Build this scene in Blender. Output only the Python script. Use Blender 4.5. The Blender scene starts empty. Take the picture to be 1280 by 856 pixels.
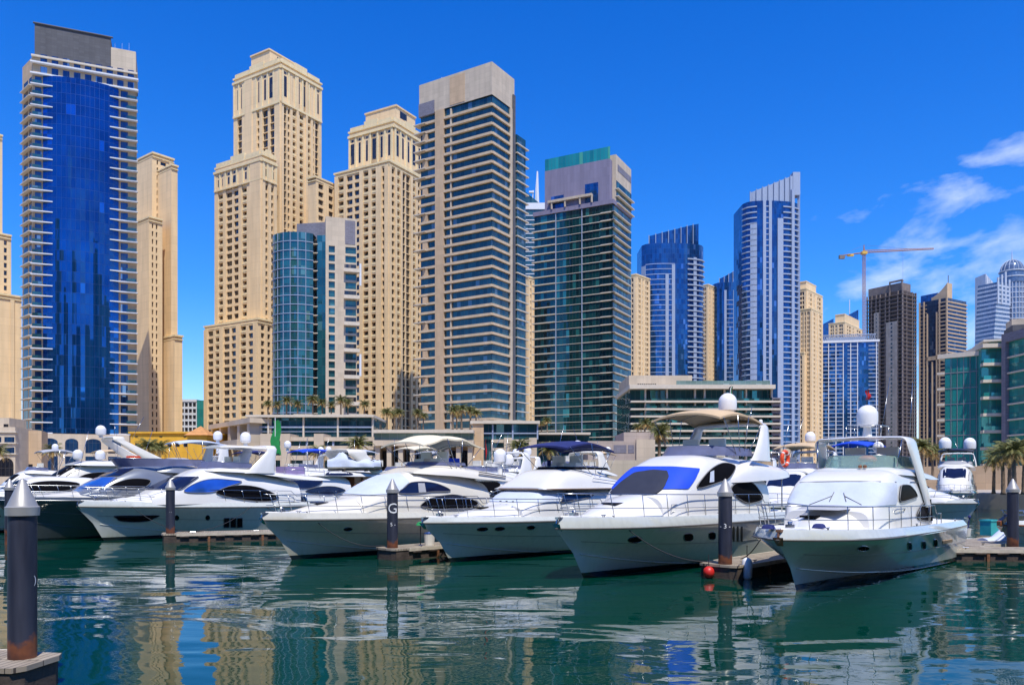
import bpy, bmesh, math, random
import numpy as np
from mathutils import Vector, Matrix
from mathutils.bvhtree import BVHTree
SC = bpy.context.scene
COL = SC.collection
R = math.radians
H = 4.2                     # eye height above the water, metres
GZ = 2.2                    # quay level
# ------------------------------------------------------------------ camera
cam_d = bpy.data.cameras.new('camera')
cam = bpy.data.objects.new('camera', cam_d); COL.objects.link(cam)
cam.location = (0, 0, H); cam.rotation_euler = (R(90), 0, 0)
cam_d.sensor_width = 36.0; cam_d.lens = 28.125
cam_d.shift_y = 170/1280
cam_d.clip_end = 20000; cam_d.clip_start = 0.1
SC.camera = cam
# ------------------------------------------------------------------ exposure, sun, sky
SC.view_settings.view_transform = 'Standard'; SC.view_settings.look = 'None'
SC.view_settings.exposure = 0.28; SC.view_settings.gamma = 1.0
SC.view_settings.use_curve_mapping = False
SUN_AZ, SUN_EL = R(163), R(62)       # azimuth clockwise from +Y
sun_dir = Vector((math.sin(SUN_AZ)*math.cos(SUN_EL), math.cos(SUN_AZ)*math.cos(SUN_EL), math.sin(SUN_EL)))
sd = bpy.data.lights.new('sun', 'SUN'); sd.energy = 4.4; sd.angle = R(0.5); sd.color = (1.0, 0.94, 0.82)
so = bpy.data.objects.new('sun', sd); COL.objects.link(so)
so.rotation_euler = (-sun_dir).to_track_quat('-Z', 'Y').to_euler()
so.location = (0, 0, 400)
W = bpy.data.worlds.new('World'); SC.world = W; W.use_nodes = True
def world_sky():
    nt = W.node_tree; N = nt.nodes; L = nt.links
    for n in list(N): N.remove(n)
    out = N.new('ShaderNodeOutputWorld'); bg = N.new('ShaderNodeBackground')
    sky = N.new('ShaderNodeTexSky'); sky.sky_type = 'NISHITA'; sky.sun_disc = False
    sky.sun_elevation = SUN_EL; sky.sun_rotation = SUN_AZ
    sky.air_density = 1.0; sky.dust_density = 0.3; sky.ozone_density = 3.0
    hs = N.new('ShaderNodeHueSaturation'); hs.inputs['Saturation'].default_value = 1.32
    tint = N.new('ShaderNodeMix'); tint.data_type = 'RGBA'; tint.blend_type = 'MULTIPLY'; tint.inputs[0].default_value = 1.0
    tg = N.new('ShaderNodeTexCoord'); ts = N.new('ShaderNodeSeparateXYZ'); L.new(tg.outputs['Generated'], ts.inputs[0])
    tr = N.new('ShaderNodeValToRGB'); L.new(ts.outputs[2], tr.inputs[0]); te = tr.color_ramp.elements     # clear blue aloft, milky low down
    te[0].position = 0.0; te[0].color = (0.80, 0.80, 0.93, 1); te[1].position = .52; te[1].color = (0.06, 0.53, 1.0, 1)
    e3 = tr.color_ramp.elements.new(.22); e3.color = (0.27, 0.60, 0.97, 1)
    L.new(tr.outputs[0], tint.inputs[7])
    gain = N.new('ShaderNodeMix'); gain.data_type = 'RGBA'; gain.blend_type = 'MULTIPLY'; gain.inputs[0].default_value = 1; gain.inputs[7].default_value = (1.62, 1.62, 1.62, 1); L.new(tint.outputs[2], gain.inputs[6])
    L.new(sky.outputs[0], hs.inputs['Color']); L.new(hs.outputs[0], tint.inputs[6])
    # thin broken clouds low in the sky
    tc = N.new('ShaderNodeTexCoord'); sep = N.new('ShaderNodeSeparateXYZ'); L.new(tc.outputs['Generated'], sep.inputs[0])
    def M(op, a, b=None, c=None, clamp=False):
        m = N.new('ShaderNodeMath'); m.operation = op; m.use_clamp = clamp
        for i, v in enumerate((a, b, c)):
            if v is None: continue
            if isinstance(v, (int, float)): m.inputs[i].default_value = v
            else: L.new(v, m.inputs[i])
        return m.outputs[0]
    az = M('ARCTAN2', sep.outputs[0], sep.outputs[1])
    el = M('ARCSINE', sep.outputs[2])
    cx = N.new('ShaderNodeCombineXYZ'); L.new(az, cx.inputs[0]); L.new(M('MULTIPLY', el, 1.9), cx.inputs[1])
    # the cloud streets climb gently to the right
    mp = N.new('ShaderNodeMapping'); mp.inputs['Rotation'].default_value = (0, 0, R(-14)); L.new(cx.outputs[0], mp.inputs[0])
    n1 = N.new('ShaderNodeTexNoise'); n1.inputs['Scale'].default_value = 8.5; n1.inputs['Detail'].default_value = 7; n1.inputs['Roughness'].default_value = 0.56
    n1.inputs['Distortion'].default_value = 0.25
    mp2 = N.new('ShaderNodeMapping'); mp2.inputs['Scale'].default_value = (1.0, 1.25, 1); mp2.inputs['Location'].default_value = (0.35, 0.75, 0)
    L.new(mp.outputs[0], mp2.inputs[0]); L.new(mp2.outputs[0], n1.inputs[0])
    def smooth(v, a, b):
        mr = N.new('ShaderNodeMapRange'); mr.interpolation_type = 'SMOOTHSTEP'; L.new(v, mr.inputs[0])
        mr.inputs[1].default_value = a; mr.inputs[2].default_value = b; return mr.outputs[0]
    # coverage: grows towards the east (right), fades with height
    cov = M('MULTIPLY', smooth(az, 0.18, 0.55), M('SUBTRACT', 1.0, smooth(el, 0.31, 0.40)))
    thr = M('SUBTRACT', 0.74, M('MULTIPLY', cov, 0.29))
    d = M('SUBTRACT', n1.outputs[0], thr)
    cm = M('MULTIPLY', M('MULTIPLY', d, 3.6, clamp=True), 0.72)
    mix = N.new('ShaderNodeMix'); mix.data_type = 'RGBA'
    L.new(cm, mix.inputs[0]); L.new(gain.outputs[2], mix.inputs[6]); mix.inputs[7].default_value = (7.2, 7.9, 8.9, 1)
    L.new(mix.outputs[2], bg.inputs[0]); bg.inputs[1].default_value = 0.115
    L.new(bg.outputs[0], out.inputs[0])
world_sky()

# ------------------------------------------------------------------ helpers
def P(px, py, D): return Vector(((px-640)/1000*D, D, H+(598-py)/1000*D))
def G(px, py, z=0.0):
    D = (H-z)*1000/(py-598); return Vector(((px-640)/1000*D, D, z))
def tag(o, label=None, cat=None, group=None, kind=None):
    if label: o['label'] = label
    if cat: o['category'] = cat
    if group: o['group'] = group
    if kind: o['kind'] = kind
    return o
def empty(name, loc, label, cat, group=None, rz=0.0):
    o = bpy.data.objects.new(name, None); COL.objects.link(o); o.location = loc; o.rotation_euler = (0, 0, rz)
    o.empty_display_size = 0.5
    return tag(o, label, cat, group)
class MB:
    """collects faces and links them as ONE mesh object"""
    def __init__(s): s.v = []; s.f = []; s.uv = []; s.m = []
    def face(s, pts, uv=None, m=0):
        i = len(s.v); s.v.extend([tuple(p) for p in pts]); s.f.append(tuple(range(i, i+len(pts))))
        s.uv.extend(uv if uv else [(p[0]+p[1], p[2]) for p in pts]); s.m.append(m)
    def mesh(s, verts, faces, m=0):
        i = len(s.v); s.v.extend([tuple(p) for p in verts])
        for f in faces:
            s.f.append(tuple(i+k for k in f)); s.m.append(m)
            s.uv.extend([(verts[k][0]+verts[k][1], verts[k][2]) for k in f])
    def box(s, o, a, b, c, m=0):
        """corner o and three edge vectors (a x b points along c for outward faces)"""
        o, a, b, c = Vector(o), Vector(a), Vector(b), Vector(c)
        la, lb, lc = a.length, b.length, c.length
        q = [o, o+a, o+a+b, o+b, o+c, o+a+c, o+a+b+c, o+b+c]
        F = [((0,3,2,1),(lb,la)),((4,5,6,7),(la,lb)),((0,1,5,4),(la,lc)),((1,2,6,5),(lb,lc)),((2,3,7,6),(la,lc)),((3,0,4,7),(lb,lc))]
        u0 = o.x+o.y; v0 = o.z
        for f, (p, r) in F:
            s.face([q[k] for k in f], [(u0, v0), (u0+p, v0), (u0+p, v0+r), (u0, v0+r)], m)
    def cbox(s, c, size, rz=0.0, m=0):
        x, y, z = size; cs, sn = math.cos(rz), math.sin(rz)
        a = Vector((cs*x, sn*x, 0)); b = Vector((-sn*y, cs*y, 0)); cc = Vector((0, 0, z))
        s.box(Vector(c)-a/2-b/2-cc/2, a, b, cc, m)
    def tube(s, pts, r, n=6, m=0, cap=True, closed=False):
        pts = [Vector(p) for p in pts]; N = len(pts)
        rs = r if isinstance(r, (list, tuple)) else [r]*N
        V = []; up = Vector((0, 0, 1)); prev = None
        for i, p in enumerate(pts):
            if closed: d = pts[(i+1) % N]-pts[i-1]
            else: d = pts[min(i+1, N-1)]-pts[max(i-1, 0)]
            d.normalize()
            if prev is None:
                ref = up if abs(d.z) < .9 else Vector((1, 0, 0)); a = d.cross(ref).normalized()
            else:
                a = (prev-d*prev.dot(d));
                a = a.normalized() if a.length > 1e-6 else d.orthogonal().normalized()
            prev = a; b = d.cross(a)
            for k in range(n):
                t = 2*math.pi*k/n; V.append(p+(a*math.cos(t)+b*math.sin(t))*rs[i])
        Fc = []
        for i in range(N if closed else N-1):
            j = (i+1) % N
            for k in range(n): Fc.append((i*n+k, i*n+(k+1) % n, j*n+(k+1) % n, j*n+k))
        if cap and not closed: Fc.append(tuple(range(n-1, -1, -1))); Fc.append(tuple((N-1)*n+k for k in range(n)))
        s.mesh(V, Fc, m)
    def lathe(s, c, prof, n=16, m=0, cap=True):
        c = Vector(c); V = []; Fc = []
        for r, z in prof:
            for k in range(n):
                t = 2*math.pi*k/n; V.append(c+Vector((r*math.cos(t), r*math.sin(t), z)))
        for i in range(len(prof)-1):
            for k in range(n): Fc.append((i*n+k, i*n+(k+1) % n, (i+1)*n+(k+1) % n, (i+1)*n+k))
        if cap:
            if prof[0][0] > 1e-4: Fc.append(tuple(range(n-1, -1, -1)))
            if prof[-1][0] > 1e-4: Fc.append(tuple((len(prof)-1)*n+k for k in range(n)))
        s.mesh(V, Fc, m)
    def grid(s, rows, m=0, closed=False, uvs=None):
        """rows: list of equally long point lists"""
        nr, nc = len(rows), len(rows[0]); V = [p for r in rows for p in r]; Fc = []
        for i in range(nr-1):
            for k in range(nc if closed else nc-1):
                k2 = (k+1) % nc; Fc.append((i*nc+k, i*nc+k2, (i+1)*nc+k2, (i+1)*nc+k))
        s.mesh(V, Fc, m)
    def build(s, name, mats, parent=None, origin=None, smooth=False, merge=False, angle=None):
        me = bpy.data.meshes.new(name); me.from_pydata(s.v, [], s.f)
        if origin is not None:
            me.transform(Matrix.Translation(-Vector(origin)))
        if not isinstance(mats, (list, tuple)): mats = [mats]
        for x in mats: me.materials.append(x)
        if s.f:
            me.polygons.foreach_set('material_index', s.m)
            uvl = me.uv_layers.new(name='UVMap'); uvl.data.foreach_set('uv', [c for u in s.uv for c in u])
        if merge:
            bm = bmesh.new(); bm.from_mesh(me); bmesh.ops.remove_doubles(bm, verts=bm.verts, dist=0.0008)
            bmesh.ops.recalc_face_normals(bm, faces=bm.faces); bm.to_mesh(me); bm.free()
        if smooth:
            me.polygons.foreach_set('use_smooth', [True]*len(me.polygons))
            if angle:
                bm = bmesh.new(); bm.from_mesh(me)
                for e in bm.edges:
                    if len(e.link_faces) == 2 and e.calc_face_angle(0) > R(angle): e.smooth = False
                bm.to_mesh(me); bm.free()
        me.update()
        o = bpy.data.objects.new(name, me); COL.objects.link(o)
        if parent is not None: o.parent = parent
        elif origin is not None: o.location = origin
        return o

# ------------------------------------------------------------------ materials
MATS = {}
def nmat(name):
    m = bpy.data.materials.new(name); m.use_nodes = True; MATS[name] = m
    nt = m.node_tree; b = nt.nodes['Principled BSDF']; return m, nt, nt.nodes, nt.links, b
def setp(b, **k):
    for n, v in k.items():
        b.inputs[n.replace('_', ' ')].default_value = v
def plain(name, col, rough=0.5, metal=0.0, var=0.12, scale=1.5, bump=0.0, bscale=20.0, coat=0.0, dirt=None, spec=0.5):
    """painted / rendered surface with soft mottling and roughness variation"""
    m, nt, N, L, b = nmat(name)
    tc = N.new('ShaderNodeTexCoord'); n1 = N.new('ShaderNodeTexNoise'); n1.inputs['Scale'].default_value = scale; n1.inputs['Detail'].default_value = 5
    L.new(tc.outputs['Object'], n1.inputs[0])
    cr = N.new('ShaderNodeValToRGB'); L.new(n1.outputs[0], cr.inputs[0])
    lo = tuple(c*(1-var) for c in col); hi = tuple(min(1, c*(1+var)) for c in col)
    if dirt: lo = tuple(a*.6+d*.4 for a, d in zip(lo, dirt))
    cr.color_ramp.elements[0].position = .32; cr.color_ramp.elements[1].position = .66
    cr.color_ramp.elements[0].color = (*lo, 1); cr.color_ramp.elements[1].color = (*hi, 1)
    L.new(cr.outputs[0], b.inputs['Base Color'])
    mr = N.new('ShaderNodeMapRange'); L.new(n1.outputs[0], mr.inputs[0]); mr.inputs[3].default_value = max(0.02, rough*.85); mr.inputs[4].default_value = min(1, rough*1.15)
    L.new(mr.outputs[0], b.inputs['Roughness'])
    setp(b, Metallic=metal, Coat_Weight=coat, Coat_Roughness=.05); b.inputs['Specular IOR Level'].default_value = spec
    if bump:
        n2 = N.new('ShaderNodeTexNoise'); n2.inputs['Scale'].default_value = bscale; n2.inputs['Detail'].default_value = 3
        L.new(tc.outputs['Object'], n2.inputs[0])
        bp = N.new('ShaderNodeBump'); bp.inputs['Strength'].default_value = bump; bp.inputs['Distance'].default_value = .05
        L.new(n2.outputs[0], bp.inputs['Height']); L.new(bp.outputs[0], b.inputs['Normal'])
    return m
def glass(name, c1, c2, pw=1.5, ph=3.4, rough=0.04, metal=0.6, tilt=0.025, line=0.05, linecol=(.05, .06, .07), odd=0.06, oddcol=(.3, .4, .5), spec=0.8, v0=0.0, rnd=.55):
    """curtain wall: panes on a pw x ph grid, each with its own tint and its own tiny tilt"""
    m, nt, N, L, b = nmat(name)
    uv = N.new('ShaderNodeUVMap'); uv.uv_map = 'UVMap'; sp = N.new('ShaderNodeSeparateXYZ'); L.new(uv.outputs[0], sp.inputs[0])
    def M(op, a, c=None):
        q = N.new('ShaderNodeMath'); q.operation = op
        for i, v in enumerate((a, c)):
            if v is None: continue
            if isinstance(v, (int, float)): q.inputs[i].default_value = v
            else: L.new(v, q.inputs[i])
        return q.outputs[0]
    u = M('DIVIDE', sp.outputs[0], pw); v = M('DIVIDE', M('SUBTRACT', sp.outputs[1], v0), ph)
    cb = N.new('ShaderNodeCombineXYZ'); L.new(M('FLOOR', u), cb.inputs[0]); L.new(M('FLOOR', v), cb.inputs[1])
    wn = N.new('ShaderNodeTexWhiteNoise'); wn.noise_dimensions = '2D'; L.new(cb.outputs[0], wn.inputs[0])
    big = N.new('ShaderNodeTexNoise'); big.inputs['Scale'].default_value = .07; big.inputs['Detail'].default_value = 3; L.new(uv.outputs[0], big.inputs[0])
    f = M('ADD', M('MULTIPLY', wn.outputs[0], rnd), M('MULTIPLY', M('SUBTRACT', big.outputs[0], .28), .9+.55-rnd))
    cr = N.new('ShaderNodeValToRGB'); L.new(f, cr.inputs[0]); e = cr.color_ramp.elements
    e[0].position = .1; e[0].color = (*c1, 1); e[1].position = .85; e[1].color = (*c2, 1)
    od = N.new('ShaderNodeMix'); od.data_type = 'RGBA'; sp2 = N.new('ShaderNodeSeparateXYZ'); L.new(wn.outputs[1], sp2.inputs[0])
    L.new(M('GREATER_THAN', sp2.outputs[1], 1-odd), od.inputs[0]); L.new(cr.outputs[0], od.inputs[6]); od.inputs[7].default_value = (*oddcol, 1)
    ln = M('MAXIMUM', M('LESS_THAN', M('FRACT', u), line/pw), M('LESS_THAN', M('FRACT', v), line*1.3/ph))
    mx = N.new('ShaderNodeMix'); mx.data_type = 'RGBA'; L.new(ln, mx.inputs[0]); L.new(od.outputs[2], mx.inputs[6]); mx.inputs[7].default_value = (*linecol, 1)
    L.new(mx.outputs[2], b.inputs['Base Color'])
    L.new(M('ADD', M('MULTIPLY', ln, .4), rough), b.inputs['Roughness'])
    L.new(M('MULTIPLY', M('SUBTRACT', 1.0, ln), metal), b.inputs['Metallic']); b.inputs['Specular IOR Level'].default_value = spec
    g = N.new('ShaderNodeNewGeometry'); vs = N.new('ShaderNodeVectorMath'); vs.operation = 'SUBTRACT'; L.new(wn.outputs[1], vs.inputs[0]); vs.inputs[1].default_value = (.5, .5, .5)
    sc = N.new('ShaderNodeVectorMath'); sc.operation = 'SCALE'; L.new(vs.outputs[0], sc.inputs[0]); sc.inputs['Scale'].default_value = tilt
    ad = N.new('ShaderNodeVectorMath'); ad.operation = 'ADD'; L.new(g.outputs['Normal'], ad.inputs[0]); L.new(sc.outputs[0], ad.inputs[1])
    nm = N.new('ShaderNodeVectorMath'); nm.operation = 'NORMALIZE'; L.new(ad.outputs[0], nm.inputs[0]); L.new(nm.outputs[0], b.inputs['Normal'])
    return m
def stone(name, col, pw=1.6, ph=1.7, var=.06, joint=.03, rough=.75, vary2=.08):
    """rendered or clad wall: panel joints and weather streaks"""
    m, nt, N, L, b = nmat(name)
    uv = N.new('ShaderNodeUVMap'); uv.uv_map = 'UVMap'
    br = N.new('ShaderNodeTexBrick'); L.new(uv.outputs[0], br.inputs[0]); br.offset = 0; br.inputs['Scale'].default_value = 1
    br.inputs['Brick Width'].default_value = pw; br.inputs['Row Height'].default_value = ph; br.inputs['Mortar Size'].default_value = joint
    br.inputs['Color1'].default_value = (*[c*(1-var) for c in col], 1); br.inputs['Color2'].default_value = (*[min(1, c*(1+var)) for c in col], 1)
    br.inputs['Mortar'].default_value = (*[c*.82 for c in col], 1)
    mp = N.new('ShaderNodeMapping'); mp.inputs['Scale'].default_value = (.5, .05, 1); L.new(uv.outputs[0], mp.inputs[0])
    n1 = N.new('ShaderNodeTexNoise'); n1.inputs['Scale'].default_value = 1.0; n1.inputs['Detail'].default_value = 5; L.new(mp.outputs[0], n1.inputs[0])
    mr = N.new('ShaderNodeMapRange'); L.new(n1.outputs[0], mr.inputs[0]); mr.inputs[1].default_value = .3; mr.inputs[2].default_value = .7
    mr.inputs[3].default_value = 1-vary2*1.6; mr.inputs[4].default_value = 1+vary2*.6
    mx = N.new('ShaderNodeMix'); mx.data_type = 'RGBA'; mx.blend_type = 'MULTIPLY'; mx.inputs[0].default_value = 1
    L.new(br.outputs[0], mx.inputs[6]); L.new(mr.outputs[0], mx.inputs[7]); L.new(mx.outputs[2], b.inputs['Base Color'])
    setp(b, Roughness=rough); b.inputs['Specular IOR Level'].default_value = .3
    return m
M_ = dict(
    beige=stone('beige_render', (.81, .60, .35), 6, 3.3, .03, .05),
    beige2=stone('pale_beige_render', (.81, .65, .38), 6, 3.3, .03, .05),
    band=stone('warm_band_render', (.60, .46, .31), 2.2, 1.7, .06),
    tan=stone('tan_cladding', (.56, .40, .25), 1.6, 1.7, .06),
    cream=stone('cream_cladding', (.56, .465, .35), 2.2, 1.7, .06),
    greyp=stone('grey_louvre_panel', (.21, .20, .24), .8, .4, .12),
    purple=stone('mauve_grey_cladding', (.235, .215, .30), 1.5, 3.6, .05),
    dgrey=stone('dark_grey_cladding', (.10, .10, .11), 1.6, .9, .1),
    lslab=plain('pale_slab_paint', (.58, .51, .41), .6, var=.06),
    wslab=plain('white_slab_paint', (.62, .64, .68), .55, var=.05),
    bslab=plain('blue_white_slab_paint', (.33, .385, .49), .5, var=.05),
    bluegrey=plain('blue_grey_panel', (.29, .35, .47), .5, var=.08),
    yellow=stone('ochre_render', (.72, .40, .04), 5, 5, .03, .02),
    orange=plain('terracotta_roof', (.52, .24, .08), .8, var=.15),
    pane=glass('dark_window_glass', (.007, .008, .014), (.026, .025, .030), .9, 3.35, .06, .0, .03, .05, (.05, .04, .03), .12, (.14, .11, .08)),
    paneblue=glass('blue_window_glass', (.01, .04, .12), (.02, .09, .22), 1.1, 4, .04, .5, .03, .05),
    blueglass=glass('cobalt_curtain_glass', (.002, .052, .18), (.005, .125, .38), 1.4, 3.45, .03, .75, .014, .06, (.002, .02, .10), .012, (.01, .14, .45), rnd=.22),
    tealglass=glass('teal_band_glass', (.010, .048, .062), (.03, .12, .145), 1.6, 3.3, .04, .30, .03, .07, (.03, .035, .04), .05, (.10, .20, .26)),
    teal3=glass('sea_teal_glass', (.010, .065, .085), (.03, .19, .20), 1.6, 3.2, .04, .45, .03, .07, (.03, .05, .055), .05, (.10, .26, .26), rnd=.4),
    teal2=glass('deep_teal_glass', (.004, .030, .036), (.012, .10, .105), 1.5, 3.36, .04, .45, .03, .07, (.05, .05, .055), .10, (.03, .20, .19)),
    tealbright=glass('bright_teal_glass', (.012, .19, .18), (.04, .37, .33), 1.8, 4.15, .05, .3, .03, .08, (.02, .06, .06), .06, (.05, .36, .34), rnd=.35),
    bglass2=glass('royal_blue_glass', (.004, .042, .145), (.012, .115, .31), 1.5, 3.4, .04, .6, .025, .05, (.01, .04, .14), .04, (.08, .20, .45)),
    bglass3=glass('slate_blue_glass', (.012, .032, .085), (.03, .08, .17), 1.5, 3.4, .05, .5, .03, .06, (.08, .09, .12), .06, (.14, .19, .28)),
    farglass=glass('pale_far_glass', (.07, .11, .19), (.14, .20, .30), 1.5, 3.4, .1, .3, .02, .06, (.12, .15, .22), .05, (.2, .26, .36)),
    greenroof=glass('green_screen_glass', (.01, .18, .19), (.03, .36, .32), 1.6, 8, .08, .2, .02, .12, (.01, .10, .12), .2, (.10, .42, .25)),
    conc=plain('raw_concrete', (.175, .14, .125), .85, var=.2, scale=.3),
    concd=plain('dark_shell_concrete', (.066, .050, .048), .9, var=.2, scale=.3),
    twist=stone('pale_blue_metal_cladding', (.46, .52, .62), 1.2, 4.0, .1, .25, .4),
    crane=plain('crane_paint', (.34, .165, .09), .6, var=.1),
    craney=plain('crane_counter_paint', (.62, .38, .06), .6, var=.1),
)
# ------------------------------------------------------------------ setting: water, quay
def water_mat():
    m, nt, N, L, b = nmat('harbour_water')
    setp(b, Base_Color=(.0005, .036, .024, 1), Roughness=.02, IOR=1.333)
    b.inputs['Specular IOR Level'].default_value = .5
    tc = N.new('ShaderNodeTexCoord')
    def noise(sx, sy, sc, det, rot=0.0, dist=0.0):
        mp = N.new('ShaderNodeMapping'); mp.inputs['Scale'].default_value = (sx, sy, 1); mp.inputs['Rotation'].default_value = (0, 0, R(rot)); L.new(tc.outputs['Object'], mp.inputs[0])
        n = N.new('ShaderNodeTexNoise'); n.inputs['Scale'].default_value = sc; n.inputs['Detail'].default_value = det; n.inputs['Distortion'].default_value = dist
        L.new(mp.outputs[0], n.inputs[0]); return n.outputs[0]
    def M(op, a, c):
        q = N.new('ShaderNodeMath'); q.operation = op
        for i, v in enumerate((a, c)):
            if isinstance(v, (int, float)): q.inputs[i].default_value = v
            else: L.new(v, q.inputs[i])
        return q.outputs[0]
    a = noise(.13, .30, 1.0, 2, 6, .5)       # lazy swell
    c = noise(.7, 1.25, 1.0, 3, -8, .5)      # wavelets
    d = noise(2.6, 4.2, 1.0, 2, 12)          # small ripples
    patch = noise(.05, .11, 1.0, 2, 20)      # breeze patches
    h = M('ADD', M('MULTIPLY', a, .60), M('ADD', M('MULTIPLY', c, .036), M('MULTIPLY', M('MULTIPLY', d, patch), .010)))
    bp = N.new('ShaderNodeBump'); bp.inputs['Strength'].default_value = 1.0; bp.inputs['Distance'].default_value = .18
    L.new(h, bp.inputs['Height']); L.new(bp.outputs[0], b.inputs['Normal'])
    return m
mb = MB(); mb.face([(-900, -158, 0), (900, -158, 0), (900, 160, 0), (-900, 160, 0)])
tag(mb.build('water', water_mat()), kind='structure')
QUAY = [(-900, 108), (-70, 108), (-8, 124), (18, 150), (48, 150), (70, 104), (900, 104)]
mb = MB(); far = [(9000, 9000), (-9000, 9000)]
mb.face([(x, y, GZ) for x, y in [(-9000, 108)]+QUAY+[(9000, 104)]+far])
for (x0, y0), (x1, y1) in zip(QUAY[:-1], QUAY[1:]):
    mb.face([(x0, y0, -2), (x1, y1, -2), (x1, y1, GZ), (x0, y0, GZ)])
M_['paving'] = plain('promenade_paving', (.40, .34, .27), .8, var=.12, scale=.4)
tag(mb.build('promenade', M_['paving']), kind='structure')

# the basin's opposite bank, behind the viewer: it shades the low sky and shows in the glass
mb = MB(); rb = random.Random(11); x = -620
while x < 640:
    w = rb.uniform(34, 60); d = rb.uniform(30, 44); h = rb.choice((70, 110, 150, 185, 210, 130)); y0 = -185-rb.uniform(0, 30)
    for (k, hh) in ((0, h), (4, h*rb.uniform(1.03, 1.12))):
        q = [(x+k, y0-d+k), (x+w-k, y0-d+k), (x+w-k, y0-k), (x+k, y0-k)]
        for i in range(4):
            a, b = q[i], q[(i+1) % 4]; l = math.hypot(b[0]-a[0], b[1]-a[1]); mb.face([(*a, 0), (*b, 0), (*b, hh), (*a, hh)], [(0, 0), (l, 0), (l, hh), (0, hh)], rb.randrange(4) if False else (int(x) % 4))
        mb.face([(*p, hh) for p in q])
    x += w+rb.uniform(6, 26)
mb.face([(-9000, -9000, GZ), (9000, -9000, GZ), (9000, -158, GZ), (-9000, -158, GZ)], None, 0); mb.face([(9000, -158, -2), (-9000, -158, -2), (-9000, -158, GZ), (9000, -158, GZ)], None, 0)
tag(mb.build('opposite_bank', [M_['tan'], M_['bglass3'], M_['tealglass'], M_['beige']]), kind='structure')

# ------------------------------------------------------------------ façade tools
class Face:
    """vertical rectangle from plan point a to plan point b, seen from outside with a on the left"""
    def __init__(s, a, b, z0, z1):
        s.a = Vector((a[0], a[1], 0)); s.b = Vector((b[0], b[1], 0)); s.z0, s.z1 = z0, z1
        d = s.b-s.a; s.w = d.length; s.d = d/s.w; s.n = Vector((s.d.y, -s.d.x, 0))
    def pt(s, t, z, o=0.0): p = s.a+s.d*t+s.n*o; return (p.x, p.y, z)
    def quad(s, mb, t0, t1, z0, z1, o=0.0, m=0):
        mb.face([s.pt(t0, z0, o), s.pt(t1, z0, o), s.pt(t1, z1, o), s.pt(t0, z1, o)], [(t0, z0), (t1, z0), (t1, z1), (t0, z1)], m)
    def box(s, mb, t0, t1, z0, z1, o0, o1, m=0):
        q = s.pt; A = [q(t0, z0, o1), q(t1, z0, o1), q(t1, z1, o1), q(t0, z1, o1)]; B = [q(t0, z0, o0), q(t1, z0, o0), q(t1, z1, o0), q(t0, z1, o0)]
        d = abs(o1-o0)
        mb.face(A, [(t0, z0), (t1, z0), (t1, z1), (t0, z1)], m)
        mb.face([B[1], B[0], B[3], B[2]], [(t1, z0), (t0, z0), (t0, z1), (t1, z1)], m)
        mb.face([B[0], A[0], A[3], B[3]], [(t0-d, z0), (t0, z0), (t0, z1), (t0-d, z1)], m)
        mb.face([A[1], B[1], B[2], A[2]], [(t1, z0), (t1+d, z0), (t1+d, z1), (t1, z1)], m)
        mb.face([A[3], A[2], B[2], B[3]], [(t0, z1), (t1, z1), (t1, z1+d), (t0, z1+d)], m)
        mb.face([B[0], B[1], A[1], A[0]], [(t0, z0-d), (t1, z0-d), (t1, z0), (t0, z0)], m)
def facade(mb, face, cols, floors, wins=None, depth=.55, off=0.0, bal=None):
    """cols: (width, kind, offset[, (sill, head)]): 's' solid, 'w' window, 'b' loggia, 't' tall glazing, punched into a wall.
    floors: list of (z, height). Wall goes to mb, panes are appended to wins as corner lists, parapets to bal."""
    tot = sum(c[0] for c in cols); k = face.w/tot; t = 0.0; z0, z1 = floors[0][0], floors[-1][0]+floors[-1][1]
    for c in cols:
        w = c[0]*k; kind = c[1]; o = off+(c[2] if len(c) > 2 else 0.0); sh = c[3] if len(c) > 3 else (.20, .84)
        t0, t1 = t, t+w; t = t1
        q = face.pt
        if o != 0:   # cheeks of a pilaster or recessed bay
            lo, hi = min(0, o), max(0, o)
            for tt in (t0, t1):
                mb.face([q(tt, z0, lo), q(tt, z0, hi), q(tt, z1, hi), q(tt, z1, lo)], [(0, z0), (1, z0), (1, z1), (0, z1)])
        if kind == 's': face.quad(mb, t0, t1, z0, z1, o); continue
        zprev = z0; dp = depth if kind != 'b' else 1.3
        for (fz, fh) in floors:
            a, b = fz+fh*sh[0], fz+fh*sh[1]
            if kind == 'b': a, b = fz+.12, fz+fh-.45
            if kind == 't': a, b = fz+.02, fz+fh-.3
            face.quad(mb, t0, t1, zprev, a, o)
            mb.face([q(t0, a, o), q(t1, a, o), q(t1, a, o-dp), q(t0, a, o-dp)])
            mb.face([q(t0, b, o-dp), q(t1, b, o-dp), q(t1, b, o), q(t0, b, o)])
            mb.face([q(t0, a, o), q(t0, a, o-dp), q(t0, b, o-dp), q(t0, b, o)])
            mb.face([q(t1, a, o-dp), q(t1, a, o), q(t1, b, o), q(t1, b, o-dp)])
            if wins is not None:
                wins.append(([q(t0, a, o-dp), q(t1, a, o-dp), q(t1, b, o-dp), q(t0, b, o-dp)], [(t0, a), (t1, a), (t1, b), (t0, b)]))
            if kind == 'b' and bal is not None: face.box(bal, t0, t1, a, a+.95, o-.05, o+.12)
            zprev = b
        face.quad(mb, t0, t1, zprev, z1, o)
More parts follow.
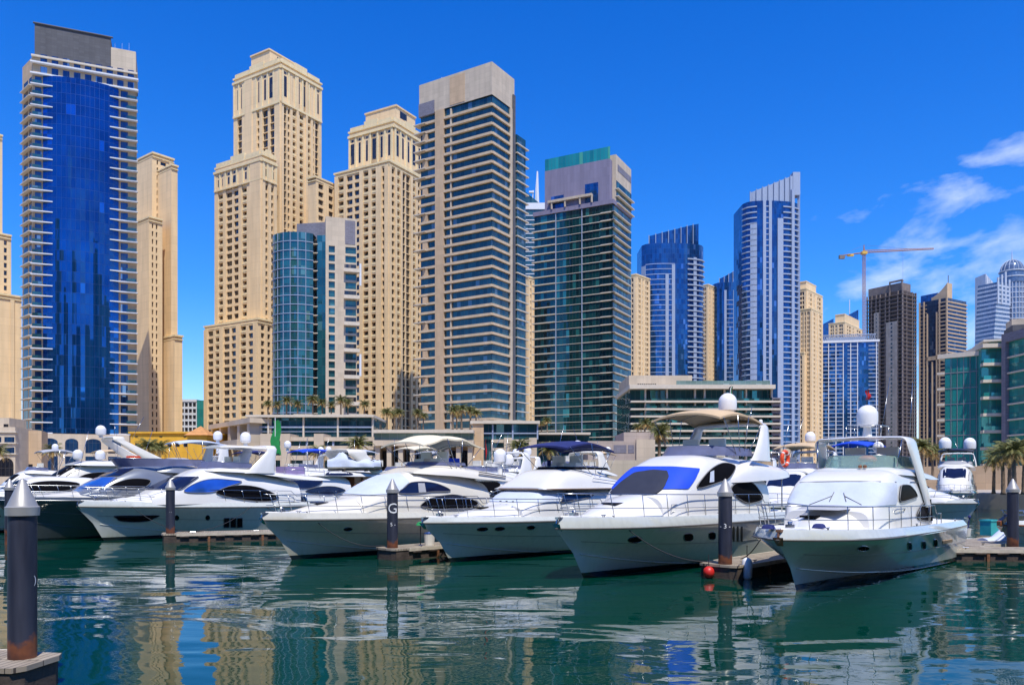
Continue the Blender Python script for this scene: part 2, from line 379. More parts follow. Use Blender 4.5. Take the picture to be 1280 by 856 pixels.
def put_windows(wins, mat, root, origin, n=96, name='window', zmin=14):
    """the n nearest panes that show become parts of their own, the rest one part"""
    def key(w): c = sum((Vector(p) for p in w[0]), Vector())/len(w[0]); return (c.z < zmin, c.x**2+c.y**2)
    idx = sorted(range(len(wins)), key=lambda i: key(wins[i]))
    for i in idx[:n]:
        m = MB(); m.face(*wins[i]); m.build(name, mat, root, origin)
    if len(wins) > n:
        m = MB()
        for i in idx[n:]: m.face(*wins[i])
        tag(m.build('window_band', mat, root, origin), kind='stuff')
def corner_block(cx, D, xl, xr, phi):
    """plan of a rectangular block: near corner at picture column cx and distance D, its right-hand face running off at phi"""
    c, s = math.cos(R(phi)), math.sin(R(phi)); X = (cx-640)/1000*D
    kr = (xr-640)/1000; kl = (xl-640)/1000
    wr = (kr*D-X)/(c-kr*s)                       # along ( c, s)
    wl = (kl*D-X)/(-s-kl*c)                      # along (-s, c)
    C = (X, D); Rr = (X+c*wr, D+s*wr); Ll = (X-s*wl, D+c*wl); Bk = (Rr[0]-s*wl, Rr[1]+c*wl)
    return C, Rr, Bk, Ll
def zat(py, p): return H+(598-py)/1000*p[1]
def prism(mb, plan, z0, z1, m=0, top=True):
    """plan counter-clockwise seen from above"""
    n = len(plan)
    for i in range(n):
        a, b = plan[i], plan[(i+1) % n]; w = math.hypot(b[0]-a[0], b[1]-a[1])
        mb.face([(a[0], a[1], z0), (b[0], b[1], z0), (b[0], b[1], z1), (a[0], a[1], z1)], [(0, z0), (w, z0), (w, z1), (0, z1)], m)
    if top: mb.face([(p[0], p[1], z1) for p in plan], [(p[0], p[1]) for p in plan], m)
def cornice(mb, plan, z, h=.8, out=.5):
    n = len(plan); c = (sum(p[0] for p in plan)/n, sum(p[1] for p in plan)/n)
    a = [out_pt(p, c, out) for p in plan]; prism(mb, a, z, z+h)
    mb.face([(p[0], p[1], z) for p in reversed(a)])
def out_pt(p, c, d):
    v = Vector((p[0]-c[0], p[1]-c[1])); l = v.length; v = v*((l+d*1.35)/l); return (c[0]+v.x, c[1]+v.y)
def flo(z0, z1, fh):
    n = max(1, round((z1-z0)/fh)); h = (z1-z0)/n; return [(z0+i*h, h) for i in range(n)]

# ------------------------------------------------------------------ ornate beige towers
BAY = [(1.0, 's'), (.55, 's', .35), (1.0, 'b', 0), (.3, 's', .2), (1.0, 'w'), (.5, 's', .2), (1.0, 'w'), (.3, 's', .2), (1.0, 'b', 0), (.55, 's', .35), (1.0, 's')]
BAY2 = [(1.3, 's', .4), (.9, 'w'), (.6, 's'), (.9, 'w'), (1.2, 's', .4), (.8, 'w'), (.7, 's'), (1.2, 's', .4), (1.2, 'w'), (.35, 's'), (1.2, 'w'), (1.3, 's', .4)]
BAYS = [(.7, 's', .5), (.9, 't'), (.6, 's', .7), (1.3, 's', 1.0), (.7, 's', .7), (.5, 'w'), (.5, 's', .6), (.9, 't'), (.35, 's', .3), (.9, 't'), (.9, 's', .7)]
def beige_tower(label, blocks, name='apartment_tower', wall='beige', nwin=96, fh=3.35, group=None, zmin=14):
    """blocks: (cx, D, xl, xr, phi, top picture row at cx, colsL, colsR)"""
    b0 = blocks[0]; C = corner_block(*b0[:5])
    base = Vector(((C[0][0]+C[2][0])/2, (C[0][1]+C[2][1])/2, GZ))
    root = empty(name, base, label, 'tower', group)
    wins = []
    for bi, (cx, D, xl, xr, phi, ty, cl, cr) in enumerate(blocks):
        c, r, k, l = corner_block(cx, D, xl, xr, phi); z1 = H+(598-ty)/1000*D
        mb = MB(); bal = MB()
        fls = flo(GZ+1, z1-2.2, fh)
        if cr: facade(mb, Face(c, r, GZ, z1), cr, fls, wins, bal=bal)
        else: Face(c, r, GZ, z1).quad(mb, 0, Face(c, r, 0, 1).w, GZ, z1)
        if cl: facade(mb, Face(l, c, GZ, z1), cl, fls, wins, bal=bal)
        else: Face(l, c, GZ, z1).quad(mb, 0, Face(l, c, 0, 1).w, GZ, z1)
        zt = fls[-1][0]+fls[-1][1]
        for a, b in ((r, k), (k, l)):
            f = Face(a, b, GZ, z1); f.quad(mb, 0, f.w, GZ, z1)
        for a, b in ((c, r), (l, c)):
            f = Face(a, b, GZ, z1); f.quad(mb, 0, f.w, GZ, GZ+1); f.quad(mb, 0, f.w, zt, z1)
        mb.face([(p[0], p[1], z1-.9) for p in (c, r, k, l)])
        mb.build('wall', M_[wall], root, base)
        cm = MB(); cornice(cm, (c, r, k, l), z1-.75, .75, .55); cornice(cm, (c, r, k, l), zt+.1, .4, .35)
        cm.build('cornice', M_['beige2'], root, base)
        if bal.f: tag(bal.build('balcony_parapet', M_['beige2'], root, base), kind='stuff')
    put_windows(wins, M_['pane'], root, base, nwin, zmin=zmin)
    return root, base
def penthouse(root, base, cx, D, xl, xr, phi, y0, y1, wall='beige', name='roof_house', pane=None):
    pl = corner_block(cx, D, xl, xr, phi); mb = MB(); z0 = H+(598-y0)/1000*D-1.2; z1 = H+(598-y1)/1000*D
    prism(mb, pl, z0, z1); cornice(mb, pl, z1-.7, .7, .4); mb.build(name, M_[wall], root, base)
    if pane:
        f = Face(pl[0], pl[1], z0, z1); w = MB(); f.box(w, f.w*.2, f.w*.55, z0+(z1-z0)*.45, z0+(z1-z0)*.8, -.1, .05); w.build('vent_opening', M_['pane'], root, base)

def crown(root, base, cx, D, xl, xr, phi, ty, k=1.0):
    """tall slit windows, pilaster strips and small parapet steps round the top storeys"""
    c, r, kk, l = corner_block(cx, D, xl, xr, phi); z1 = H+(598-ty)/1000*D
    for f in (Face(c, r, 0, 1), Face(l, c, 0, 1)):
        mb = MB(); f.box(mb, .3, f.w-.3, z1-17.5*k, z1-3.2, .0, .40); mb.build('crown_wall', M_['beige'], root, base)
        n = max(3, int(f.w/3.6))
        for i in range(n):
            t = f.w*(i+.5)/n; w = .55 if i % 3 else 1.0
            m = MB(); f.box(m, t-w, t+w, z1-15*k, z1-6.0, .3, .46); m.build('tall_window', M_['pane'], root, base)
            m = MB(); f.box(m, t-.55, t+.55, z1-5.2, z1-4.2, .3, .46); m.build('window', M_['pane'], root, base)
        for i in range(n+1):
            t = min(f.w-.5, max(.5, f.w*i/n)); m = MB(); f.box(m, t-.45, t+.45, z1-18*k, z1-2.6, .40, .80); m.build('pilaster', M_['beige2'], root, base)
        m = MB(); f.box(m, -.3, f.w+.3, z1-3.3, z1-2.3, -.2, 1.1); m.build('cornice', M_['beige2'], root, base)
        m = MB(); f.box(m, 0, f.w, z1-18.6*k, z1-17.6*k, -.2, .95); m.build('string_course', M_['beige2'], root, base)
        for t in (.02, .34, .66):
            m = MB(); f.box(m, f.w*t, f.w*(t+.30), z1-.05, z1+1.5+(1.2 if t == .34 else 0), -.9, .2); m.build('parapet_step', M_['beige2'], root, base)
# tower with twin shafts, second from the left
r, b = beige_tower('tallest sand beige apartment tower, stepped wings and small penthouse on top', [
    (351, 350, 293, 401, 58, 76, BAYS, [(.7, 's', .5), (.9, 't'), (.35, 's', .2), (.6, 'w'), (.7, 's', .6), (1.1, 'b'), (.6, 's', .9), (.5, 's', .4), (1.2, 'b'), (.5, 's', .4), (.6, 's', .9), (1.1, 'b'), (.7, 's', .6), (.5, 'w'), (.35, 's', .2), (1.0, 't'), (.9, 's', .5)]),
    (327, 338, 269.5, 345, 58, 192, [(.7, 's', .6), (1, 'b'), (.6, 's', .5), (1.1, 'w'), (.4, 's'), (1.1, 'w'), (.6, 's', .6), (1, 'b'), (.7, 's', .5), (2.0, 's', .9)], [(1.0, 's', .6), (1, 'w'), (1.0, 's', .6), (1, 'w'), (1, 's', .6)]),
    (395, 341, 385, 421, 58, 220, None, [(.5, 's'), (1, 'w'), (1, 's', .3), (1, 'w'), (.8, 's')]),
    (322, 332, 256, 342, 58, 397, [(.7, 's', .6), (1, 'w'), (.5, 's'), (1, 'b'), (.7, 's', .7), (1.1, 'w'), (.4, 's'), (1.1, 'w'), (.7, 's', .7), (1, 'b'), (.5, 's'), (1, 'w'), (.7, 's', .5)], [(1, 's'), (1, 'w'), (.8, 's', .3), (1, 'w'), (1, 's')]),
], nwin=100, zmin=30)
crown(r, b, 351, 350, 293, 401, 58, 76)
crown(r, b, 327, 338, 269.5, 345, 58, 192, .6)
penthouse(r, b, 337, 356, 314, 382, 58, 82, 61, pane=1)
# third beige tower
r, b = beige_tower('sand beige apartment tower with flat penthouse, between curved teal block and striped tower', [
    (492, 345, 437, 533, 60, 150, [(1, 's', .3), (.8, 'w'), (2, 's'), (2, 's', .4), (.8, 'w'), (1, 's')], [(1, 's'), (.9, 'w'), (.8, 's', .3), (1, 'b'), (.8, 's', .3), (1.1, 'w'), (.8, 's', .3), (1, 'b'), (1, 's')]),
    (486, 333, 419, 527, 60, 200, [(.6, 's', .5), (1, 'b'), (.5, 's', .3), (1.0, 'w'), (.35, 's'), (1.0, 'w'), (.6, 's', .6), (.9, 'b'), (.5, 's', .3), (.9, 'b'), (.9, 's', .8), (.5, 'w'), (.6, 's', .6)], [(.6, 's', .4), (.9, 'w'), (.5, 's', .6), (1, 'b'), (.5, 's', .6), (1.0, 't'), (.3, 's'), (1.0, 't'), (.6, 's', .7), (1, 'b'), (.6, 's', .4), (.8, 'w'), (.5, 's', .5)]),
], nwin=100, zmin=30)
crown(r, b, 492, 345, 437, 533, 60, 150)
penthouse(r, b, 495, 352, 457, 519, 60, 152, 131, pane=1)
# beige tower behind the cobalt glass one
r, b = beige_tower('smooth beige apartment tower right behind the cobalt blue glass tower', [
    (190, 350, 128, 217, 52, 190, None, [(1.6, 's'), (.5, 'w'), (.8, 's'), (2.0, 'w', 0, (.3, .78)), (1.0, 's'), (1.0, 's', .4), (.6, 's')]),
    (214, 345, 190, 222, 52, 205, None, [(1, 's')]),
    (186, 338, 128, 203, 52, 270, None, [(1.2, 's'), (.6, 'w'), (1.0, 's'), (.6, 'w'), (2, 's')]),
    (218, 341, 190, 228, 52, 418, None, [(1, 's')]),
], nwin=90, zmin=40)
r, b = beige_tower('beige apartment tower cut off by the left picture edge', [
    (-12, 355, -60, 3, 50, 165, None, [(1, 's'), (.7, 'w'), (1, 's')]),
    (-6, 348, -60, 14, 50, 290, None, [(2, 's'), (.7, 'w'), (1, 's')]),
    (-2, 338, -60, 27, 50, 366, None, [(3, 's'), (1, 's', .5), (2, 's')]),
], nwin=40)
def sliver(label, cx, D, xl, xr, ty, steps=(), phi=50, nwin=24, zmin=40):
    bl = [(cx, D, xl, xr, phi, ty, BAY2, BAY2)]
    for (c2, l2, r2, t2) in steps: bl.append((c2, D-12, l2, r2, phi, t2, BAY2, BAY2))
    return beige_tower(label, bl, nwin=nwin, zmin=zmin)
sliver('slim beige tower glimpsed between the striped tower and the dark teal tower', 660, 430, 640, 672, 345)
sliver('beige tower half hidden behind the right edge of the dark teal tower', 795, 520, 770, 812, 342, ((789, 772, 800, 470),))
sliver('slim beige tower squeezed between the two rounded blue towers', 885, 620, 868, 893, 355)
r, b = sliver('narrow pale beige tower just right of the tallest blue tower', 1008, 600, 985, 1028, 360, ((1014, 1000, 1028, 385), (1005, 985, 1026, 440)))
penthouse(r, b, 1008, 604, 996, 1020, 50, 362, 351)
r, b = sliver('squat beige tower beneath the tower crane, rising behind the white-framed block', 1056, 800, 1036, 1078, 402)
penthouse(r, b, 1056, 806, 1044, 1074, 50, 404, 392)

# ------------------------------------------------------------------ cobalt glass tower, far left
def slab_ring(face, t0, t1, z, th, out, name, mat, root, base, o0=-.05):
    mb = MB(); face.box(mb, t0, t1, z, z+th, o0, out); return mb.build(name, mat, root, base)
def cobalt_tower():
    D = 262
    q2 = lambda px, d: Vector(((px-640)/1000*d, d))
    C, Rr, Ll = q2(41, D), q2(171, D+12), q2(28, D+7)
    Bk = Rr+Vector((-13.5, 26)); Bl = Ll+Vector((-15, 26))
    base = Vector((C.x+12, C.y+12, GZ)); root = empty('glass_tower', base, 'tall cobalt blue glass tower with bowed front and white balcony slabs on its edges', 'tower')
    f = Face(C, Rr, GZ, 0); fl = Face(Ll, C, GZ, 0); w = f.w
    z = lambda py: H+(598-py)/1000*(D+.5)
    zt = z(72); zg = z(94); zb = z(541); floors = flo(zb, zg, 3.42)
    mb = MB(); prism(mb, [C, Rr, Bk, Bl, Ll], GZ, zt); mb.build('wall', M_['tan'], root, base)
    # bowed glass front
    t0, t1, bow = w*.095, w*.82, 2.4; n = 18; mb = MB(); pts = []
    for i in range(n+1):
        s = i/n; t = t0+(t1-t0)*s; o = .25+bow*(1-(2*s-1)**2); pts.append((t, o))
    for (ta, oa), (tb, ob) in zip(pts[:-1], pts[1:]):
        for (fz, fh) in floors:
            mb.face([f.pt(ta, fz, oa), f.pt(tb, fz, ob), f.pt(tb, fz+fh, ob), f.pt(ta, fz+fh, oa)], [(ta, fz), (tb, fz), (tb, fz+fh), (ta, fz+fh)])
    zz0, zz1 = floors[0][0], floors[-1][0]+floors[-1][1]
    for zc in (zz1, zz0): mb.face([f.pt(t, zc, o) for t, o in (pts if zc == zz1 else pts[::-1])]+[f.pt(t1 if zc == zz1 else t0, zc, 0), f.pt(t0 if zc == zz1 else t1, zc, 0)])
    mb.build('curtain_wall', M_['blueglass'], root, base)
    # window strips beside the bow, balcony slabs
    for (ta, tb) in ((w*.02, w*.08), (w*.84, w*.91)):
        for (fz, fh) in floors:
            m = MB(); f.box(m, ta, tb, fz+.4, fz+fh-.5, -.1, .03); m.build('window', M_['paneblue'], root, base)
    for i, (fz, fh) in enumerate(floors):
        for (ta, tb) in ((-.5, w*.19), (w*.735, w+.3)):
            o = .25+bow*(1-(2*max(0, min(1, ((ta if ta > t0 else tb)-t0)/(t1-t0)))-1)**2)+.5
            m = MB(); f.box(m, ta, tb, fz-.16, fz+.16, -.2, max(1.2, o-.25)); m.build('balcony_slab', M_['wslab'], root, base)
        m = MB(); f.box(m, w*.90, w, fz+.22, fz+1.15, 1.55, 1.6); f.box(m, w*.0, w*.09, fz+.22, fz+1.15, 1.55, 1.6); m.build('balustrade', M_['tealglass'], root, base)
    # left flank: loggias and slabs
    for (fz, fh) in flo(GZ+1, zg, 3.42):
        m = MB(); fl.box(m, fl.w*.15, fl.w*.55, fz+.5, fz+fh-.4, -.1, .03); fl.box(m, fl.w*.66, fl.w*.9, fz+.5, fz+fh-.4, -.1, .03); m.build('flank_window', M_['pane'], root, base)
        m = MB(); fl.box(m, fl.w*.1, fl.w*.95, fz-.15, fz+.15, -.2, 1.1); m.build('flank_slab', M_['lslab'], root, base)
    # two top storeys with square windows, slabs, then the grey plant screen
    for k, (ya, yb) in enumerate(((92.5, 81.5), (78.5, 66))):
        for i in range(9):
            t = w*(.07+.105*i); m = MB(); f.box(m, t, t+w*.062, z(ya)+.5, z(yb)-.3, -.1, .06); m.build('window', M_['paneblue'], root, base)
        m = MB(); f.box(m, -.6, w+.5, z(ya)-.5, z(ya), -.3, 1.3); m.build('balcony_slab', M_['wslab'], root, base)
    m = MB(); f.box(m, -.4, w+.2, zt, zt+.6, -1, .7); m.build('balcony_slab', M_['lslab'], root, base)
    ps = MB(); i0 = [tuple(f.pt(.4, 0, -.8)[:2]), tuple(f.pt(w*.74, 0, -.8)[:2]), tuple(f.pt(w*.74, 0, -18)[:2]), tuple(f.pt(.4, 0, -18)[:2])]
    prism(ps, i0, zt, z(29)); ps.build('plant_screen', M_['dgrey'], root, base)
    ps = MB(); i1 = [tuple(f.pt(w*.742, 0, -.5)[:2]), tuple(f.pt(w*.99, 0, -.5)[:2]), tuple(f.pt(w*.99, 0, -17)[:2]), tuple(f.pt(w*.742, 0, -17)[:2])]
    prism(ps, i1, zt, z(41)); ps.build('roof_house', M_['cream'], root, base)
    m = MB(); m.tube([f.pt(0, z(29)+.2, -.7), f.pt(w*.76, z(29)+.2, -.7)], .35, 5); m.build('coping', M_['dgrey'], root, base)
    m = MB(); q = f.pt(w*.5, z(28), -6); m.cbox((q[0], q[1], q[2]+.8), (5, 3, .5), R(20)); m.tube([(q[0]-2, q[1], q[2]), (q[0]+2, q[1], q[2]+.8)], .15); m.build('maintenance_cradle', M_['bluegrey'], root, base)
    for k in range(3):
        q = f.pt(w*(.78+.07*k), z(41), -1.5); m = MB(); m.tube([q, (q[0], q[1], q[2]+2.0+(k % 3)*.5)], .035, 4); m.build('antenna', M_['wslab'], root, base)
    # stone base with arched openings
    zb0 = zb; m = MB(); f.box(m, w*.03, w*.93, GZ, zb0-.25, 0, 3.4); m.build('podium', M_['cream'], root, base)
    for i in range(4):
        t = w*(.17+.205*i); ww = w*(.062 if i % 2 else .075); za = zb0-6.5; m = MB()
        pl = [(t-ww, za), (t+ww, za)]+[(t+ww*math.cos(a), za+3.4+1.3*math.sin(a)) for a in [math.pi*j/10 for j in range(11)]]
        m.face([f.pt(x, y, 3.46) for x, y in pl], pl); m.build('arched_window', M_['paneblue'], root, base)
        m = MB(); f.box(m, t-ww, t+ww, GZ+1, zb0-7.6, 3.3, 3.45); m.build('window', M_['paneblue'], root, base)
    return root
cobalt_tower()

# ------------------------------------------------------------------ curved teal block in front of the beige towers
def curved_block():
    D = 285; base = P(395, 598, D); base.z = GZ
    root = empty('apartment_block', base, 'mid-height block with rounded teal glass corner and grey-white roof boxes', 'building')
    z = lambda py, d=D: H+(598-py)/1000*d
    ztop = z(290)
    # drum + flat bay as one curtain wall following the plan curve
    plan = []
    c0 = P(375, 598, D+9); rad = 9.8
    for i in range(15):
        a = R(200+i*(312-200)/14); plan.append((c0.x+rad*math.cos(a), c0.y+rad*.95*math.sin(a)))
    p1 = P(388, 598, D+3.6); p2 = P(407, 598, D+5)
    back = [(p2.x, p2.y+14), (plan[0][0], p2.y+14)]
    floors = flo(GZ+3, ztop, 3.2); mb = MB(); L = 0
    pl2 = plan
    for a, b in zip(pl2[:-1], pl2[1:]):
        w = math.hypot(b[0]-a[0], b[1]-a[1])
        mb.face([(a[0], a[1], GZ), (b[0], b[1], GZ), (b[0], b[1], ztop), (a[0], a[1], ztop)], [(L, GZ), (L+w, GZ), (L+w, ztop), (L, ztop)]); L += w
    mb.face([(p[0], p[1], ztop-.01) for p in pl2]+[(pl2[-1][0], c0.y+8, ztop-.01), (pl2[0][0], c0.y+8, ztop-.01)])
    mb.build('curtain_wall', M_['teal3'], root, base)
    for (fz, fh) in floors:
        m = MB(); rows = [[], [], [], []]
        for p in pl2:
            v = Vector((p[0]-c0.x, p[1]-c0.y)); v.normalize()
            for q, (o, zz) in enumerate(((-.1, fz-.12), (.22, fz-.12), (.22, fz+.12), (-.1, fz+.12))): rows[q].append((p[0]+v.x*o, p[1]+v.y*o, zz))
        m.grid(rows); m.build('floor_band', M_['bluegrey'], root, base)
    for k in range(2, 14, 2):
        p = pl2[k]; m = MB(); m.tube([(p[0], p[1]-.1, GZ+3), (p[0], p[1]-.1, ztop)], .13, 4); m.build('mullion', M_['bluegrey'], root, base)
    # recessed balcony strip and second glass strip
    f = Face((P(386, 0, D+4).x, D+4), (P(409, 0, D+4).x, D+4), GZ, ztop)
    m = MB(); f.box(m, 0, f.w*.45, GZ, ztop-1, -8, -1.2); m.build('balcony_recess', M_['pane'], root, base)
    m = MB(); f.box(m, f.w*.45, f.w*.98, GZ, ztop, -8, .1); m.build('glass_strip', M_['teal3'], root, base)
    for (fz, fh) in floors:
        m = MB(); f.box(m, -.6, f.w*.5, fz-.15, fz+.15, -1.5, .5); m.build('balcony_slab', M_['lslab'], root, base)
    # beige slab with punched windows and terraces
    g = Face((P(407, 0, D+3).x, D+3), (P(446, 0, D+6).x, D+6), GZ, ztop); W_ = g.w; zt = z(267)
    wins = []; mb = MB()
    fl = flo(GZ+3, z(302), 3.2)
    facade(mb, g, [(.5, 's'), (1.0, 'w', 0, (.12, .86)), (1.7, 's'), (1.75, 'w', 0, (.12, .86)), (.12, 's')], fl, wins)
    e = fl[-1][0]+fl[-1][1]; g.quad(mb, 0, W_, e, zt); g.quad(mb, 0, W_, GZ, GZ+3)
    for t in (0, W_):
        mb.face([g.pt(t, GZ), g.pt(t, GZ, -15), g.pt(t, zt, -15), g.pt(t, zt)])
    mb.face([g.pt(0, zt), g.pt(W_, zt), g.pt(W_, zt, -15), g.pt(0, zt, -15)])
    mb.build('wall', M_['cream'], root, base)
    put_windows(wins, M_['teal3'], root, base, 96)
    for i, (fz, fh) in enumerate(fl[::-1]):
        if i in (2, 5, 8, 11, 14, 17):
            m = MB(); g.box(m, W_*.58, W_+.9, fz-.2, fz+.25, -.3, 1.9); g.box(m, W_*.58, W_+.9, fz+.25, fz+1.1, 1.75, 1.85); m.build('terrace', M_['lslab'], root, base)
            m = MB(); g.box(m, W_*.60, W_*.98, fz+.3, fz+2.9, -.5, .04); m.build('terrace_door', M_['pane'], root, base)
    m = MB(); g.box(m, W_*.62, W_*.95, z(300), z(270), -.1, .12); m.build('louvre_panel', M_['greyp'], root, base)
    m = MB(); h = Face((P(371, 0, D+8).x, D+8), (P(407, 0, D+6).x, D+6), 0, 1); h.box(m, 0, h.w, ztop-1, z(271), -9, 0); m.build('roof_house', M_['greyp'], root, base)
    for yy in (325, 440):
        m = MB(); g.box(m, W_+.8, W_+1.5, z(yy+28), z(yy), .8, 1.6); m.build('side_screen', M_['wslab'], root, base)
curved_block()

# ------------------------------------------------------------------ striped beige-and-teal tower
def striped_tower():
    D = 272; phi = 58; C, Rr, Bk, Ll = corner_block(615, D, 524, 643, phi)
    base = Vector((C[0]-8, C[1]+12, GZ)); root = empty('striped_tower', base, 'beige tower with dark teal window bands, a plain stone strip and a blank stone crown', 'tower')
    ztop = H+(598-77)/1000*D; zc = H+(598-118)/1000*D
    f = Face(Ll, C, GZ, 0); g = Face(C, Rr, GZ, 0); w = f.w; gw = g.w
    core = MB(); prism(core, [f.pt(0.3, 0, -.6)[:2], f.pt(w-.3, 0, -.6)[:2], g.pt(gw-.3, 0, -.3)[:2], Bk], GZ, zc); core.build('glass_core', M_['tealglass'], root, base)
    m = MB(); prism(m, [C, Rr, Bk, Ll], zc, ztop)
    m.build('crown', M_['cream'], root, base)
    m = MB(); f.box(m, -.1, w*.22, zc-.5, ztop-7.0, -1, .25); m.build('louvre_panel', M_['greyp'], root, base)
    m = MB(); f.box(m, w*.435, w*.64, zc+.5, ztop-.8, -.5, .12); m.build('sand_panel', M_['tan'], root, base)
    m = MB(); f.box(m, w*.235, w*.355, GZ, zc, -.8, .35); m.build('stone_strip', M_['tan'], root, base)
    m = MB(); g.box(m, gw*.90, gw, GZ, ztop-6, -1, .5); m.build('corner_pier', M_['dgrey'], root, base)
    m = MB(); g.box(m, gw*.80, gw*.898, GZ, zc, -.5, .2); m.build('stone_strip', M_['cream'], root, base)
    floors = flo(GZ+3, zc, 3.28)
    for i, (fz, fh) in enumerate(floors):
        m = MB(); f.box(m, w*.357, w, fz-.5, fz+.34, -.7, .30); g.box(m, .3, gw*.79, fz-.5, fz+.34, -.6, .30); m.build('spandrel_band', M_['band'], root, base)
        m = MB(); f.box(m, 0, w*.233, fz-.42, fz+.38, -.7, .2); m.build('spandrel_band', M_['band'], root, base)
        if i % 3 == 1: 
            m = MB(); f.box(m, w*.05, w*.12, fz+.45, fz+fh-.5, -.7, .1); m.build('window_pier', M_['tan'], root, base)
        if i % 2 or i > len(floors)-7:
            m = MB(); f.box(m, -2.0, w*.10, fz-.2, fz+.1, -2.5, .9); m.build('balcony_slab', M_['lslab'], root, base)
        for t in (.44,):
            m = MB(); f.box(m, w*t, w*t+.5, fz+.42, fz+fh-.62, -.65, .05); m.build('window_pier', M_['cream'], root, base)
    # slimmer rear part with balconies on the right
    C2, R2, B2, L2 = corner_block(646, D+14, 630, 657, phi); zt2 = H+(598-168)/1000*(D+14)
    m = MB(); prism(m, [C2, R2, B2, L2], GZ, zt2); m.build('rear_shaft', M_['tealglass'], root, base)
    k = Face(C2, R2, 0, 1)
    for (fz, fh) in flo(GZ+3, zt2, 3.28):
        m = MB(); k.box(m, -.3, k.w+1.6, fz-.2, fz+.2, -2, .5); m.build('rear_slab', M_['lslab'], root, base)
    m = MB(); q = f.pt(w*.25, ztop-6.8, -3)
    for dx in (0, .8, 1.6): m.tube([(q[0]+dx, q[1], ztop), (q[0]+dx, q[1], ztop+2.2)], .07, 4)
    m.build('antenna', M_['wslab'], root, base)
striped_tower()

# ------------------------------------------------------------------ dark teal tower with a green glass roof screen
def dark_teal_tower():
    D = 330; phi = 62; base = P(728, 598, D+14); base.z = GZ
    root = empty('glass_tower', base, 'dark teal glass tower with mauve top storeys and a bright green roof screen', 'tower')
    z = lambda py, d=D: H+(598-py)/1000*d
    C, Rr, Bk, Ll = corner_block(766, D, 668, 789, phi)
    f = Face(Ll, C, 0, 1); g = Face(C, Rr, 0, 1); w, gw = f.w, g.w; zg = z(255, D)
    m = MB(); prism(m, [C, Rr, Bk, Ll], GZ, zg); m.build('curtain_wall', M_['teal2'], root, base)
    fl = flo(GZ+6, zg, 3.3)
    for i, (fz, fh) in enumerate(fl):
        m = MB(); f.box(m, -.9, w*.28, fz-.2, fz+.22, -1, .9); f.box(m, w*.29, w*.62, fz-.1, fz+.1, -.2, .22); f.box(m, w*.62, w*.86, fz-.14, fz+.14, -.2, .35)
        m.build('floor_slab', M_['lslab'] if i > 15 else M_['lslab'], root, base)
        m = MB(); f.box(m, w*.86, w+1.0, fz-.2, fz+.2, -.3, 1.0); g.box(m, -1.0, gw*.88, fz-.2, fz+.2, -.5, 1.0); m.build('corner_slab', M_['lslab'], root, base)
    for t in (.285, .62):
        m = MB(); f.box(m, w*t-.12, w*t+.18, GZ+3, zg, -.2, .45); m.build('mullion', M_['bluegrey'], root, base)
    # mauve crown, split in two heights
    a = corner_block(762, D+1, 681, 775, phi); fa = Face(a[3], a[0], 0, 1)
    m = MB(); prism(m, a, zg+.3, z(197)); m.build('crown', M_['purple'], root, base)
    m = MB(); f.box(m, -.4, w+.4, zg+.1, zg+1.9, -2, .7); g.box(m, .3, gw, zg+.1, zg+1.9, -2, .5); m.build('crown_base', M_['purple'], root, base)
    for (t0, t1, y0, y1) in ((.10, .30, 251, 232), (.63, .83, 252, 224)):
        m = MB(); fa.box(m, fa.w*t0, fa.w*t1, z(y0), z(y1), -.3, .06); m.build('window', M_['bglass2'], root, base)
    m = MB(); fa.box(m, fa.w*.07, fa.w*.75, z(241), z(238), 0, 1.7)
    for t in (.12, .33, .56, .74): fa.box(m, fa.w*t, fa.w*t+.6, zg+1.9, z(241), .9, 1.5)
    m.build('pergola', M_['cream'], root, base)
    m = MB(); fa.box(m, 0, fa.w, z(197), z(181.5), -.6, -.2); m.build('roof_screen', M_['greenroof'], root, base)
    b2 = corner_block(770, D+3, 748, 789, phi); m = MB(); prism(m, b2, zg+.2, z(193, D+3)); m.build('corner_shaft', M_['cream'], root, base)
    k = Face(b2[0], b2[1], 0, 1)
    m = MB(); k.box(m, 0.2, k.w, zg+.5, z(222), -.2, .1); m.build('corner_glass', M_['teal2'], root, base)
    m = MB(); k.box(m, k.w*.1, k.w*.98, z(208), z(200), -.2, .1); m.build('louvre_panel', M_['greyp'], root, base)
    for (fz, fh) in flo(zg+1, z(224), 3.3):
        m = MB(); k.box(m, -.2, k.w+1.2, fz, fz+.35, -.3, 1.2); m.build('corner_slab', M_['lslab'], root, base)
dark_teal_tower()

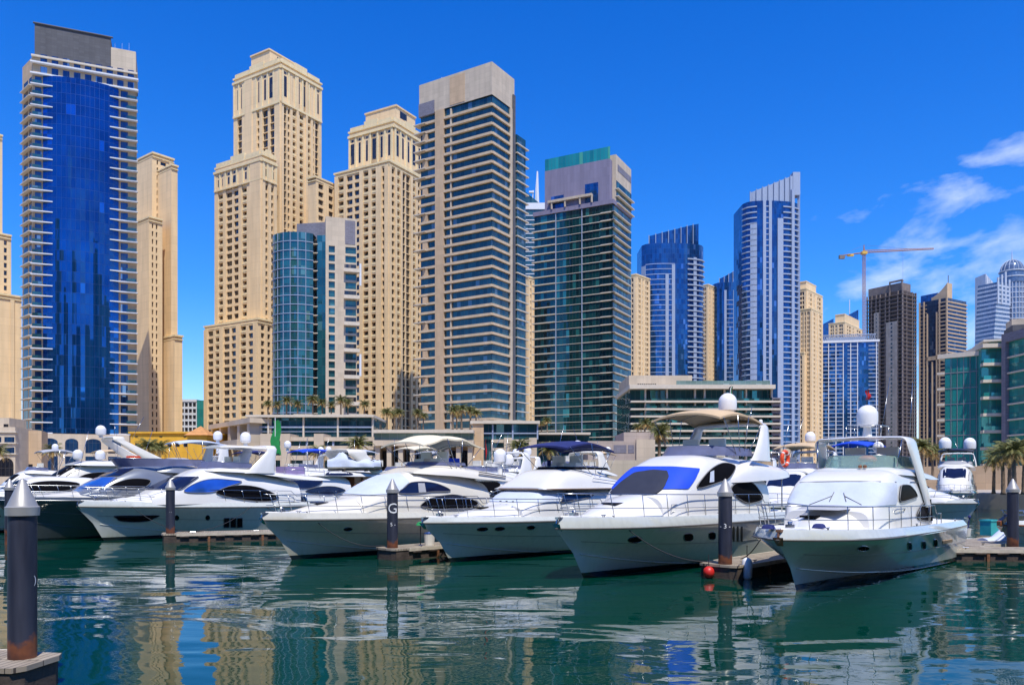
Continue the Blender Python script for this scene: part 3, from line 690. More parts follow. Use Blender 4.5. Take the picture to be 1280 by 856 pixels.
# ------------------------------------------------------------------ rounded blue towers with fins
def rounded_blue(label, xl, xr, ty_body, ty_l, ty_r, D, split, fin=True, rim=2.0, base_y=None, bands=None):
    """body with bowed plan; roof screen sloping up to the right"""
    z = lambda py: H+(598-py)/1000*D
    X0, X1 = (xl+1-640)/1000*(D+8), (xr-640)/1000*(D+9); w = X1-X0; base = Vector(((X0+X1)/2, D+10, GZ))
    root = empty('blue_tower', base, label, 'tower')
    n = 20; plan = []
    for i in range(n+1):
        s = i/n; plan.append((X0+w*s, D+8-8*math.sqrt(max(0, 1-(abs(2*s-1))**2.6))+s*3))
    zt = z(ty_body); mb = MB(); L = 0; Ls = [0]
    for a, b in zip(plan[:-1], plan[1:]):
        l = math.hypot(b[0]-a[0], b[1]-a[1]); mb.face([(a[0], a[1], GZ), (b[0], b[1], GZ), (b[0], b[1], zt), (a[0], a[1], zt)], [(L, GZ), (L+l, GZ), (L+l, zt), (L, zt)]); L += l; Ls.append(L)
    bk = [(X1, D+30), (X0, D+28)]
    full = plan+bk
    for a, b in ((plan[-1], bk[0]), (bk[0], bk[1]), (bk[1], plan[0])):
        mb.face([(a[0], a[1], GZ), (b[0], b[1], GZ), (b[0], b[1], zt), (a[0], a[1], zt)])
    mb.face([(p[0], p[1], zt) for p in full]); mb.build('curtain_wall', M_['bglass2'], root, base)
    def seg(i0, i1, z0, z1, o0, o1, mb):
        rows = [[], [], [], []]
        for i in range(i0, i1+1):
            p = plan[i]; q0 = plan[max(0, i-1)]; q1 = plan[min(n, i+1)]; d = Vector((q1[0]-q0[0], q1[1]-q0[1])).normalized(); nn = Vector((d.y, -d.x))
            for r, (o, zz) in zip(rows, ((o0, z0), (o1, z0), (o1, z1), (o0, z1))): r.append((p[0]+nn.x*o, p[1]+nn.y*o, zz))
        mb.grid(rows, closed=False); mb.mesh([rows[0][0], rows[1][0], rows[2][0], rows[3][0]], [(0, 1, 2, 3)]); mb.mesh([rows[0][-1], rows[1][-1], rows[2][-1], rows[3][-1]], [(3, 2, 1, 0)]); mb.grid([rows[3], rows[0]])
    # white floor bands left and balcony slabs right of the blue strip, picture-frame piers
    fl = flo(GZ+4, zt, 3.5)
    for k, (fz, fh) in enumerate(fl):
        for (i0, i1, th, o, top, part) in split:
            if fz+fh > z(top): continue
            m = MB(); seg(i0, i1, fz-th/2, fz+th/2, -.15, o, m); m.build(part, M_['bslab' if part == 'balcony_slab' else 'bluegrey'], root, base)
    for (i0, i1, top, o) in (bands or ()):
        m = MB(); seg(i0, i1, GZ+2, z(top), -.1, o, m); m.build('pier', M_['bluegrey'], root, base)
    # roof screen with fins
    a0, a1 = 2, n-2; k0 = a0
    for i in range(a0, a1):
        s0, s1 = (i-a0)/(a1-a0), (i+1-a0)/(a1-a0); y0 = ty_l+(ty_r-ty_l)*s0**1.15; y1 = ty_l+(ty_r-ty_l)*s1**1.15
        p, q = plan[i], plan[i+1]; m = MB(); dy = 1.2
        A = [(p[0], p[1]+dy, zt), (q[0], q[1]+dy, zt), (q[0], q[1]+dy, z(y1)), (p[0], p[1]+dy, z(y0))]
        B = [(x, y+.5, zz) for x, y, zz in A]
        for fc in ((A[0], A[1], A[2], A[3]), (B[1], B[0], B[3], B[2]), (A[3], A[2], B[2], B[3]), (A[1], B[1], B[2], A[2]), (B[0], A[0], A[3], B[3])): m.face(list(fc))
        m.build('roof_screen', M_['bglass2' if fin else 'bluegrey'], root, base)
        if i % 2 == 0:
            m = MB(); m.box((p[0]-.2, p[1]+.2, zt-1), (.4, 0, 0), (0, .9, 0), (0, 0, z(y0)-zt+1.5)); m.build('fin', M_['bluegrey'], root, base)
    return root, base, plan, z, seg
rounded_blue('royal blue rounded tower with raked glass crown, right of the dark teal tower', 801, 880, 303, 293, 276, 540,
    [(1, 10, .45, .2, 316, 'floor_band'), (14, 20, .8, 1.0, 312, 'balcony_slab')], bands=[(9, 10, 330, .5), (0, 1, 330, .3), (7, 8, 342, .35), (16, 17, 320, .6)])
rounded_blue('smaller dark blue tower tucked behind the left side of the tallest blue tower', 891, 945, 352, 347, 322, 620,
    [(4, 9, .5, .3, 364, 'floor_band'), (14, 20, .8, .8, 362, 'balcony_slab')], bands=[(4, 5, 362, .5), (8, 9, 362, .4)])
r_, b_, pl_, z_, seg_ = rounded_blue('tallest slender blue tower with white balconies and a crown rising to a point', 927, 999, 250, 238, 214, 500,
    [(0, 4, .7, .6, 243, 'balcony_slab'), (6, 9, .6, .25, 250, 'floor_band'), (13, 20, .7, .8, 238, 'balcony_slab')], fin=False,
    bands=[(2, 4, 277, .6), (6, 7, 250, .5), (8, 9, 250, .5), (11, 13, 272, .7), (16, 17, 235, 1.2), (19, 20, 230, 1.2)])
m = MB(); p = pl_[18]; m.box((p[0]-1.5, p[1], z_(240)), (4.5, 0, 0), (0, 6, 0), (0, 0, z_(211)-z_(240))); m.build('mast_wall', M_['bluegrey'], r_, b_)

# ------------------------------------------------------------------ white-framed block below the crane
def framed_block():
    D = 620; base = P(1062, 598, D+12); base.z = GZ; root = empty('apartment_block', base, 'white-framed blue apartment block with latticed roof parapet, below the crane', 'building')
    z = lambda py: H+(598-py)/1000*D
    f = Face((P(1026, 0, D+4).x, D+4), (P(1097, 0, D-4).x, D-4), 0, 1); w = f.w; zt = z(428)
    m = MB(); f.box(m, 0, w, GZ, zt, -26, 0); m.build('curtain_wall', M_['bglass2'], root, base)
    for (fz, fh) in flo(GZ+4, zt, 3.0):
        m = MB(); f.box(m, -.3, w*.40, fz-.28, fz+.28, -.2, .6); m.build('balcony_slab', M_['bslab'], root, base); m = MB(); f.box(m, w*.47, w*.66, fz-.28, fz+.28, -.2, .6); m.build('balcony_slab', M_['bslab'], root, base); m = MB(); f.box(m, w*.84, w+.4, fz-.28, fz+.28, -.2, .6); m.build('balcony_slab', M_['bslab'], root, base)
    for t in (.0, .13, .26, .39, .52, .64, .97):
        m = MB(); f.box(m, w*t, w*t+.55, GZ, zt, -.2, .7); m.build('pier', M_['wslab'], root, base)
    m = MB(); f.box(m, -.8, w+1.2, zt, zt+1.6, -27, 1.2); m.build('cornice', M_['wslab'], root, base)
    m = MB()
    for i in range(24):
        t = w*(.04+.92*i/24); a = f.pt(t, zt+1.6, .3); b = f.pt(t+w*.04, zt+5.8, .3); c = f.pt(t+w*.04, zt+1.6, .3); d = f.pt(t, zt+5.8, .3)
        m.tube([a, b], .22, 4); m.tube([c, d], .22, 4)
    f.box(m, w*.04, w*.97, zt+5.6, zt+6.2, .1, .6); m.build('lattice_parapet', M_['bluegrey'], root, base)
    m = MB(); f.box(m, w*.12, w*.8, zt+1.6, zt+4.8, -20, -3); m.build('roof_house', M_['bluegrey'], root, base)
framed_block()
# two blue glass peaks peeping out behind the squat beige tower
for k, (xl, xr, yl, yr, lab) in enumerate(((1029, 1042, 405, 398, 'left-hand blue glass roof peak behind the squat beige tower'), (1060, 1073, 394, 387, 'right-hand blue glass roof peak behind the squat beige tower'))):
    D = 900; z = lambda py: H+(598-py)/1000*D; a, c = (xl-640)/1000*D, (xr-640)/1000*D; base = Vector(((a+c)/2, D+6, GZ)); m = MB()
    root = empty('glass_building', base, lab, 'building')
    q = [(a, D), (c, D), (c, D+12), (a, D+12)]; zz = [z(yl), z(yr), z(yr), z(yl)]
    for i in range(4):
        j = (i+1) % 4; m.face([(*q[i], GZ), (*q[j], GZ), (*q[j], zz[j]), (*q[i], zz[i])])
    m.face([(*q[i], zz[i]) for i in range(4)]); m.build('curtain_wall', M_['bglass2'], root, base)
    if k:
        m = MB(); m.tube([(a+3, D+3, z(392)), (a+3, D+3, z(374))], .5, 5); m.build('mast', M_['wslab'], root, base)

# ------------------------------------------------------------------ tower under construction and its crane
def shell_tower():
    D = 700; base = P(1116, 598, D+14); base.z = GZ; root = empty('unfinished_tower', base, 'dark bare concrete tower still under construction beside the crane', 'tower')
    z = lambda py: H+(598-py)/1000*D; phi = 40
    C, Rr, Bk, Ll = corner_block(1128, D, 1083, 1146, 34); f = Face(Ll, C, 0, 1); g = Face(C, Rr, 0, 1); w, gw = f.w, g.w; zt = z(362)
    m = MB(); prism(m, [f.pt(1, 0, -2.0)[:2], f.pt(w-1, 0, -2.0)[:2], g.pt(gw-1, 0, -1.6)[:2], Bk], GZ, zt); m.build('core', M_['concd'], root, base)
    fl = flo(GZ+4, zt, 3.5)
    for (fz, fh) in fl:
        m = MB(); f.box(m, -.4, w+.3, fz-.2, fz+.2, -2.2, .2); g.box(m, 0, gw+.3, fz-.2, fz+.2, -2.2, .2); m.build('floor_slab', M_['conc'], root, base)
    for t in (0, .13, .26, .37, .52, .63, .86, .98):
        m = MB(); f.box(m, w*t, w*t+.7, GZ, zt, -1.5, 0); m.build('column', M_['conc'], root, base)
    for t in (.3, .7, .96):
        m = MB(); g.box(m, gw*t, gw*t+.7, GZ, zt, -1.5, 0); m.build('column', M_['conc'], root, base)
    for (t0, t1, y0, y1) in ((.56, .86, 600, 400), (.22, .36, 560, 385)):
        m = MB(); f.box(m, w*t0, w*t1, z(y0), z(y1), -.3, .28); m.build('pale_panel', stonep, root, base)
        for (fz, fh) in flo(z(y0), z(y1), 3.5):
            q = MB(); f.box(q, w*(t0+(t1-t0)*.42), w*(t0+(t1-t0)*.58), fz+.8, fz+2.6, .2, .31); q.build('window', M_['pane'], root, base)
    m = MB(); f.box(m, w*.02, w*.95, zt+.2, z(352), -16, -2); m.build('roof_core', M_['conc'], root, base)
    m = MB()
    for t in (.62, .95): f.box(m, w*t, w*t+.9, zt, z(349), -2, -1)
    f.box(m, w*.62, w*.98, z(350.5), z(348.5), -2.3, -.8); m.build('roof_frame', M_['conc'], root, base)
stonep = stone('pale_block_infill', (.30, .27, .24), 3.0, 3.5, .12, .2)
shell_tower()
def crane():
    D = 690; base = P(1080, 598, D); base.z = GZ; root = empty('tower_crane', base, 'orange-red tower crane with a long jib beside the unfinished tower', 'crane')
    z = lambda py: H+(598-py)/1000*D; X = base.x; zt = z(318)
    m = MB(); s = 1.0
    for dx in (-s, s):
        for dy in (-s, s): m.tube([(X+dx, D+dy, GZ), (X+dx, D+dy, zt)], .20, 4)
    n = 44
    for i in range(n):
        a, b = GZ+(zt-GZ)*i/n, GZ+(zt-GZ)*(i+1)/n
        for sy in (-s, s): m.tube([(X-s, D+sy, a), (X+s, D+sy, b)], .11, 3); m.tube([(X+s, D+sy, a), (X-s, D+sy, b)], .11, 3)
    m.build('mast', M_['crane'], root, base)
    m = MB(); m.cbox((X, D, zt+1.2), (4.4, 4, 2.4)); m.build('slewing_cab', M_['craney'], root, base)
    m = MB(); m.tube([(X, D, zt+2), (X, D, z(306))], [.9, .3], 4); m.build('tower_peak', M_['crane'], root, base)
    e = P(1167, 311.5, D+25); cj = P(1049, 320, D-12); j0 = Vector((X, D, zt+1.5))
    m = MB(); N = 26
    for o in ((0, -.9, 0), (0, .9, 0), (0, 0, 1.9)): m.tube([j0+Vector(o), e+Vector(o)*.5], .26, 4)
    for i in range(N):
        a = j0.lerp(e, i/N); b = j0.lerp(e, (i+1)/N); k = 1-.5*i/N
        m.tube([a+Vector((0, -.9, 0))*k, a.lerp(b, .5)+Vector((0, 0, 1.9))*k, b+Vector((0, -.9, 0))*k], .15, 3)
    m.build('jib', M_['crane'], root, base)
    m = MB()
    for o in ((0, -.8, 0), (0, .8, 0)): m.tube([j0+Vector(o), cj+Vector(o)], .32, 4)
    m.build('counter_jib', M_['crane'], root, base)
    m = MB(); m.cbox(cj+Vector((2.2, 0, -.9)), (4.5, 2.4, 3.0)); m.build('counterweight', M_['conc'], root, base)
    m = MB(); m.cbox(cj.lerp(j0, .45)+Vector((0, 0, -.7)), (5, 2, 1.8)); m.build('winch_house', M_['craney'], root, base)
    top = Vector((X, D, z(306.5))); m = MB(); m.tube([top, j0.lerp(e, .62)+Vector((0, 0, 1.6))], .09, 3); m.tube([top, cj], .09, 3); m.build('tie_rod', M_['conc'], root, base)
    hk = j0.lerp(e, .55); m = MB(); m.tube([hk, hk-Vector((0, 0, 26))], .08, 3); m.cbox(hk-Vector((0, 0, 26.5)), (.8, .8, 1.4)); m.build('hook_line', M_['conc'], root, base)
crane()

# ------------------------------------------------------------------ beige-and-blue tower with a curved crest
def crest_tower():
    D = 720; base = P(1178, 598, D+14); base.z = GZ; root = empty('apartment_tower', base, 'tan and blue tower with a sail-like curved crest, right of the unfinished tower', 'tower')
    z = lambda py: H+(598-py)/1000*D
    C, Rr, Bk, Ll = corner_block(1184, D, 1149, 1208, 32); f = Face(Ll, C, 0, 1); g = Face(C, Rr, 0, 1); w, gw = f.w, g.w; zt = z(372)
    m = MB(); prism(m, [C, Rr, Bk, Ll], GZ, zt); m.build('curtain_wall', M_['bglass3'], root, base)
    for (fz, fh) in flo(GZ+4, zt, 3.5):
        m = MB(); f.box(m, w*.70, w+.5, fz-.5, fz+.5, -.2, .8); g.box(m, 0, gw+.6, fz-.5, fz+.5, -.2, .8); m.build('balcony_slab', M_['tan'], root, base)
        m = MB(); f.box(m, -.3, w*.28, fz-.3, fz+.3, -.2, .4); m.build('floor_band', M_['tan'], root, base)
    for (t, y) in ((0, 372), (.16, 372), (.28, 388), (.46, 450), (.62, 388), (.72, 372), (.97, 372)):
        m = MB(); f.box(m, w*t, w*t+1.1, GZ, z(y), -.2, .9); m.build('pier', M_['tan'], root, base)
    m = MB(); f.box(m, w*.28, w*.74, z(448), z(443), -.2, .9); m.build('sky_beam', M_['tan'], root, base)
    m = MB(); f.box(m, w*.02, w*.62, zt, z(363), -12, -1.5); m.build('roof_glass', M_['bglass2'], root, base)
    # sail crest
    m = MB(); n = 10; A = []; B = []
    for i in range(n+1):
        s = i/n; t = w*(.42+.56*s); y = 368-15*s**1.6
        A.append((f.pt(t, zt, -1), f.pt(t, z(y), -1))); B.append((f.pt(t, zt, -9), f.pt(t, z(y), -9)))
    for i in range(n):
        m.face([A[i][0], A[i+1][0], A[i+1][1], A[i][1]]); m.face([B[i+1][0], B[i][0], B[i][1], B[i+1][1]]); m.face([A[i][1], A[i+1][1], B[i+1][1], B[i][1]])
    m.face([A[n][0], B[n][0], B[n][1], A[n][1]]); m.build('crest', M_['tan'], root, base)
    m = MB(); q = f.pt(w*.95, z(353), -4); m.tube([q, (q[0], q[1], z(343))], .35, 4); m.build('mast', M_['dgrey'], root, base)
crest_tower()

# ------------------------------------------------------------------ twisted tower and domed tower, far right
def twisted_tower():
    D = 1100; base = P(1240, 598, D+20); base.z = GZ; root = empty('twisted_tower', base, 'pale twisted tower with slanting sides and a ragged top, left of the domed tower', 'tower')
    z = lambda py: H+(598-py)/1000*D; zt = z(352); n = 46; hw = 16.5; rows = []
    for i in range(n+1):
        a = R(-8+38*i/n); zz = GZ+(zt-GZ)*i/n; k = 1-.16*i/n; cx = base.x-4+6*i/n
        rows.append([(cx+hw*k*(x*math.cos(a)-y*math.sin(a)), base.y+hw*k*(x*math.sin(a)+y*math.cos(a)), zz) for x, y in ((-1, -1), (-.33, -1), (.33, -1), (1, -1), (1, -.3), (1, .3), (1, 1), (0, 1), (-1, 1), (-1, 0))])
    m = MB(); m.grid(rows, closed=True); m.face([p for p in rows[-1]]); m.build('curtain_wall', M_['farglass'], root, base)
    for i in range(0, n, 1):
        mm = MB(); lo, hi = rows[i], rows[min(n, i+1)]; c = Vector((base.x-4+6*i/n, base.y, 0)); a_ = []; b_ = []; c_ = []
        for p in lo:
            v = Vector(p)-c; v.z = 0; v = v*1.025+c; a_.append((v.x, v.y, p[2])); b_.append((v.x, v.y, p[2]+2.6))
        mm.grid([a_, b_], closed=True); mm.grid([b_, lo_up(lo, 2.6)], closed=True); mm.build('cladding_ring', M_['twist'], root, base)
    for k in range(4):
        t = k/3; p = rows[-1][k]; mm = MB(); mm.box((p[0]-1, p[1]-1, zt-30), (2.2, 0, 0), (0, 2.2, 0), (0, 0, 30+6+5*((k*7) % 3))); mm.build('crown_fin', M_['twist'], root, base)
def lo_up(lo, h): return [(x, y, z+h) for x, y, z in lo]
twisted_tower()
def slant_tower():
    D = 1220; base = P(1242, 598, D+16); base.z = GZ; root = empty('slanted_tower', base, 'pale grey tower with sharply slanted roof, peeping up behind the twisted tower', 'tower')
    z = lambda py: H+(598-py)/1000*D; x0, x1 = [(x-640)/1000*D for x in (1232, 1258)]; m = MB()
    q = [(x0, D), (x1, D), (x1, D+28), (x0, D+28)]; zz = [z(342), z(372), z(372), z(342)]
    for i in range(4):
        j = (i+1) % 4; m.face([(*q[i], GZ), (*q[j], GZ), (*q[j], zz[j]), (*q[i], zz[i])], [(0, GZ), (28, GZ), (28, zz[j]), (0, zz[i])])
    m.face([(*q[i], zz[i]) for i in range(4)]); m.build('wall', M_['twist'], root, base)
    for k in range(5):
        mm = MB(); t = x0+(x1-x0)*(k+.3)/5; mm.box((t, D-.6, GZ), (1.4, 0, 0), (0, .7, 0), (0, 0, z(346+k*5.5)-GZ)); mm.build('fin', M_['wslab'], root, base)
slant_tower()
def domed_tower():
    D = 1150; base = P(1265, 598, D+18); base.z = GZ; root = empty('domed_tower', base, 'distant blue-grey tower crowned by a ribbed dome with a spire', 'tower')
    z = lambda py: H+(598-py)/1000*D; c = (base.x, base.y, 0); r = 16.5
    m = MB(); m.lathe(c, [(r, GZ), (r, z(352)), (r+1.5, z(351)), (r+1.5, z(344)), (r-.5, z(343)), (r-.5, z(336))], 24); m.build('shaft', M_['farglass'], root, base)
    m = MB()
    for k in range(24):
        a = 2*math.pi*k/24; p = (c[0]+(r+.3)*math.cos(a), c[1]+(r+.3)*math.sin(a)); m.tube([(*p, GZ), (*p, z(350))], .9, 4)
    m.build('pilasters', M_['twist'], root, base)
    for (fz, fh) in flo(z(560), z(352), 7.5):
        m = MB(); m.lathe((c[0], c[1], fz), [(r+.1, 0), (r+.9, 0), (r+.9, 1.2), (r+.1, 1.2)], 24, cap=False); m.build('floor_band', M_['twist'], root, base)
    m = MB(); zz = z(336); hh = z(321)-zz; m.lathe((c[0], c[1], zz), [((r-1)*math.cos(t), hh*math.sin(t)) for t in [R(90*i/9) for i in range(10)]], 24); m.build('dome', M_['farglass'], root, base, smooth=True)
    m = MB()
    for k in range(16):
        a = 2*math.pi*k/16; m.tube([(c[0]+(r-.8)*math.cos(t)*math.cos(a), c[1]+(r-.8)*math.cos(t)*math.sin(a), zz+hh*1.02*math.sin(t)) for t in [R(90*i/6) for i in range(7)]], .5, 4)
    for yy, rr in ((336, r), (344, r+1.6), (329, r-4.5)): m.lathe((c[0], c[1], z(yy)), [(rr, -.8), (rr+.8, -.8), (rr+.8, .8), (rr, .8)], 24, cap=False)
    m.build('dome_ribs', M_['twist'], root, base)
    m = MB(); m.tube([(c[0], c[1], z(322)), (c[0], c[1], z(317)), (c[0], c[1], z(307))], [1.6, .7, .15], 8); m.build('spire', M_['twist'], root, base)
domed_tower()

# ------------------------------------------------------------------ right-hand teal office building
def teal_block():
    D = 215; base = P(1240, 598, D+14); base.z = GZ; root = empty('teal_building', base, 'bright teal glass building with beige balcony bands at the right picture edge', 'building')
    z = lambda py: H+(598-py)/1000*D
    f = Face((P(1181, 0, D+2).x, D+2), (P(1229, 0, D-4).x, D-4), 0, 1); w = f.w; zt = z(446)
    m = MB(); f.box(m, 0, w, GZ, zt, -26, 0); m.build('curtain_wall', M_['tealbright'], root, base)
    m = MB(); f.box(m, -1.6, w*.98, zt-.2, zt+1.0, -27, .8); m.build('roof_slab', M_['lslab'], root, base)
    for (fz, fh) in flo(GZ+1, zt, 4.15):
        m = MB(); f.box(m, 0, w, fz-.1, fz+.1, -.1, .12); m.build('floor_band', M_['greyp'], root, base)
        m = MB(); f.box(m, -1.8, -.02, fz-.25, fz+.3, -4, .5); m.build('balcony_slab', M_['lslab'], root, base)
    for i in range(1, 6):
        m = MB(); f.box(m, w*i/6-.06, w*i/6+.06, GZ, zt, -.1, .14); m.build('mullion', M_['greyp'], root, base)
    g = Face((P(1229, 0, D-7).x, D-7), (P(1257, 0, D-8).x, D-8), 0, 1); gw = g.w; zg = z(440)
    m = MB(); g.box(m, 0, gw, GZ, zg, -22, -1.4); m.build('balcony_glass', M_['tealbright'], root, base)
    for (fz, fh) in flo(GZ+1, zg, 4.15):
        m = MB(); g.box(m, -.1, gw, fz-.3, fz+.45, -1.8, .3); m.build('balcony_slab', M_['lslab'], root, base)
        m = MB(); g.box(m, 0, gw, fz+.45, fz+1.5, .1, .18); m.build('balustrade', M_['tealbright'], root, base)
    m = MB(); g.box(m, -.3, gw+.2, zg, zg+1.0, -23, .6); m.build('roof_slab', M_['lslab'], root, base)
    k = Face((P(1256, 0, D-9).x, D-9), (P(1300, 0, D-22).x, D-22), 0, 1); kw = k.w; zk = z(436)
    m = MB(); k.box(m, 0, 1.6, GZ, zk, -20, .9); k.box(m, 0, kw, zk, zk+2.2, -20, .9); m.build('stone_frame', M_['greyp'], root, base)
    m = MB(); k.box(m, 1.5, kw, GZ, zk, -19, 0); m.build('frame_glass', M_['tealbright'], root, base)
    for (fz, fh) in flo(GZ+1, zk, 4.15):
        m = MB(); k.box(m, 1.5, kw, fz-.2, fz+.2, -.1, .5); m.build('floor_band', M_['lslab'], root, base)
    h = Face((P(1236, 0, D+6).x, D+6), (P(1300, 0, D+2).x, D+2), 0, 1)
    m = MB(); h.box(m, 0, h.w, z(442), z(423), -12, 0); m.build('penthouse_glass', M_['tealbright'], root, base)
    m = MB(); h.box(m, -1.6, h.w, z(423), z(420.5), -13, 1.6); m.build('roof_slab', M_['lslab'], root, base)
    m = MB(); h.box(m, h.w*.48, h.w, z(420.5), z(402), -10, -.5); m.build('roof_house', M_['dgrey'], root, base)
    m = MB(); h.box(m, h.w*.50, h.w, z(402), z(393), -9, -2.5); m.build('roof_house', M_['cream'], root, base)
teal_block()
# slim glass tower with a white spire far behind
def spire_tower():
    D = 640; base = P(672, 598, D+10); base.z = GZ; root = empty('spire_tower', base, 'far pale glass tower with white needle spire, just left of the dark teal tower', 'tower')
    z = lambda py: H+(598-py)/1000*D; x0, x1 = (657-640)/1000*D, (684-640)/1000*D; m = MB()
    q = [(x0, D), (x1, D), (x1, D+20), (x0, D+20)]; zz = [z(240), z(262), z(262), z(240)]
    for i in range(4):
        j = (i+1) % 4; m.face([(*q[i], GZ), (*q[j], GZ), (*q[j], zz[j]), (*q[i], zz[i])], [(0, GZ), (17, GZ), (17, zz[j]), (0, zz[i])])
    m.face([(*q[i], zz[i]) for i in range(4)]); m.build('curtain_wall', M_['tealglass'], root, base)
    m = MB(); f = Face((x0, D), (x1, D), 0, 1)
    for (fz, fh) in flo(GZ+4, z(264), 3.6):
        m = MB(); f.box(m, -.3, f.w+.3, fz-.3, fz+.3, -.2, .4); m.build('floor_band', M_['wslab'], root, base)
    m = MB(); f.box(m, 0, f.w*.9, z(262), z(254), -.1, .8); m.build('crown', M_['wslab'], root, base)
    X = (671.5-640)/1000*D; m = MB(); m.tube([(X, D+4, z(262)), (X, D+4, z(235)), (X+.3, D+4, z(212))], [2.2, 1.5, .6], 6); m.build('spire', M_['wslab'], root, base)
    m = MB(); m.tube([(X-4, D+4, z(255)), (X-3, D+4, z(236))], .5, 5); m.cbox((X-4.5, D+4, z(238)), (4, 2, 1.4), 0); m.build('roof_crane', M_['wslab'], root, base)
spire_tower()
# ------------------------------------------------------------------ palms
def palm_mats():
    out = []
    for nm, c1, c2 in (('palm_green', (.06, .085, .016), (.24, .22, .06)), ('palm_dry', (.24, .14, .035), (.42, .27, .07))):
        m, nt, N, L, b = nmat(nm); g = N.new('ShaderNodeObjectInfo'); geo = N.new('ShaderNodeTexCoord'); n1 = N.new('ShaderNodeTexNoise'); n1.inputs['Scale'].default_value = 2.2
        L.new(geo.outputs['Object'], n1.inputs[0]); cr = N.new('ShaderNodeValToRGB'); L.new(n1.outputs[0], cr.inputs[0])
        cr.color_ramp.elements[0].position = .3; cr.color_ramp.elements[1].position = .7
        cr.color_ramp.elements[0].color = (*c1, 1); cr.color_ramp.elements[1].color = (*c2, 1); L.new(cr.outputs[0], b.inputs['Base Color']); setp(b, Roughness=.6)
        out.append(m)
    return out
PALM = palm_mats(); M_['bark'] = plain('palm_bark', (.20, .14, .09), .9, var=.3, scale=6, bump=.6, bscale=14)
def frond(mb, base, az, el, ln, droop, m=0, rnd=random):
    d = Vector((math.cos(az), math.sin(az), 0)); side = Vector((-d.y, d.x, 0)); n = 9; P_ = []
    for i in range(n+1):
        s = i/n; a = el-droop*s**1.5; P_.append((base if i == 0 else P_[-1]+(d*math.cos(a)+Vector((0, 0, math.sin(a))))*ln/n))
    for i in range(n):
        w = .09*(1-i/n)+.03; a, b = P_[i], P_[i+1]
        mb.face([a-side*w*.5, a+side*w*.5, b+side*w*.4, b-side*w*.4], None, m)
    for i in range(1, n+1):
        for k in range(2):
            q = P_[i-1].lerp(P_[i], .25+.5*k); t = (P_[i]-P_[i-1]).normalized(); l = ln*.30*(math.sin(math.pi*min(1, (i+.5*k)/n*.86+.12)))**.7
            for sg in (-1, 1):
                tip = q+(side*sg*.80+t*.62+Vector((0, 0, -.30-.25*rnd.random()))).normalized()*l*(.85+.3*rnd.random())
                mb.face([q, q+t*.11, tip], None, m)
def make_palm(seed, label):
    rnd = random.Random(seed); h = 5.2
    root = empty('palm_tree', (0, 0, 0), label, 'palm tree')
    m = MB(); lean = rnd.uniform(-.25, .25); pts = []; rs = []
    for i in range(15):
        s = i/14; pts.append((lean*s*s, .1*lean*s, h*s)); rs.append(.27-.09*s+.028*(i % 2)+(.10 if i == 0 else 0))
    m.tube(pts, rs, 8); m.build('trunk', M_['bark'], root, smooth=True)
    top = Vector(pts[-1]); mb = MB(); n = 42
    for k in range(n):
        a = k*2.39996+rnd.uniform(-.2, .2); s = k/n; el = R(78-92*s+rnd.uniform(-8, 8)); frond(mb, top+Vector((0, 0, .1)), a, el, 2.9*(.8+.35*rnd.random())*(1-.15*(1-s)), R(62+25*rnd.random()), 1 if s > .80 else 0, rnd)
    mb.build('crown', PALM, root)
    m = MB()
    for k in range(5):
        a = k*1.3; m.tube([top+Vector((0, 0, -.1)), top+Vector((.5*math.cos(a), .5*math.sin(a), -.25)), top+Vector((.75*math.cos(a), .75*math.sin(a), -.9))], [.04, .09, .12], 5)
    m.build('fruit_stalk', PALM[1], root)
    return root
def kids(o): return [c for c in bpy.data.objects if c.parent == o]
PROTO = [make_palm(k, None) for k in (3, 8, 21)]
PROTO_USED = [False]*3
KIDS = [kids(p) for p in PROTO]
def palm(px, pyb, D, hh, label, zb=None, kind=0, group=None, rnd=random.Random(5)):
    """palm whose foot is seen at (px, pyb), hh metres tall"""
    b = P(px, pyb, D);
    if zb is not None: b.z = zb
    k = kind % 3
    if not PROTO_USED[k]: r = PROTO[k]; PROTO_USED[k] = True
    else:
        r = PROTO[k].copy(); COL.objects.link(r)
        for c in KIDS[k]: d = c.copy(); COL.objects.link(d); d.parent = r
    r.location = b; s = hh/7.0; r.scale = (s, s, s); r.rotation_euler = (0, 0, rnd.uniform(0, 6.28)); tag(r, label, 'palm tree', group)
    return r

# ------------------------------------------------------------------ low buildings along the promenade
M_['railglass'] = glass('pale_green_rail_glass', (.12, .20, .18), (.20, .30, .27), 1.6, 2, .08, .1, .01, .05, (.3, .3, .3), .05, (.3, .4, .38))
def zpy(py, D): return H+(598-py)/1000*D
def fpx(xa, Da, xb, Db): return Face(((xa-640)/1000*Da, Da), ((xb-640)/1000*Db, Db), 0, 1)

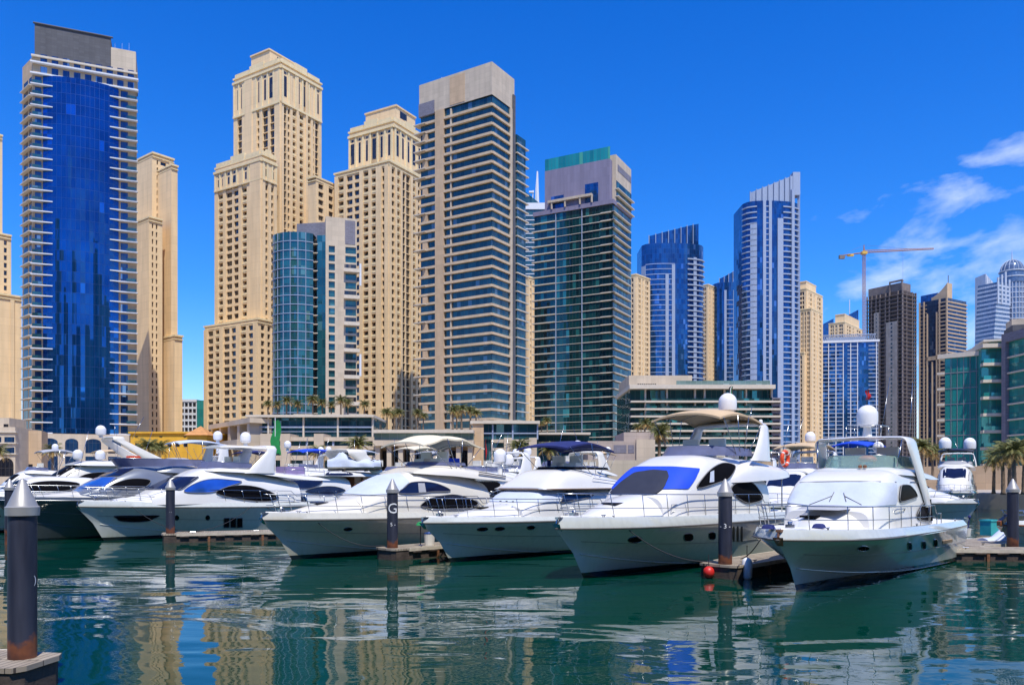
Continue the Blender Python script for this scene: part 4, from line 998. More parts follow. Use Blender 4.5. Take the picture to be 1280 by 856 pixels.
def mall():
    D = 170; root = empty('shopping_mall', P(385, 598, D+10)*1, 'long low glass-fronted mall wing with pale stone piers, below the curved teal block', 'building'); root.location.z = GZ; base = root.location.copy()
    f = fpx(313, D, 466, D); w = f.w; z = lambda y: zpy(y, D); T = lambda px: (px-313)/153*w
    m = MB(); f.box(m, 0, w, z(547), z(521), -18, -.6); m.build('upper_glazing', M_['tealglass'], root, base)
    m = MB(); f.box(m, -.8, w+.3, z(521.5), z(518.5), -18.5, .8); m.build('roof_slab', M_['lslab'], root, base)
    m = MB(); f.box(m, 0, w, z(534.5), z(532.5), -.7, -.2); f.box(m, 0, w, z(539.5), z(538.8), -.7, -.3); m.build('floor_band', M_['bluegrey'], root, base)
    for px in (313, 334, 378, 421, 464.5):
        m = MB(); f.box(m, T(px), T(px)+.35, z(547), z(521), -.7, -.1); m.build('column', M_['lslab'], root, base)
    # projecting lower storeys in pale stone
    g = fpx(326, D-6, 470, D-6); gw = g.w; U = lambda px: (px-326)/144*gw; zz = lambda y: zpy(y, D-6)
    m = MB(); g.box(m, 0, gw, GZ, zz(547), -7, -.8); m.build('lower_glazing', M_['tealglass'], root, base)
    for (a, b, top) in ((326, 343, 542), (351, 363, 542), (393, 405, 542), (438, 450, 546)):
        m = MB(); g.box(m, U(a), U(b), GZ, zz(top), -6.5, .4); m.build('stone_pier', M_['cream'], root, base)
    for (y0, y1) in ((551, 546), (562, 557), (575, 569), (592, 588)):
        m = MB(); g.box(m, U(343), gw, zz(y0), zz(y1), -6, 0); m.build('spandrel_band', M_['cream'], root, base)
    for k, (a, b) in enumerate(((383, 392), (416, 428), (456, 462))):
        m = MB(); g.box(m, U(a)-.2, U(a)+.2, GZ, zz(551), -.8, -.3); m.build('mullion', M_['bluegrey'], root, base)
    for k in range(3):
        m = MB(); t = w*(.32+.23*k); f.box(m, t, t+4, z(518.5), z(516), -8, -3); m.build('roof_vent', M_['lslab'], root, base)
    # arcade running back to the left
    h = fpx(262, D+22, 314, D-2); hw = h.w
    m = MB(); h.box(m, 0, hw, zpy(532, D+8), zpy(526, D+8), -10, .3); m.build('arcade_beam', M_['cream'], root, base)
    m = MB(); h.box(m, 0, hw, GZ, zpy(532, D+8), -10, -4); m.build('arcade_wall', M_['tan'], root, base)
    for k in range(5):
        t = hw*(.03+.22*k); m = MB(); h.box(m, t, t+1.5, GZ, zpy(532, D+8), -3, 0); m.build('arcade_column', M_['cream'], root, base)
    for k in range(4):
        t = hw*(.13+.22*k); m = MB(); h.box(m, t, t+2.4, GZ+4, zpy(536, D+8), -4.1, -3.9); m.build('arcade_window', M_['tealglass'], root, base)
    m = MB(); h.box(m, 0, hw, zpy(556, D-4), zpy(549, D-4), 0, 3); m.build('terrace_wall', M_['cream'], root, base)
    return root
mall()
def terrace_deck():
    D = 160; root = empty('terrace_building', P(528, 598, D+8), 'long low terrace with pale green glass rail, behind the cream canopy boat', 'building'); root.location.z = GZ; base = root.location.copy()
    f = fpx(466, D, 592, D); w = f.w; z = lambda y: zpy(y, D)
    m = MB(); f.box(m, 0, w, z(541), z(537), -40, .5); m.build('deck_slab', M_['lslab'], root, base)
    m = MB(); f.box(m, .2, w, z(550), z(541.2), -1, -.6); m.build('glass_rail', M_['railglass'], root, base)
    m = MB(); f.box(m, 0, w, z(557), z(550), -30, .2); m.build('deck_slab', M_['cream'], root, base)
    m = MB(); f.box(m, 0, w, GZ, z(557), -30, -5); m.build('shaded_front', M_['tan'], root, base)
    for k in range(9):
        t = w*(.02+.115*k); m = MB(); f.box(m, t, t+.9, GZ, z(557), -4, -.5); m.build('column', M_['cream'], root, base)
    for k in range(8):
        t = w*(.05+.115*k); m = MB(); f.box(m, t, t+1.5, GZ+.2, z(562), -5.1, -4.9); m.build('shop_window', M_['pane'], root, base)
    m = MB(); f.box(m, 0, w, z(537), z(534), -40, -30); m.build('parapet', M_['cream'], root, base)
    m = MB(); f.box(m, w*.25, w*.55, z(537)+.05, z(535), -28, -16); m.build('pool_wall', M_['bglass2'], root, base)
terrace_deck()
def stepped_block():
    D = 165; root = empty('office_building', P(640, 598, D+8), 'stepped cream low-rise with teal window strips and stone piers, below the striped tower', 'building'); root.location.z = GZ; base = root.location.copy()
    z = lambda y: zpy(y, D); f = fpx(591, D, 673, D); w = f.w; T = lambda px: (px-591)/82*w
    m = MB(); f.box(m, T(604), w, z(549), z(530), -20, -.5); m.build('upper_glazing', M_['tealglass'], root, base)
    m = MB(); f.box(m, 0, T(604.5), GZ, z(528), -20, .2); m.build('stone_pier', M_['tan'], root, base)
    m = MB(); f.box(m, -.5, w+.3, z(529.5), z(526), -20.5, .6); m.build('roof_slab', M_['lslab'], root, base)
    m = MB(); f.box(m, T(604), w, z(542), z(540.6), -.6, -.2); m.build('floor_band', M_['bluegrey'], root, base)
    for px in (615, 640, 671):
        m = MB(); f.box(m, T(px), T(px)+.3, z(549), z(530), -.6, -.1); m.build('mullion', M_['bluegrey'], root, base)
    m = MB(); f.box(m, T(604), w, GZ, z(549), -20, -.9); m.build('lower_glazing', M_['tealglass'], root, base)
    for (a, b) in ((630, 640), (661, 671)):
        m = MB(); f.box(m, T(a), T(b), GZ, z(547), -8, .35); m.build('stone_pier', M_['cream'], root, base)
    for (y0, y1) in ((553, 549), (563, 559.5), (574, 571)):
        m = MB(); f.box(m, T(615), T(661), z(y0), z(y1), -6, 0); m.build('spandrel_band', M_['cream'], root, base)
    m = MB(); f.box(m, T(614), T(616), GZ, z(549), -.95, -.1); m.build('mullion', M_['cream'], root, base)
    m = MB(); f.box(m, 2, 9, z(526), z(523.5), -10, -4); m.build('roof_vent', M_['lslab'], root, base)
    g = fpx(673, D+3, 737, D+3); m = MB(); g.box(m, 0, g.w, GZ, zpy(542, D), -15, -.5); m.build('wing_glazing', M_['tealglass'], root, base)
    m = MB(); g.box(m, 0, g.w, zpy(542.5, D), zpy(540, D), -16, 2.2); m.build('wing_roof', M_['lslab'], root, base)
    m = MB(); g.box(m, 0, g.w, zpy(556, D), zpy(551, D), -3, .3); m.build('spandrel_band', M_['cream'], root, base)
stepped_block()
def blank_block():
    D = 158; root = empty('service_building', P(786, 598, D+8), 'blank pinkish stone service building with dark louvres, between blue canopy and tan canopy', 'building'); root.location.z = GZ; base = root.location.copy()
    z = lambda y: zpy(y, D); f = fpx(735, D, 818, D); w = f.w; T = lambda px: (px-735)/83*w
    pk = stone('pinkish_stone', (.44, .36, .31), 2.4, 1.4, .05)
    m = MB(); f.box(m, 0, w, GZ, z(551), -14, 0); m.build('wall', pk, root, base)
    m = MB(); f.box(m, T(780), w, z(551), z(540), -14, -.3); m.build('upper_wall', pk, root, base)
    m = MB(); f.box(m, T(795), w+.05, GZ, z(549), -2, .5); m.build('stone_pier', M_['cream'], root, base)
    for (a, b) in ((767, 783), (785, 793)):
        m = MB(); f.box(m, T(a), T(b), z(566), z(556), -.1, .06); m.build('louvre_panel', M_['greyp'], root, base)
    g = fpx(720, D-14, 880, D-10); m = MB(); g.box(m, 0, g.w, GZ, zpy(575, D-12), -6, 0); m.build('terrace_wall', M_['cream'], root, base)
blank_block()
def midrise():
    D = 235; root = empty('midrise_building', P(880, 598, D+12), 'wide dark-glazed mid-rise with pale balcony bands and rooftop box, behind the satellite dome', 'building'); root.location.z = GZ; base = root.location.copy()
    z = lambda y: zpy(y, D); f = fpx(788, D, 966, D); w = f.w; T = lambda px: (px-788)/178*w
    m = MB(); f.box(m, 0, w, GZ, z(485), -30, -1); m.build('glazing', M_['teal2'], root, base)
    m = MB(); f.box(m, -.5, T(967), z(486.5), z(481.5), -30, 1.8); m.build('roof_slab', M_['lslab'], root, base)
    m = MB(); f.box(m, T(788), T(868), z(481.5), z(467.5), -26, -3); m.build('roof_house', M_['cream'], root, base)
    for k in range(9):
        m = MB(); t = T(799+2.7*k); f.box(m, t, t+.38, z(483), z(478), -3.1, -2.9); m.build('vent_slot', M_['pane'], root, base)
    m = MB(); f.box(m, T(845), T(962), z(481.4), z(476), .4, .5); m.build('roof_balustrade', M_['railglass'], root, base)
    for i, y in enumerate((502.5, 512, 521, 530, 539, 548, 557, 566)):
        m = MB(); f.box(m, T(788), T(806), z(y)-.1, z(y)+.35, -1.5, 1.0); m.build('balcony_slab', M_['lslab'], root, base); m = MB(); f.box(m, T(806), T(975), z(y)-.18, z(y)+.36, -1.5, 1.2); m.build('balcony_slab', M_['lslab'], root, base)
        m = MB(); f.box(m, T(806), T(964), z(y)+.36, z(y)+1.0, 1.0, 1.06); m.build('balustrade', M_['teal2'], root, base)
    for px in (806, 833, 868, 880, 905, 932, 964):
        m = MB(); f.box(m, T(px), T(px)+.4, GZ, z(486), -1.2, .2); m.build('column', M_['lslab'], root, base)
    m = MB(); f.box(m, T(964), T(975.5), GZ, z(497), -20, .3); m.build('end_wall', M_['greyp'], root, base)
    for (fz, fh) in flo(GZ, z(497), 2.15*1.0):
        m = MB(); f.box(m, T(966), T(974), fz+.5, fz+fh-.4, .28, .36); m.build('window', M_['pane'], root, base)
    m = MB(); f.box(m, T(975.6), T(992), GZ, z(560), -8, -2); m.build('side_wing', M_['cream'], root, base)
midrise()
def yellow_house():
    D = 175; root = empty('yellow_building', P(210, 598, D+8), 'ochre yellow low building with small dark windows, behind a white boat canopy', 'building'); root.location.z = GZ; base = root.location.copy()
    z = lambda y: zpy(y, D); f = fpx(163, D, 264, D); w = f.w
    m = MB(); f.box(m, 0, w, GZ, z(540.5), -16, 0); m.build('wall', M_['yellow'], root, base)
    m = MB(); f.box(m, -.3, w+.3, z(541.5), z(539.5), -16.3, .4); m.build('cornice', M_['yellow'], root, base)
    for k in range(9):
        m = MB(); t = w*(.06+.10*k); f.box(m, t, t+w*.05, z(558), z(553.5), -.2, .05); m.build('window', M_['pane'], root, base)
        if k % 3 == 0:
            m = MB(); f.box(m, t, t+.6, z(546), z(545), -.2, .1); m.build('drain_spout', M_['pane'], root, base)
    c = P(251, 598, D-2); m = MB(); zz = z(545); hh = z(533)-zz; s = 2.6
    q = [(c.x-s, c.y-s, zz), (c.x+s, c.y-s, zz), (c.x+s, c.y+s, zz), (c.x-s, c.y+s, zz)]; ap = (c.x, c.y, zz+hh)
    for i in range(4): m.face([q[i], q[(i+1) % 4], ap])
    m.build('pyramid_roof', M_['orange'], root, base)
    m = MB(); m.cbox((c.x, c.y, (GZ+zz)/2), (s*1.6, s*1.6, zz-GZ)); m.build('kiosk', M_['yellow'], root, base)
yellow_house()
def cream_houses():
    D = 190; root = empty('cream_building', P(8, 598, D+8), 'cream three-storey house with teal windows at the left picture edge', 'building'); root.location.z = GZ; base = root.location.copy()
    z = lambda y: zpy(y, D); f = fpx(-60, D, 19, D+2); w = f.w; T = lambda px: (px+60)/79*w
    m = MB(); f.box(m, 0, w, GZ, z(533), -14, 0); m.build('wall', M_['cream'], root, base)
    m = MB(); f.box(m, T(-20), T(9), z(533), z(521), -10, -1); m.build('upper_wall', M_['cream'], root, base)
    m = MB(); f.box(m, T(2), T(8), z(537), z(529), -1, -.92); m.build('window', M_['pane'], root, base)
    for (a, b) in ((-4, 1.5), (5.5, 18)):
        for y in (545.5, 558.5):
            m = MB(); f.box(m, T(a), T(b), z(y+7.5), z(y), -.2, .05); m.build('window', M_['paneblue'], root, base)
    for y in (540, 554, 567.5):
        m = MB(); f.box(m, 0, w+.3, z(y), z(y-1.6), -1, .35); m.build('cornice', M_['lslab'], root, base)
    m = MB(); pl = [(T(-2), z(595)), (T(17), z(595))]+[(T(7.5)+T(9.5)*0+(T(17)-T(7.5))*math.cos(a), z(580)+1.6*math.sin(a)) for a in [math.pi*j/8 for j in range(9)]]
    m.face([f.pt(x, y, .06) for x, y in pl], pl); m.build('arched_window', M_['pane'], root, base)
    g = fpx(19, D+8, 52, D+10); m = MB(); g.box(m, 0, g.w, GZ, zpy(538, D+9), -8, 0); m.build('side_wing', M_['tan'], root, base)
    for (a, y0, y1) in ((.32, 568, 561), (.5, 597, 580)):
        m = MB(); g.box(m, g.w*a, g.w*(a+.16), zpy(y0, D+9), zpy(y1, D+9), -.2, .06); m.build('window', M_['pane'], root, base)
    return root
cream_houses()
def grid_block():
    D = 430; root = empty('office_building', P(241, 598, D+8), 'distant white gridded office block with teal glass end, left of the tallest beige tower', 'building'); root.location.z = GZ; base = root.location.copy()
    f = fpx(225, D, 246, D); g = fpx(246, D, 262, D+3); z = lambda y: zpy(y, D)
    mb = MB(); wins = []; facade(mb, f, [(.25, 's')]+[(1, 'w', 0, (.2, .85)), (.3, 's')]*4, flo(GZ, z(502), 3.3), wins); f.box(mb, 0, f.w, z(502), z(499), -10, .3); f.box(mb, 0, f.w, GZ, z(502), -10, -1); mb.build('wall', M_['wslab'], root, base)
    put_windows(wins, M_['pane'], root, base, 60, zmin=20)
    m = MB(); g.box(m, 0, g.w, GZ, z(500), -10, 0); m.build('glazed_end', M_['tealbright'], root, base)
grid_block()
# filler podium behind the boats on both sides: low garden walls
def garden_wall(label, xa, Da, xb, Db, ytop, mat):
    f = fpx(xa, Da, xb, Db); m = MB(); f.box(m, 0, f.w, GZ-.4, zpy(ytop, (Da+Db)/2), -1.2, 0); c = f.pt(f.w/2, GZ, 0)
    return tag(m.build('garden_wall', M_[mat], None, c), label, 'wall')
garden_wall('low cream garden wall in front of the cobalt tower', 40, 150, 262, 150, 588, 'cream')
garden_wall('low beige garden wall in front of the wide mid-rise', 820, 150, 1010, 150, 577, 'tan')
garden_wall('long low stone wall under the teal building at the right', 985, 170, 1300, 140, 583, 'tan')
# palms on the mall roof and terraces
for i, (px, pyb, D, hh) in enumerate(((358, 524, 192, 3.4), (372, 524, 196, 2.9), (391, 523, 192, 3.5), (403, 523, 196, 3.0), (426, 524, 192, 3.5), (435, 524, 197, 3.1), (335, 522, 196, 2.6), (455, 524, 193, 2.8), (347, 523, 200, 2.7), (414, 523, 200, 2.6))):
    palm(px, pyb, D, hh*1.7, 'roof palm among those along the glass mall roof', kind=i, group='palms on the mall roof')
for i, (px, pyb, D, hh) in enumerate(((484, 537, 185, 4.4), (492, 537, 190, 4.0), (498, 537, 186, 4.3), (522, 537, 188, 4.3), (529, 537, 192, 3.6), (566, 537, 185, 4.8), (577, 537, 188, 5.2), (588, 537, 192, 5.0), (595, 537, 186, 4.2), (571, 537, 195, 4.0))):
    palm(px, pyb, D, hh*1.2, 'terrace palm among those standing above the pale green glass rail', kind=i+1, group='palms on the terrace')
palm(684, 543, 185, 4.2, 'palm in front of the lowest floors of the dark teal tower', kind=0)
palm(677, 543, 188, 3.4, 'smaller palm leaning beside the palm below the dark teal tower', kind=1)
for i, (px, pyb, D, hh) in enumerate(((806, 552, 172, 5.2), (814, 552, 176, 5.0), (824, 585, 160, 9.0), (831, 555, 174, 5.0), (798, 552, 178, 4.4))):
    palm(px, pyb, D, hh, 'palm in the clump between stone service building and wide mid-rise', kind=i, group='palms beside the mid-rise')
palm(650, 598, 128, 6.6, 'dry palm at promenade behind the navy canopy, left one', kind=1)
palm(686, 598, 130, 6.2, 'dry palm at promenade behind the navy canopy, right one', kind=2)
palm(398, 598, 128, 5.6, 'palm on the promenade left of the covered tender', kind=0)
palm(449, 598, 132, 7.4, 'palm on the promenade behind the pair of hanging fenders', kind=2)
palm(66, 598, 132, 6.0, 'palm in front of the arched base of the cobalt tower', kind=0)
for i, (px, pyb, D, hh) in enumerate(((186, 598, 130, 6.8), (200, 598, 134, 6.6), (178, 598, 138, 6.2))):
    palm(px, pyb, D, hh, 'palm in the clump before the ochre yellow building', kind=i, group='palms before the yellow building')
palm(-4, 598, 120, 5.4, 'palm cut by the left picture edge before the cream house', kind=1)
for i, (px, pyb, D, hh) in enumerate(((1152, 598, 132, 7.0), (1166, 598, 136, 6.0), (1176, 598, 140, 6.4))):
    palm(px, pyb, D, hh, 'yellowing palm behind the blue bimini at the right', kind=i, group='palms behind the blue bimini')
for i, (px, pyb, D, hh) in enumerate(((1254, 610, 100, 6.6), (1268, 610, 96, 7.0), (1280, 608, 102, 7.4), (1242, 606, 106, 5.8), (1262, 606, 110, 7.2))):
    palm(px, pyb, D, hh, 'broad palm in the clump below the teal building', zb=GZ, kind=i, group='palms below the teal building')
# ------------------------------------------------------------------ boat materials
def gel(name, col, stripe=(.01, .012, .014), zs=.17, rough=.12):
    """glossy gelcoat with a dark antifouling band at the waterline"""
    m, nt, N, L, b = nmat(name); tc = N.new('ShaderNodeTexCoord'); sp = N.new('ShaderNodeSeparateXYZ'); L.new(tc.outputs['Object'], sp.inputs[0])
    n1 = N.new('ShaderNodeTexNoise'); n1.inputs['Scale'].default_value = .8; n1.inputs['Detail'].default_value = 4; L.new(tc.outputs['Object'], n1.inputs[0])
    # faint run-off streaks down the topsides
    mp = N.new('ShaderNodeMapping'); mp.inputs['Scale'].default_value = (4.5, 4.5, .35); L.new(tc.outputs['Object'], mp.inputs[0])
    n2 = N.new('ShaderNodeTexNoise'); n2.inputs['Scale'].default_value = 1.0; n2.inputs['Detail'].default_value = 3; L.new(mp.outputs[0], n2.inputs[0])
    cr = N.new('ShaderNodeValToRGB'); L.new(n2.outputs[0], cr.inputs[0]); cr.color_ramp.elements[0].position = .25; cr.color_ramp.elements[1].position = .55
    cr.color_ramp.elements[0].color = (*[c*.90 for c in col], 1); cr.color_ramp.elements[1].color = (*col, 1)
    lt = N.new('ShaderNodeMath'); lt.operation = 'LESS_THAN'; L.new(sp.outputs[2], lt.inputs[0]); lt.inputs[1].default_value = zs+.06
    mx = N.new('ShaderNodeMix'); mx.data_type = 'RGBA'; L.new(lt.outputs[0], mx.inputs[0]); L.new(cr.outputs[0], mx.inputs[6]); mx.inputs[7].default_value = (*stripe, 1)
    ht = N.new('ShaderNodeMapRange'); L.new(sp.outputs[2], ht.inputs[0]); ht.inputs[1].default_value = zs; ht.inputs[2].default_value = zs+.75; ht.inputs[3].default_value = 1; ht.inputs[4].default_value = 0
    sm = N.new('ShaderNodeMath'); sm.operation = 'MULTIPLY'; L.new(ht.outputs[0], sm.inputs[0]); L.new(n2.outputs[0], sm.inputs[1])
    iv = N.new('ShaderNodeMath'); iv.operation = 'SUBTRACT'; iv.inputs[0].default_value = 1; L.new(lt.outputs[0], iv.inputs[1]); sm2 = N.new('ShaderNodeMath'); sm2.operation = 'MULTIPLY'; L.new(sm.outputs[0], sm2.inputs[0]); L.new(iv.outputs[0], sm2.inputs[1]); sm = sm2
    gr = N.new('ShaderNodeMix'); gr.data_type = 'RGBA'; L.new(sm.outputs[0], gr.inputs[0]); L.new(mx.outputs[2], gr.inputs[6]); gr.inputs[7].default_value = (col[0]*.55, col[1]*.55, col[2]*.40, 1)
    L.new(gr.outputs[2], b.inputs['Base Color'])
    mr = N.new('ShaderNodeMapRange'); L.new(n1.outputs[0], mr.inputs[0]); mr.inputs[3].default_value = rough*.6; mr.inputs[4].default_value = rough*1.6; L.new(mr.outputs[0], b.inputs['Roughness'])
    b.inputs['Specular IOR Level'].default_value = .5; setp(b, Coat_Weight=.6, Coat_Roughness=.04)
    return m
B_ = dict(
    hull=gel('white_gelcoat', (.52, .54, .50)), hullc=gel('cream_gelcoat', (.53, .515, .44)), hulld=gel('charcoal_gelcoat', (.055, .065, .07), zs=.1),
    white=plain('white_superstructure', (.72, .71, .69), .22, var=.03, scale=.6, coat=.4), creamw=plain('cream_superstructure', (.70, .665, .585), .25, var=.03, scale=.6, coat=.4),
    silver=plain('silver_grey_superstructure', (.22, .235, .26), .22, metal=.3, var=.06, coat=.5),
    deck=plain('nonslip_deck', (.70, .69, .66), .6, var=.05, scale=3, bump=.15, bscale=60),
    teak=plain('teak_deck', (.34, .22, .12), .7, var=.15, scale=4),
    steel=plain('polished_steel', (.40, .41, .43), .22, metal=1.0, var=.05),
    rub=plain('rub_rail_rubber', (.10, .09, .08), .5, var=.1),
    dark=plain('smoked_boat_glass', (.007, .007, .009), .10, var=.1, spec=.06),
    navyglass=plain('navy_tinted_glass', (.008, .013, .045), .07, var=.15, spec=.4),
    blueglass=plain('bright_blue_reflective_glass', (.03, .13, .50), .08, metal=.5, var=.2, scale=.8),
    bluecover=plain('royal_blue_canvas', (.006, .06, .62), .75, var=.10, scale=1.2, bump=.25, bscale=5),
    navycanvas=plain('navy_canvas', (.012, .020, .12), .85, var=.15, scale=2, bump=.3, bscale=6),
    mesh=plain('dark_mesh_cover', (.022, .026, .045), .7, var=.1, scale=3),
    whitecover=plain('white_canvas_cover', (.50, .555, .66), .8, var=.05, scale=1.2, bump=.35, bscale=4),
    tancanvas=plain('tan_canvas', (.55, .40, .24), .85, var=.08, scale=1.5, bump=.25, bscale=5),
    creamcanvas=plain('cream_canvas', (.74, .65, .47), .85, var=.06, scale=1.5, bump=.25, bscale=5),
    greycanvas=plain('grey_canvas', (.36, .37, .40), .85, var=.08, scale=1.5, bump=.25, bscale=5),
    dome=plain('radome_white', (.78, .78, .80), .35, var=.03),
    black=plain('black_fitting', (.012, .012, .013), .45, var=.2),
    gasket=plain('grey_window_gasket', (.16, .16, .165), .5, var=.1),
    rope=plain('mooring_rope', (.03, .03, .035), .9, var=.2, scale=20),
    orange=plain('life_ring_orange', (.75, .07, .015), .5, var=.08),
    red=plain('red_fender', (.55, .02, .015), .45, var=.1),
    green=plain('green_flag_cloth', (.005, .22, .05), .8, var=.15),
    bronze=plain('rusty_anchor_steel', (.26, .12, .06), .55, metal=.4, var=.3, scale=8),
    wood=plain('varnished_wood', (.26, .09, .03), .3, var=.2, scale=5, coat=.5),
)
def tint_glass(name, col, alpha):
    m, nt, N, L, b = nmat(name); setp(b, Base_Color=(*col, 1), Roughness=.05); b.inputs['Transmission Weight'].default_value = alpha; setp(b, IOR=1.02, Coat_Weight=.4)
    n = N.new('ShaderNodeTexNoise'); n.inputs['Scale'].default_value = 1.4; tc = N.new('ShaderNodeTexCoord'); L.new(tc.outputs['Object'], n.inputs[0])
    cr = N.new('ShaderNodeValToRGB'); L.new(n.outputs[0], cr.inputs[0]); cr.color_ramp.elements[0].color = (*[c*.7 for c in col], 1); cr.color_ramp.elements[1].color = (*[min(1, c*1.3) for c in col], 1); L.new(cr.outputs[0], b.inputs['Base Color'])
    return m
B_['dark'].node_tree.nodes['Principled BSDF'].inputs['IOR'].default_value = 1.08
B_['smoke'] = tint_glass('smoked_wind_deflector', (.20, .22, .36), .45)
B_['greenscreen'] = tint_glass('green_tinted_screen', (.42, .60, .54), .7)

def pchip(xs, ys):
    """monotone cubic through the points"""
    xs = np.array(xs, float); ys = np.array(ys, float); h = np.diff(xs); d = np.diff(ys)/h; m = np.zeros(len(xs)); m[0], m[-1] = d[0], d[-1]
    for i in range(1, len(xs)-1):
        if d[i-1]*d[i] > 0:
            w1, w2 = 2*h[i]+h[i-1], h[i]+2*h[i-1]; m[i] = (w1+w2)/(w1/d[i-1]+w2/d[i])
    def f(x):
        x = min(max(x, xs[0]), xs[-1]); i = min(int(np.searchsorted(xs, x, 'right'))-1, len(xs)-2); i = max(i, 0); t = (x-xs[i])/h[i]
        return float((1+2*t)*(1-t)**2*ys[i]+t*(1-t)**2*h[i]*m[i]+t*t*(3-2*t)*ys[i+1]+t*t*(t-1)*h[i]*m[i+1])
    return f
def smooth_poly(pts, sub=5, closed=True):
    """Catmull-Rom through outline points"""
    n = len(pts); out = []
    for i in range(n):
        p0, p1, p2, p3 = [Vector((*pts[(i+k-1) % n], 0)) for k in range(4)]
        for j in range(sub):
            t = j/sub; q = .5*((2*p1)+(p2-p0)*t+(2*p0-5*p1+4*p2-p3)*t*t+(3*p1-p0-3*p2+p3)*t**3); out.append((q.x, q.y))
    return out
def round_poly(pts, r=.18, k=3):
    """outline with its corners softened by fraction r of the shorter edge"""
    n = len(pts); out = []
    for i in range(n):
        a, b, c = Vector(pts[i-1]), Vector(pts[i]), Vector(pts[(i+1) % n]); l = min((a-b).length, (c-b).length)*r*1.6
        p, q = b+(a-b).normalized()*min(l, (a-b).length*.45), b+(c-b).normalized()*min(l, (c-b).length*.45)
        for j in range(k+1):
            t = j/k; out.append(tuple((1-t)**2*p+2*t*(1-t)*b+t*t*q))
    return out
class Yacht:
    def __init__(s, name, label, stem=None, th=47, L=17, B=4.8, Fb=2.0, Fa=1.8, ov=2.0, bh=.42, hull='hull', deck='deck', pos=None, cat='yacht', group=None, step=0.0, rubmat='rub', chine=.52, blunt=2.3, anc='steel'):
        s.L, s.B, s.Fb, s.Fa, s.ov, s.bh = L, B, Fb, Fa, ov, bh; s.T = L+ov
        loc = G(*stem) if stem else Vector(pos)
        s.root = empty(name, loc, label, cat, group, R(th)); s.th = R(th); s.loc = loc
        s.M = Matrix.Translation(loc) @ Matrix.Rotation(s.th, 4, 'Z'); s.Mi = s.M.inverted()
        s.surf = []; s.step = step; s.chine = chine; s.blunt = blunt; s.anc = anc
        s._hull(hull, deck, rubmat)
    # plan and profile of the sheer
    def sheer(s, t):
        f = 1-(1-min(t/.60, 1))**s.blunt; f *= 1-.07*max(0, (t-.6)/.4)**2
        z = s.Fa+(s.Fb-s.Fa)*(1-t)**1.6
        return (-s.ov+t*s.T, s.B/2*f, z)
    def edge(s, t, inset=0.0):
        u, y, z = s.sheer(t); k = min(1, t/.10); bh = s.bh*(1-.25*t)
        return (u+.25*(1-k), max(0.02, y-.16*k-inset), z+bh)
    def tu(s, u): return (u+s.ov)/s.T
    def _hull(s, hull, deck, rubmat):
        n = 34; rowsR = []; zc0 = s.chine*s.Fb
        for i in range(n+1):
            t = (i/n)**1.35
            us, ys, zs = s.sheer(t)
            zc = .06+(zc0-.06)*max(0, 1-t/.62)**1.8
            g = 1-(1-min(t/.86, 1))**1.22; uc0 = -s.ov*(zc0/s.Fb)**1.15
            uc = uc0+t*(s.L-uc0); yc = s.B/2*.88*g
            uk0 = .55; uk = uk0+t*(s.L-.3-uk0); zk = -.55-.25*min(1, t*3)
            pts = [(uk, 0.0, zk)]
            # stem curve at t=0: keep knuckle points on it
            pts.append((uc*.45+uk*.55, yc*.42, zk*.55+zc*.45*(.2 if t > .05 else .2)))
            pts.append((uc, yc, zc))
            for q in (.18, .36, .54, .70, .85, 1.0):
                y = yc+(ys-yc)*q**1.2; u = uc+(us-uc)*q; z = zc+(zs-zc)*q
                if s.step and t > .3: y += s.step*(1 if q > .45 else 0)*min(1, (t-.3)*4)*.5
                pts.append((u, y, z))
            ub, yb, zb = s.edge(t); pts.append((us+(ub-us)*.15, ys+.02, zs+.10)); pts.append((ub, yb, zb))
            rowsR.append(pts)
        mb = MB(); rowsL = [[(u, -y, z) for u, y, z in r] for r in rowsR]
        mb.grid(rowsR); mb.grid(rowsL)
        last = rowsR[-1]; ll = rowsL[-1]; mb.grid([last, ll])
        o = mb.build('hull', B_[hull], s.root, smooth=True, merge=True, angle=38); s.hull = o
        s.bvh_h = BVHTree.FromPolygons([tuple(v.co) for v in o.data.vertices], [tuple(p.vertices) for p in o.data.polygons])
        mb = MB(); ch = [r[2] for r in rowsR[2:]]; kn = [r[5] for r in rowsR[3:]]
        for sg in (-1, 1):
            mb = MB(); mb.tube([(u, sg*(y+.012), z) for u, y, z in ch], .026, 5); mb.build('spray_rail', B_[hull], s.root, smooth=True)
            mb = MB(); mb.tube([(u, sg*(y+.004), z) for u, y, z in kn], .012, 4); mb.build('hull_seam', B_['gasket'], s.root, smooth=True)
        # deck
        rows = []
        for i in range(n+1):
            u, y, z = s.edge((i/n)**1.35); rows.append([(u, y*k, z-.06+.10*(1-k*k)) for k in (-1, -.66, -.33, 0, .33, .66, 1)])
        mb = MB(); mb.grid(rows); mb.build('deck', B_[deck], s.root, smooth=True)
        # rub rail and toe rail
        mb = MB(); A = [s.sheer((i/40)**1.3) for i in range(41)]
        mb.tube([(u-.02, y+.015, z+.04) for u, y, z in A[::-1]]+[(u-.02, -y-.015, z+.04) for u, y, z in A[1:]], .035, 5); mb.build('rub_rail', B_[rubmat], s.root, smooth=True)
    def cast(s, px, py, bvh):
        o = s.Mi @ Vector((0, 0, H)); d = (s.Mi.to_3x3() @ Vector(((px-640)/1000, 1, (598-py)/1000))).normalized()
        h = bvh.ray_cast(o, d); return (h[0], h[1]) if h[0] is not None else None
    def pxloc(s, px, py, y):
        o = s.Mi @ Vector((0, 0, H)); d = s.Mi.to_3x3() @ Vector(((px-640)/1000, 1, (598-py)/1000)); t = (y-o.y)/d.y; q = o+d*t; return q.x, q.z
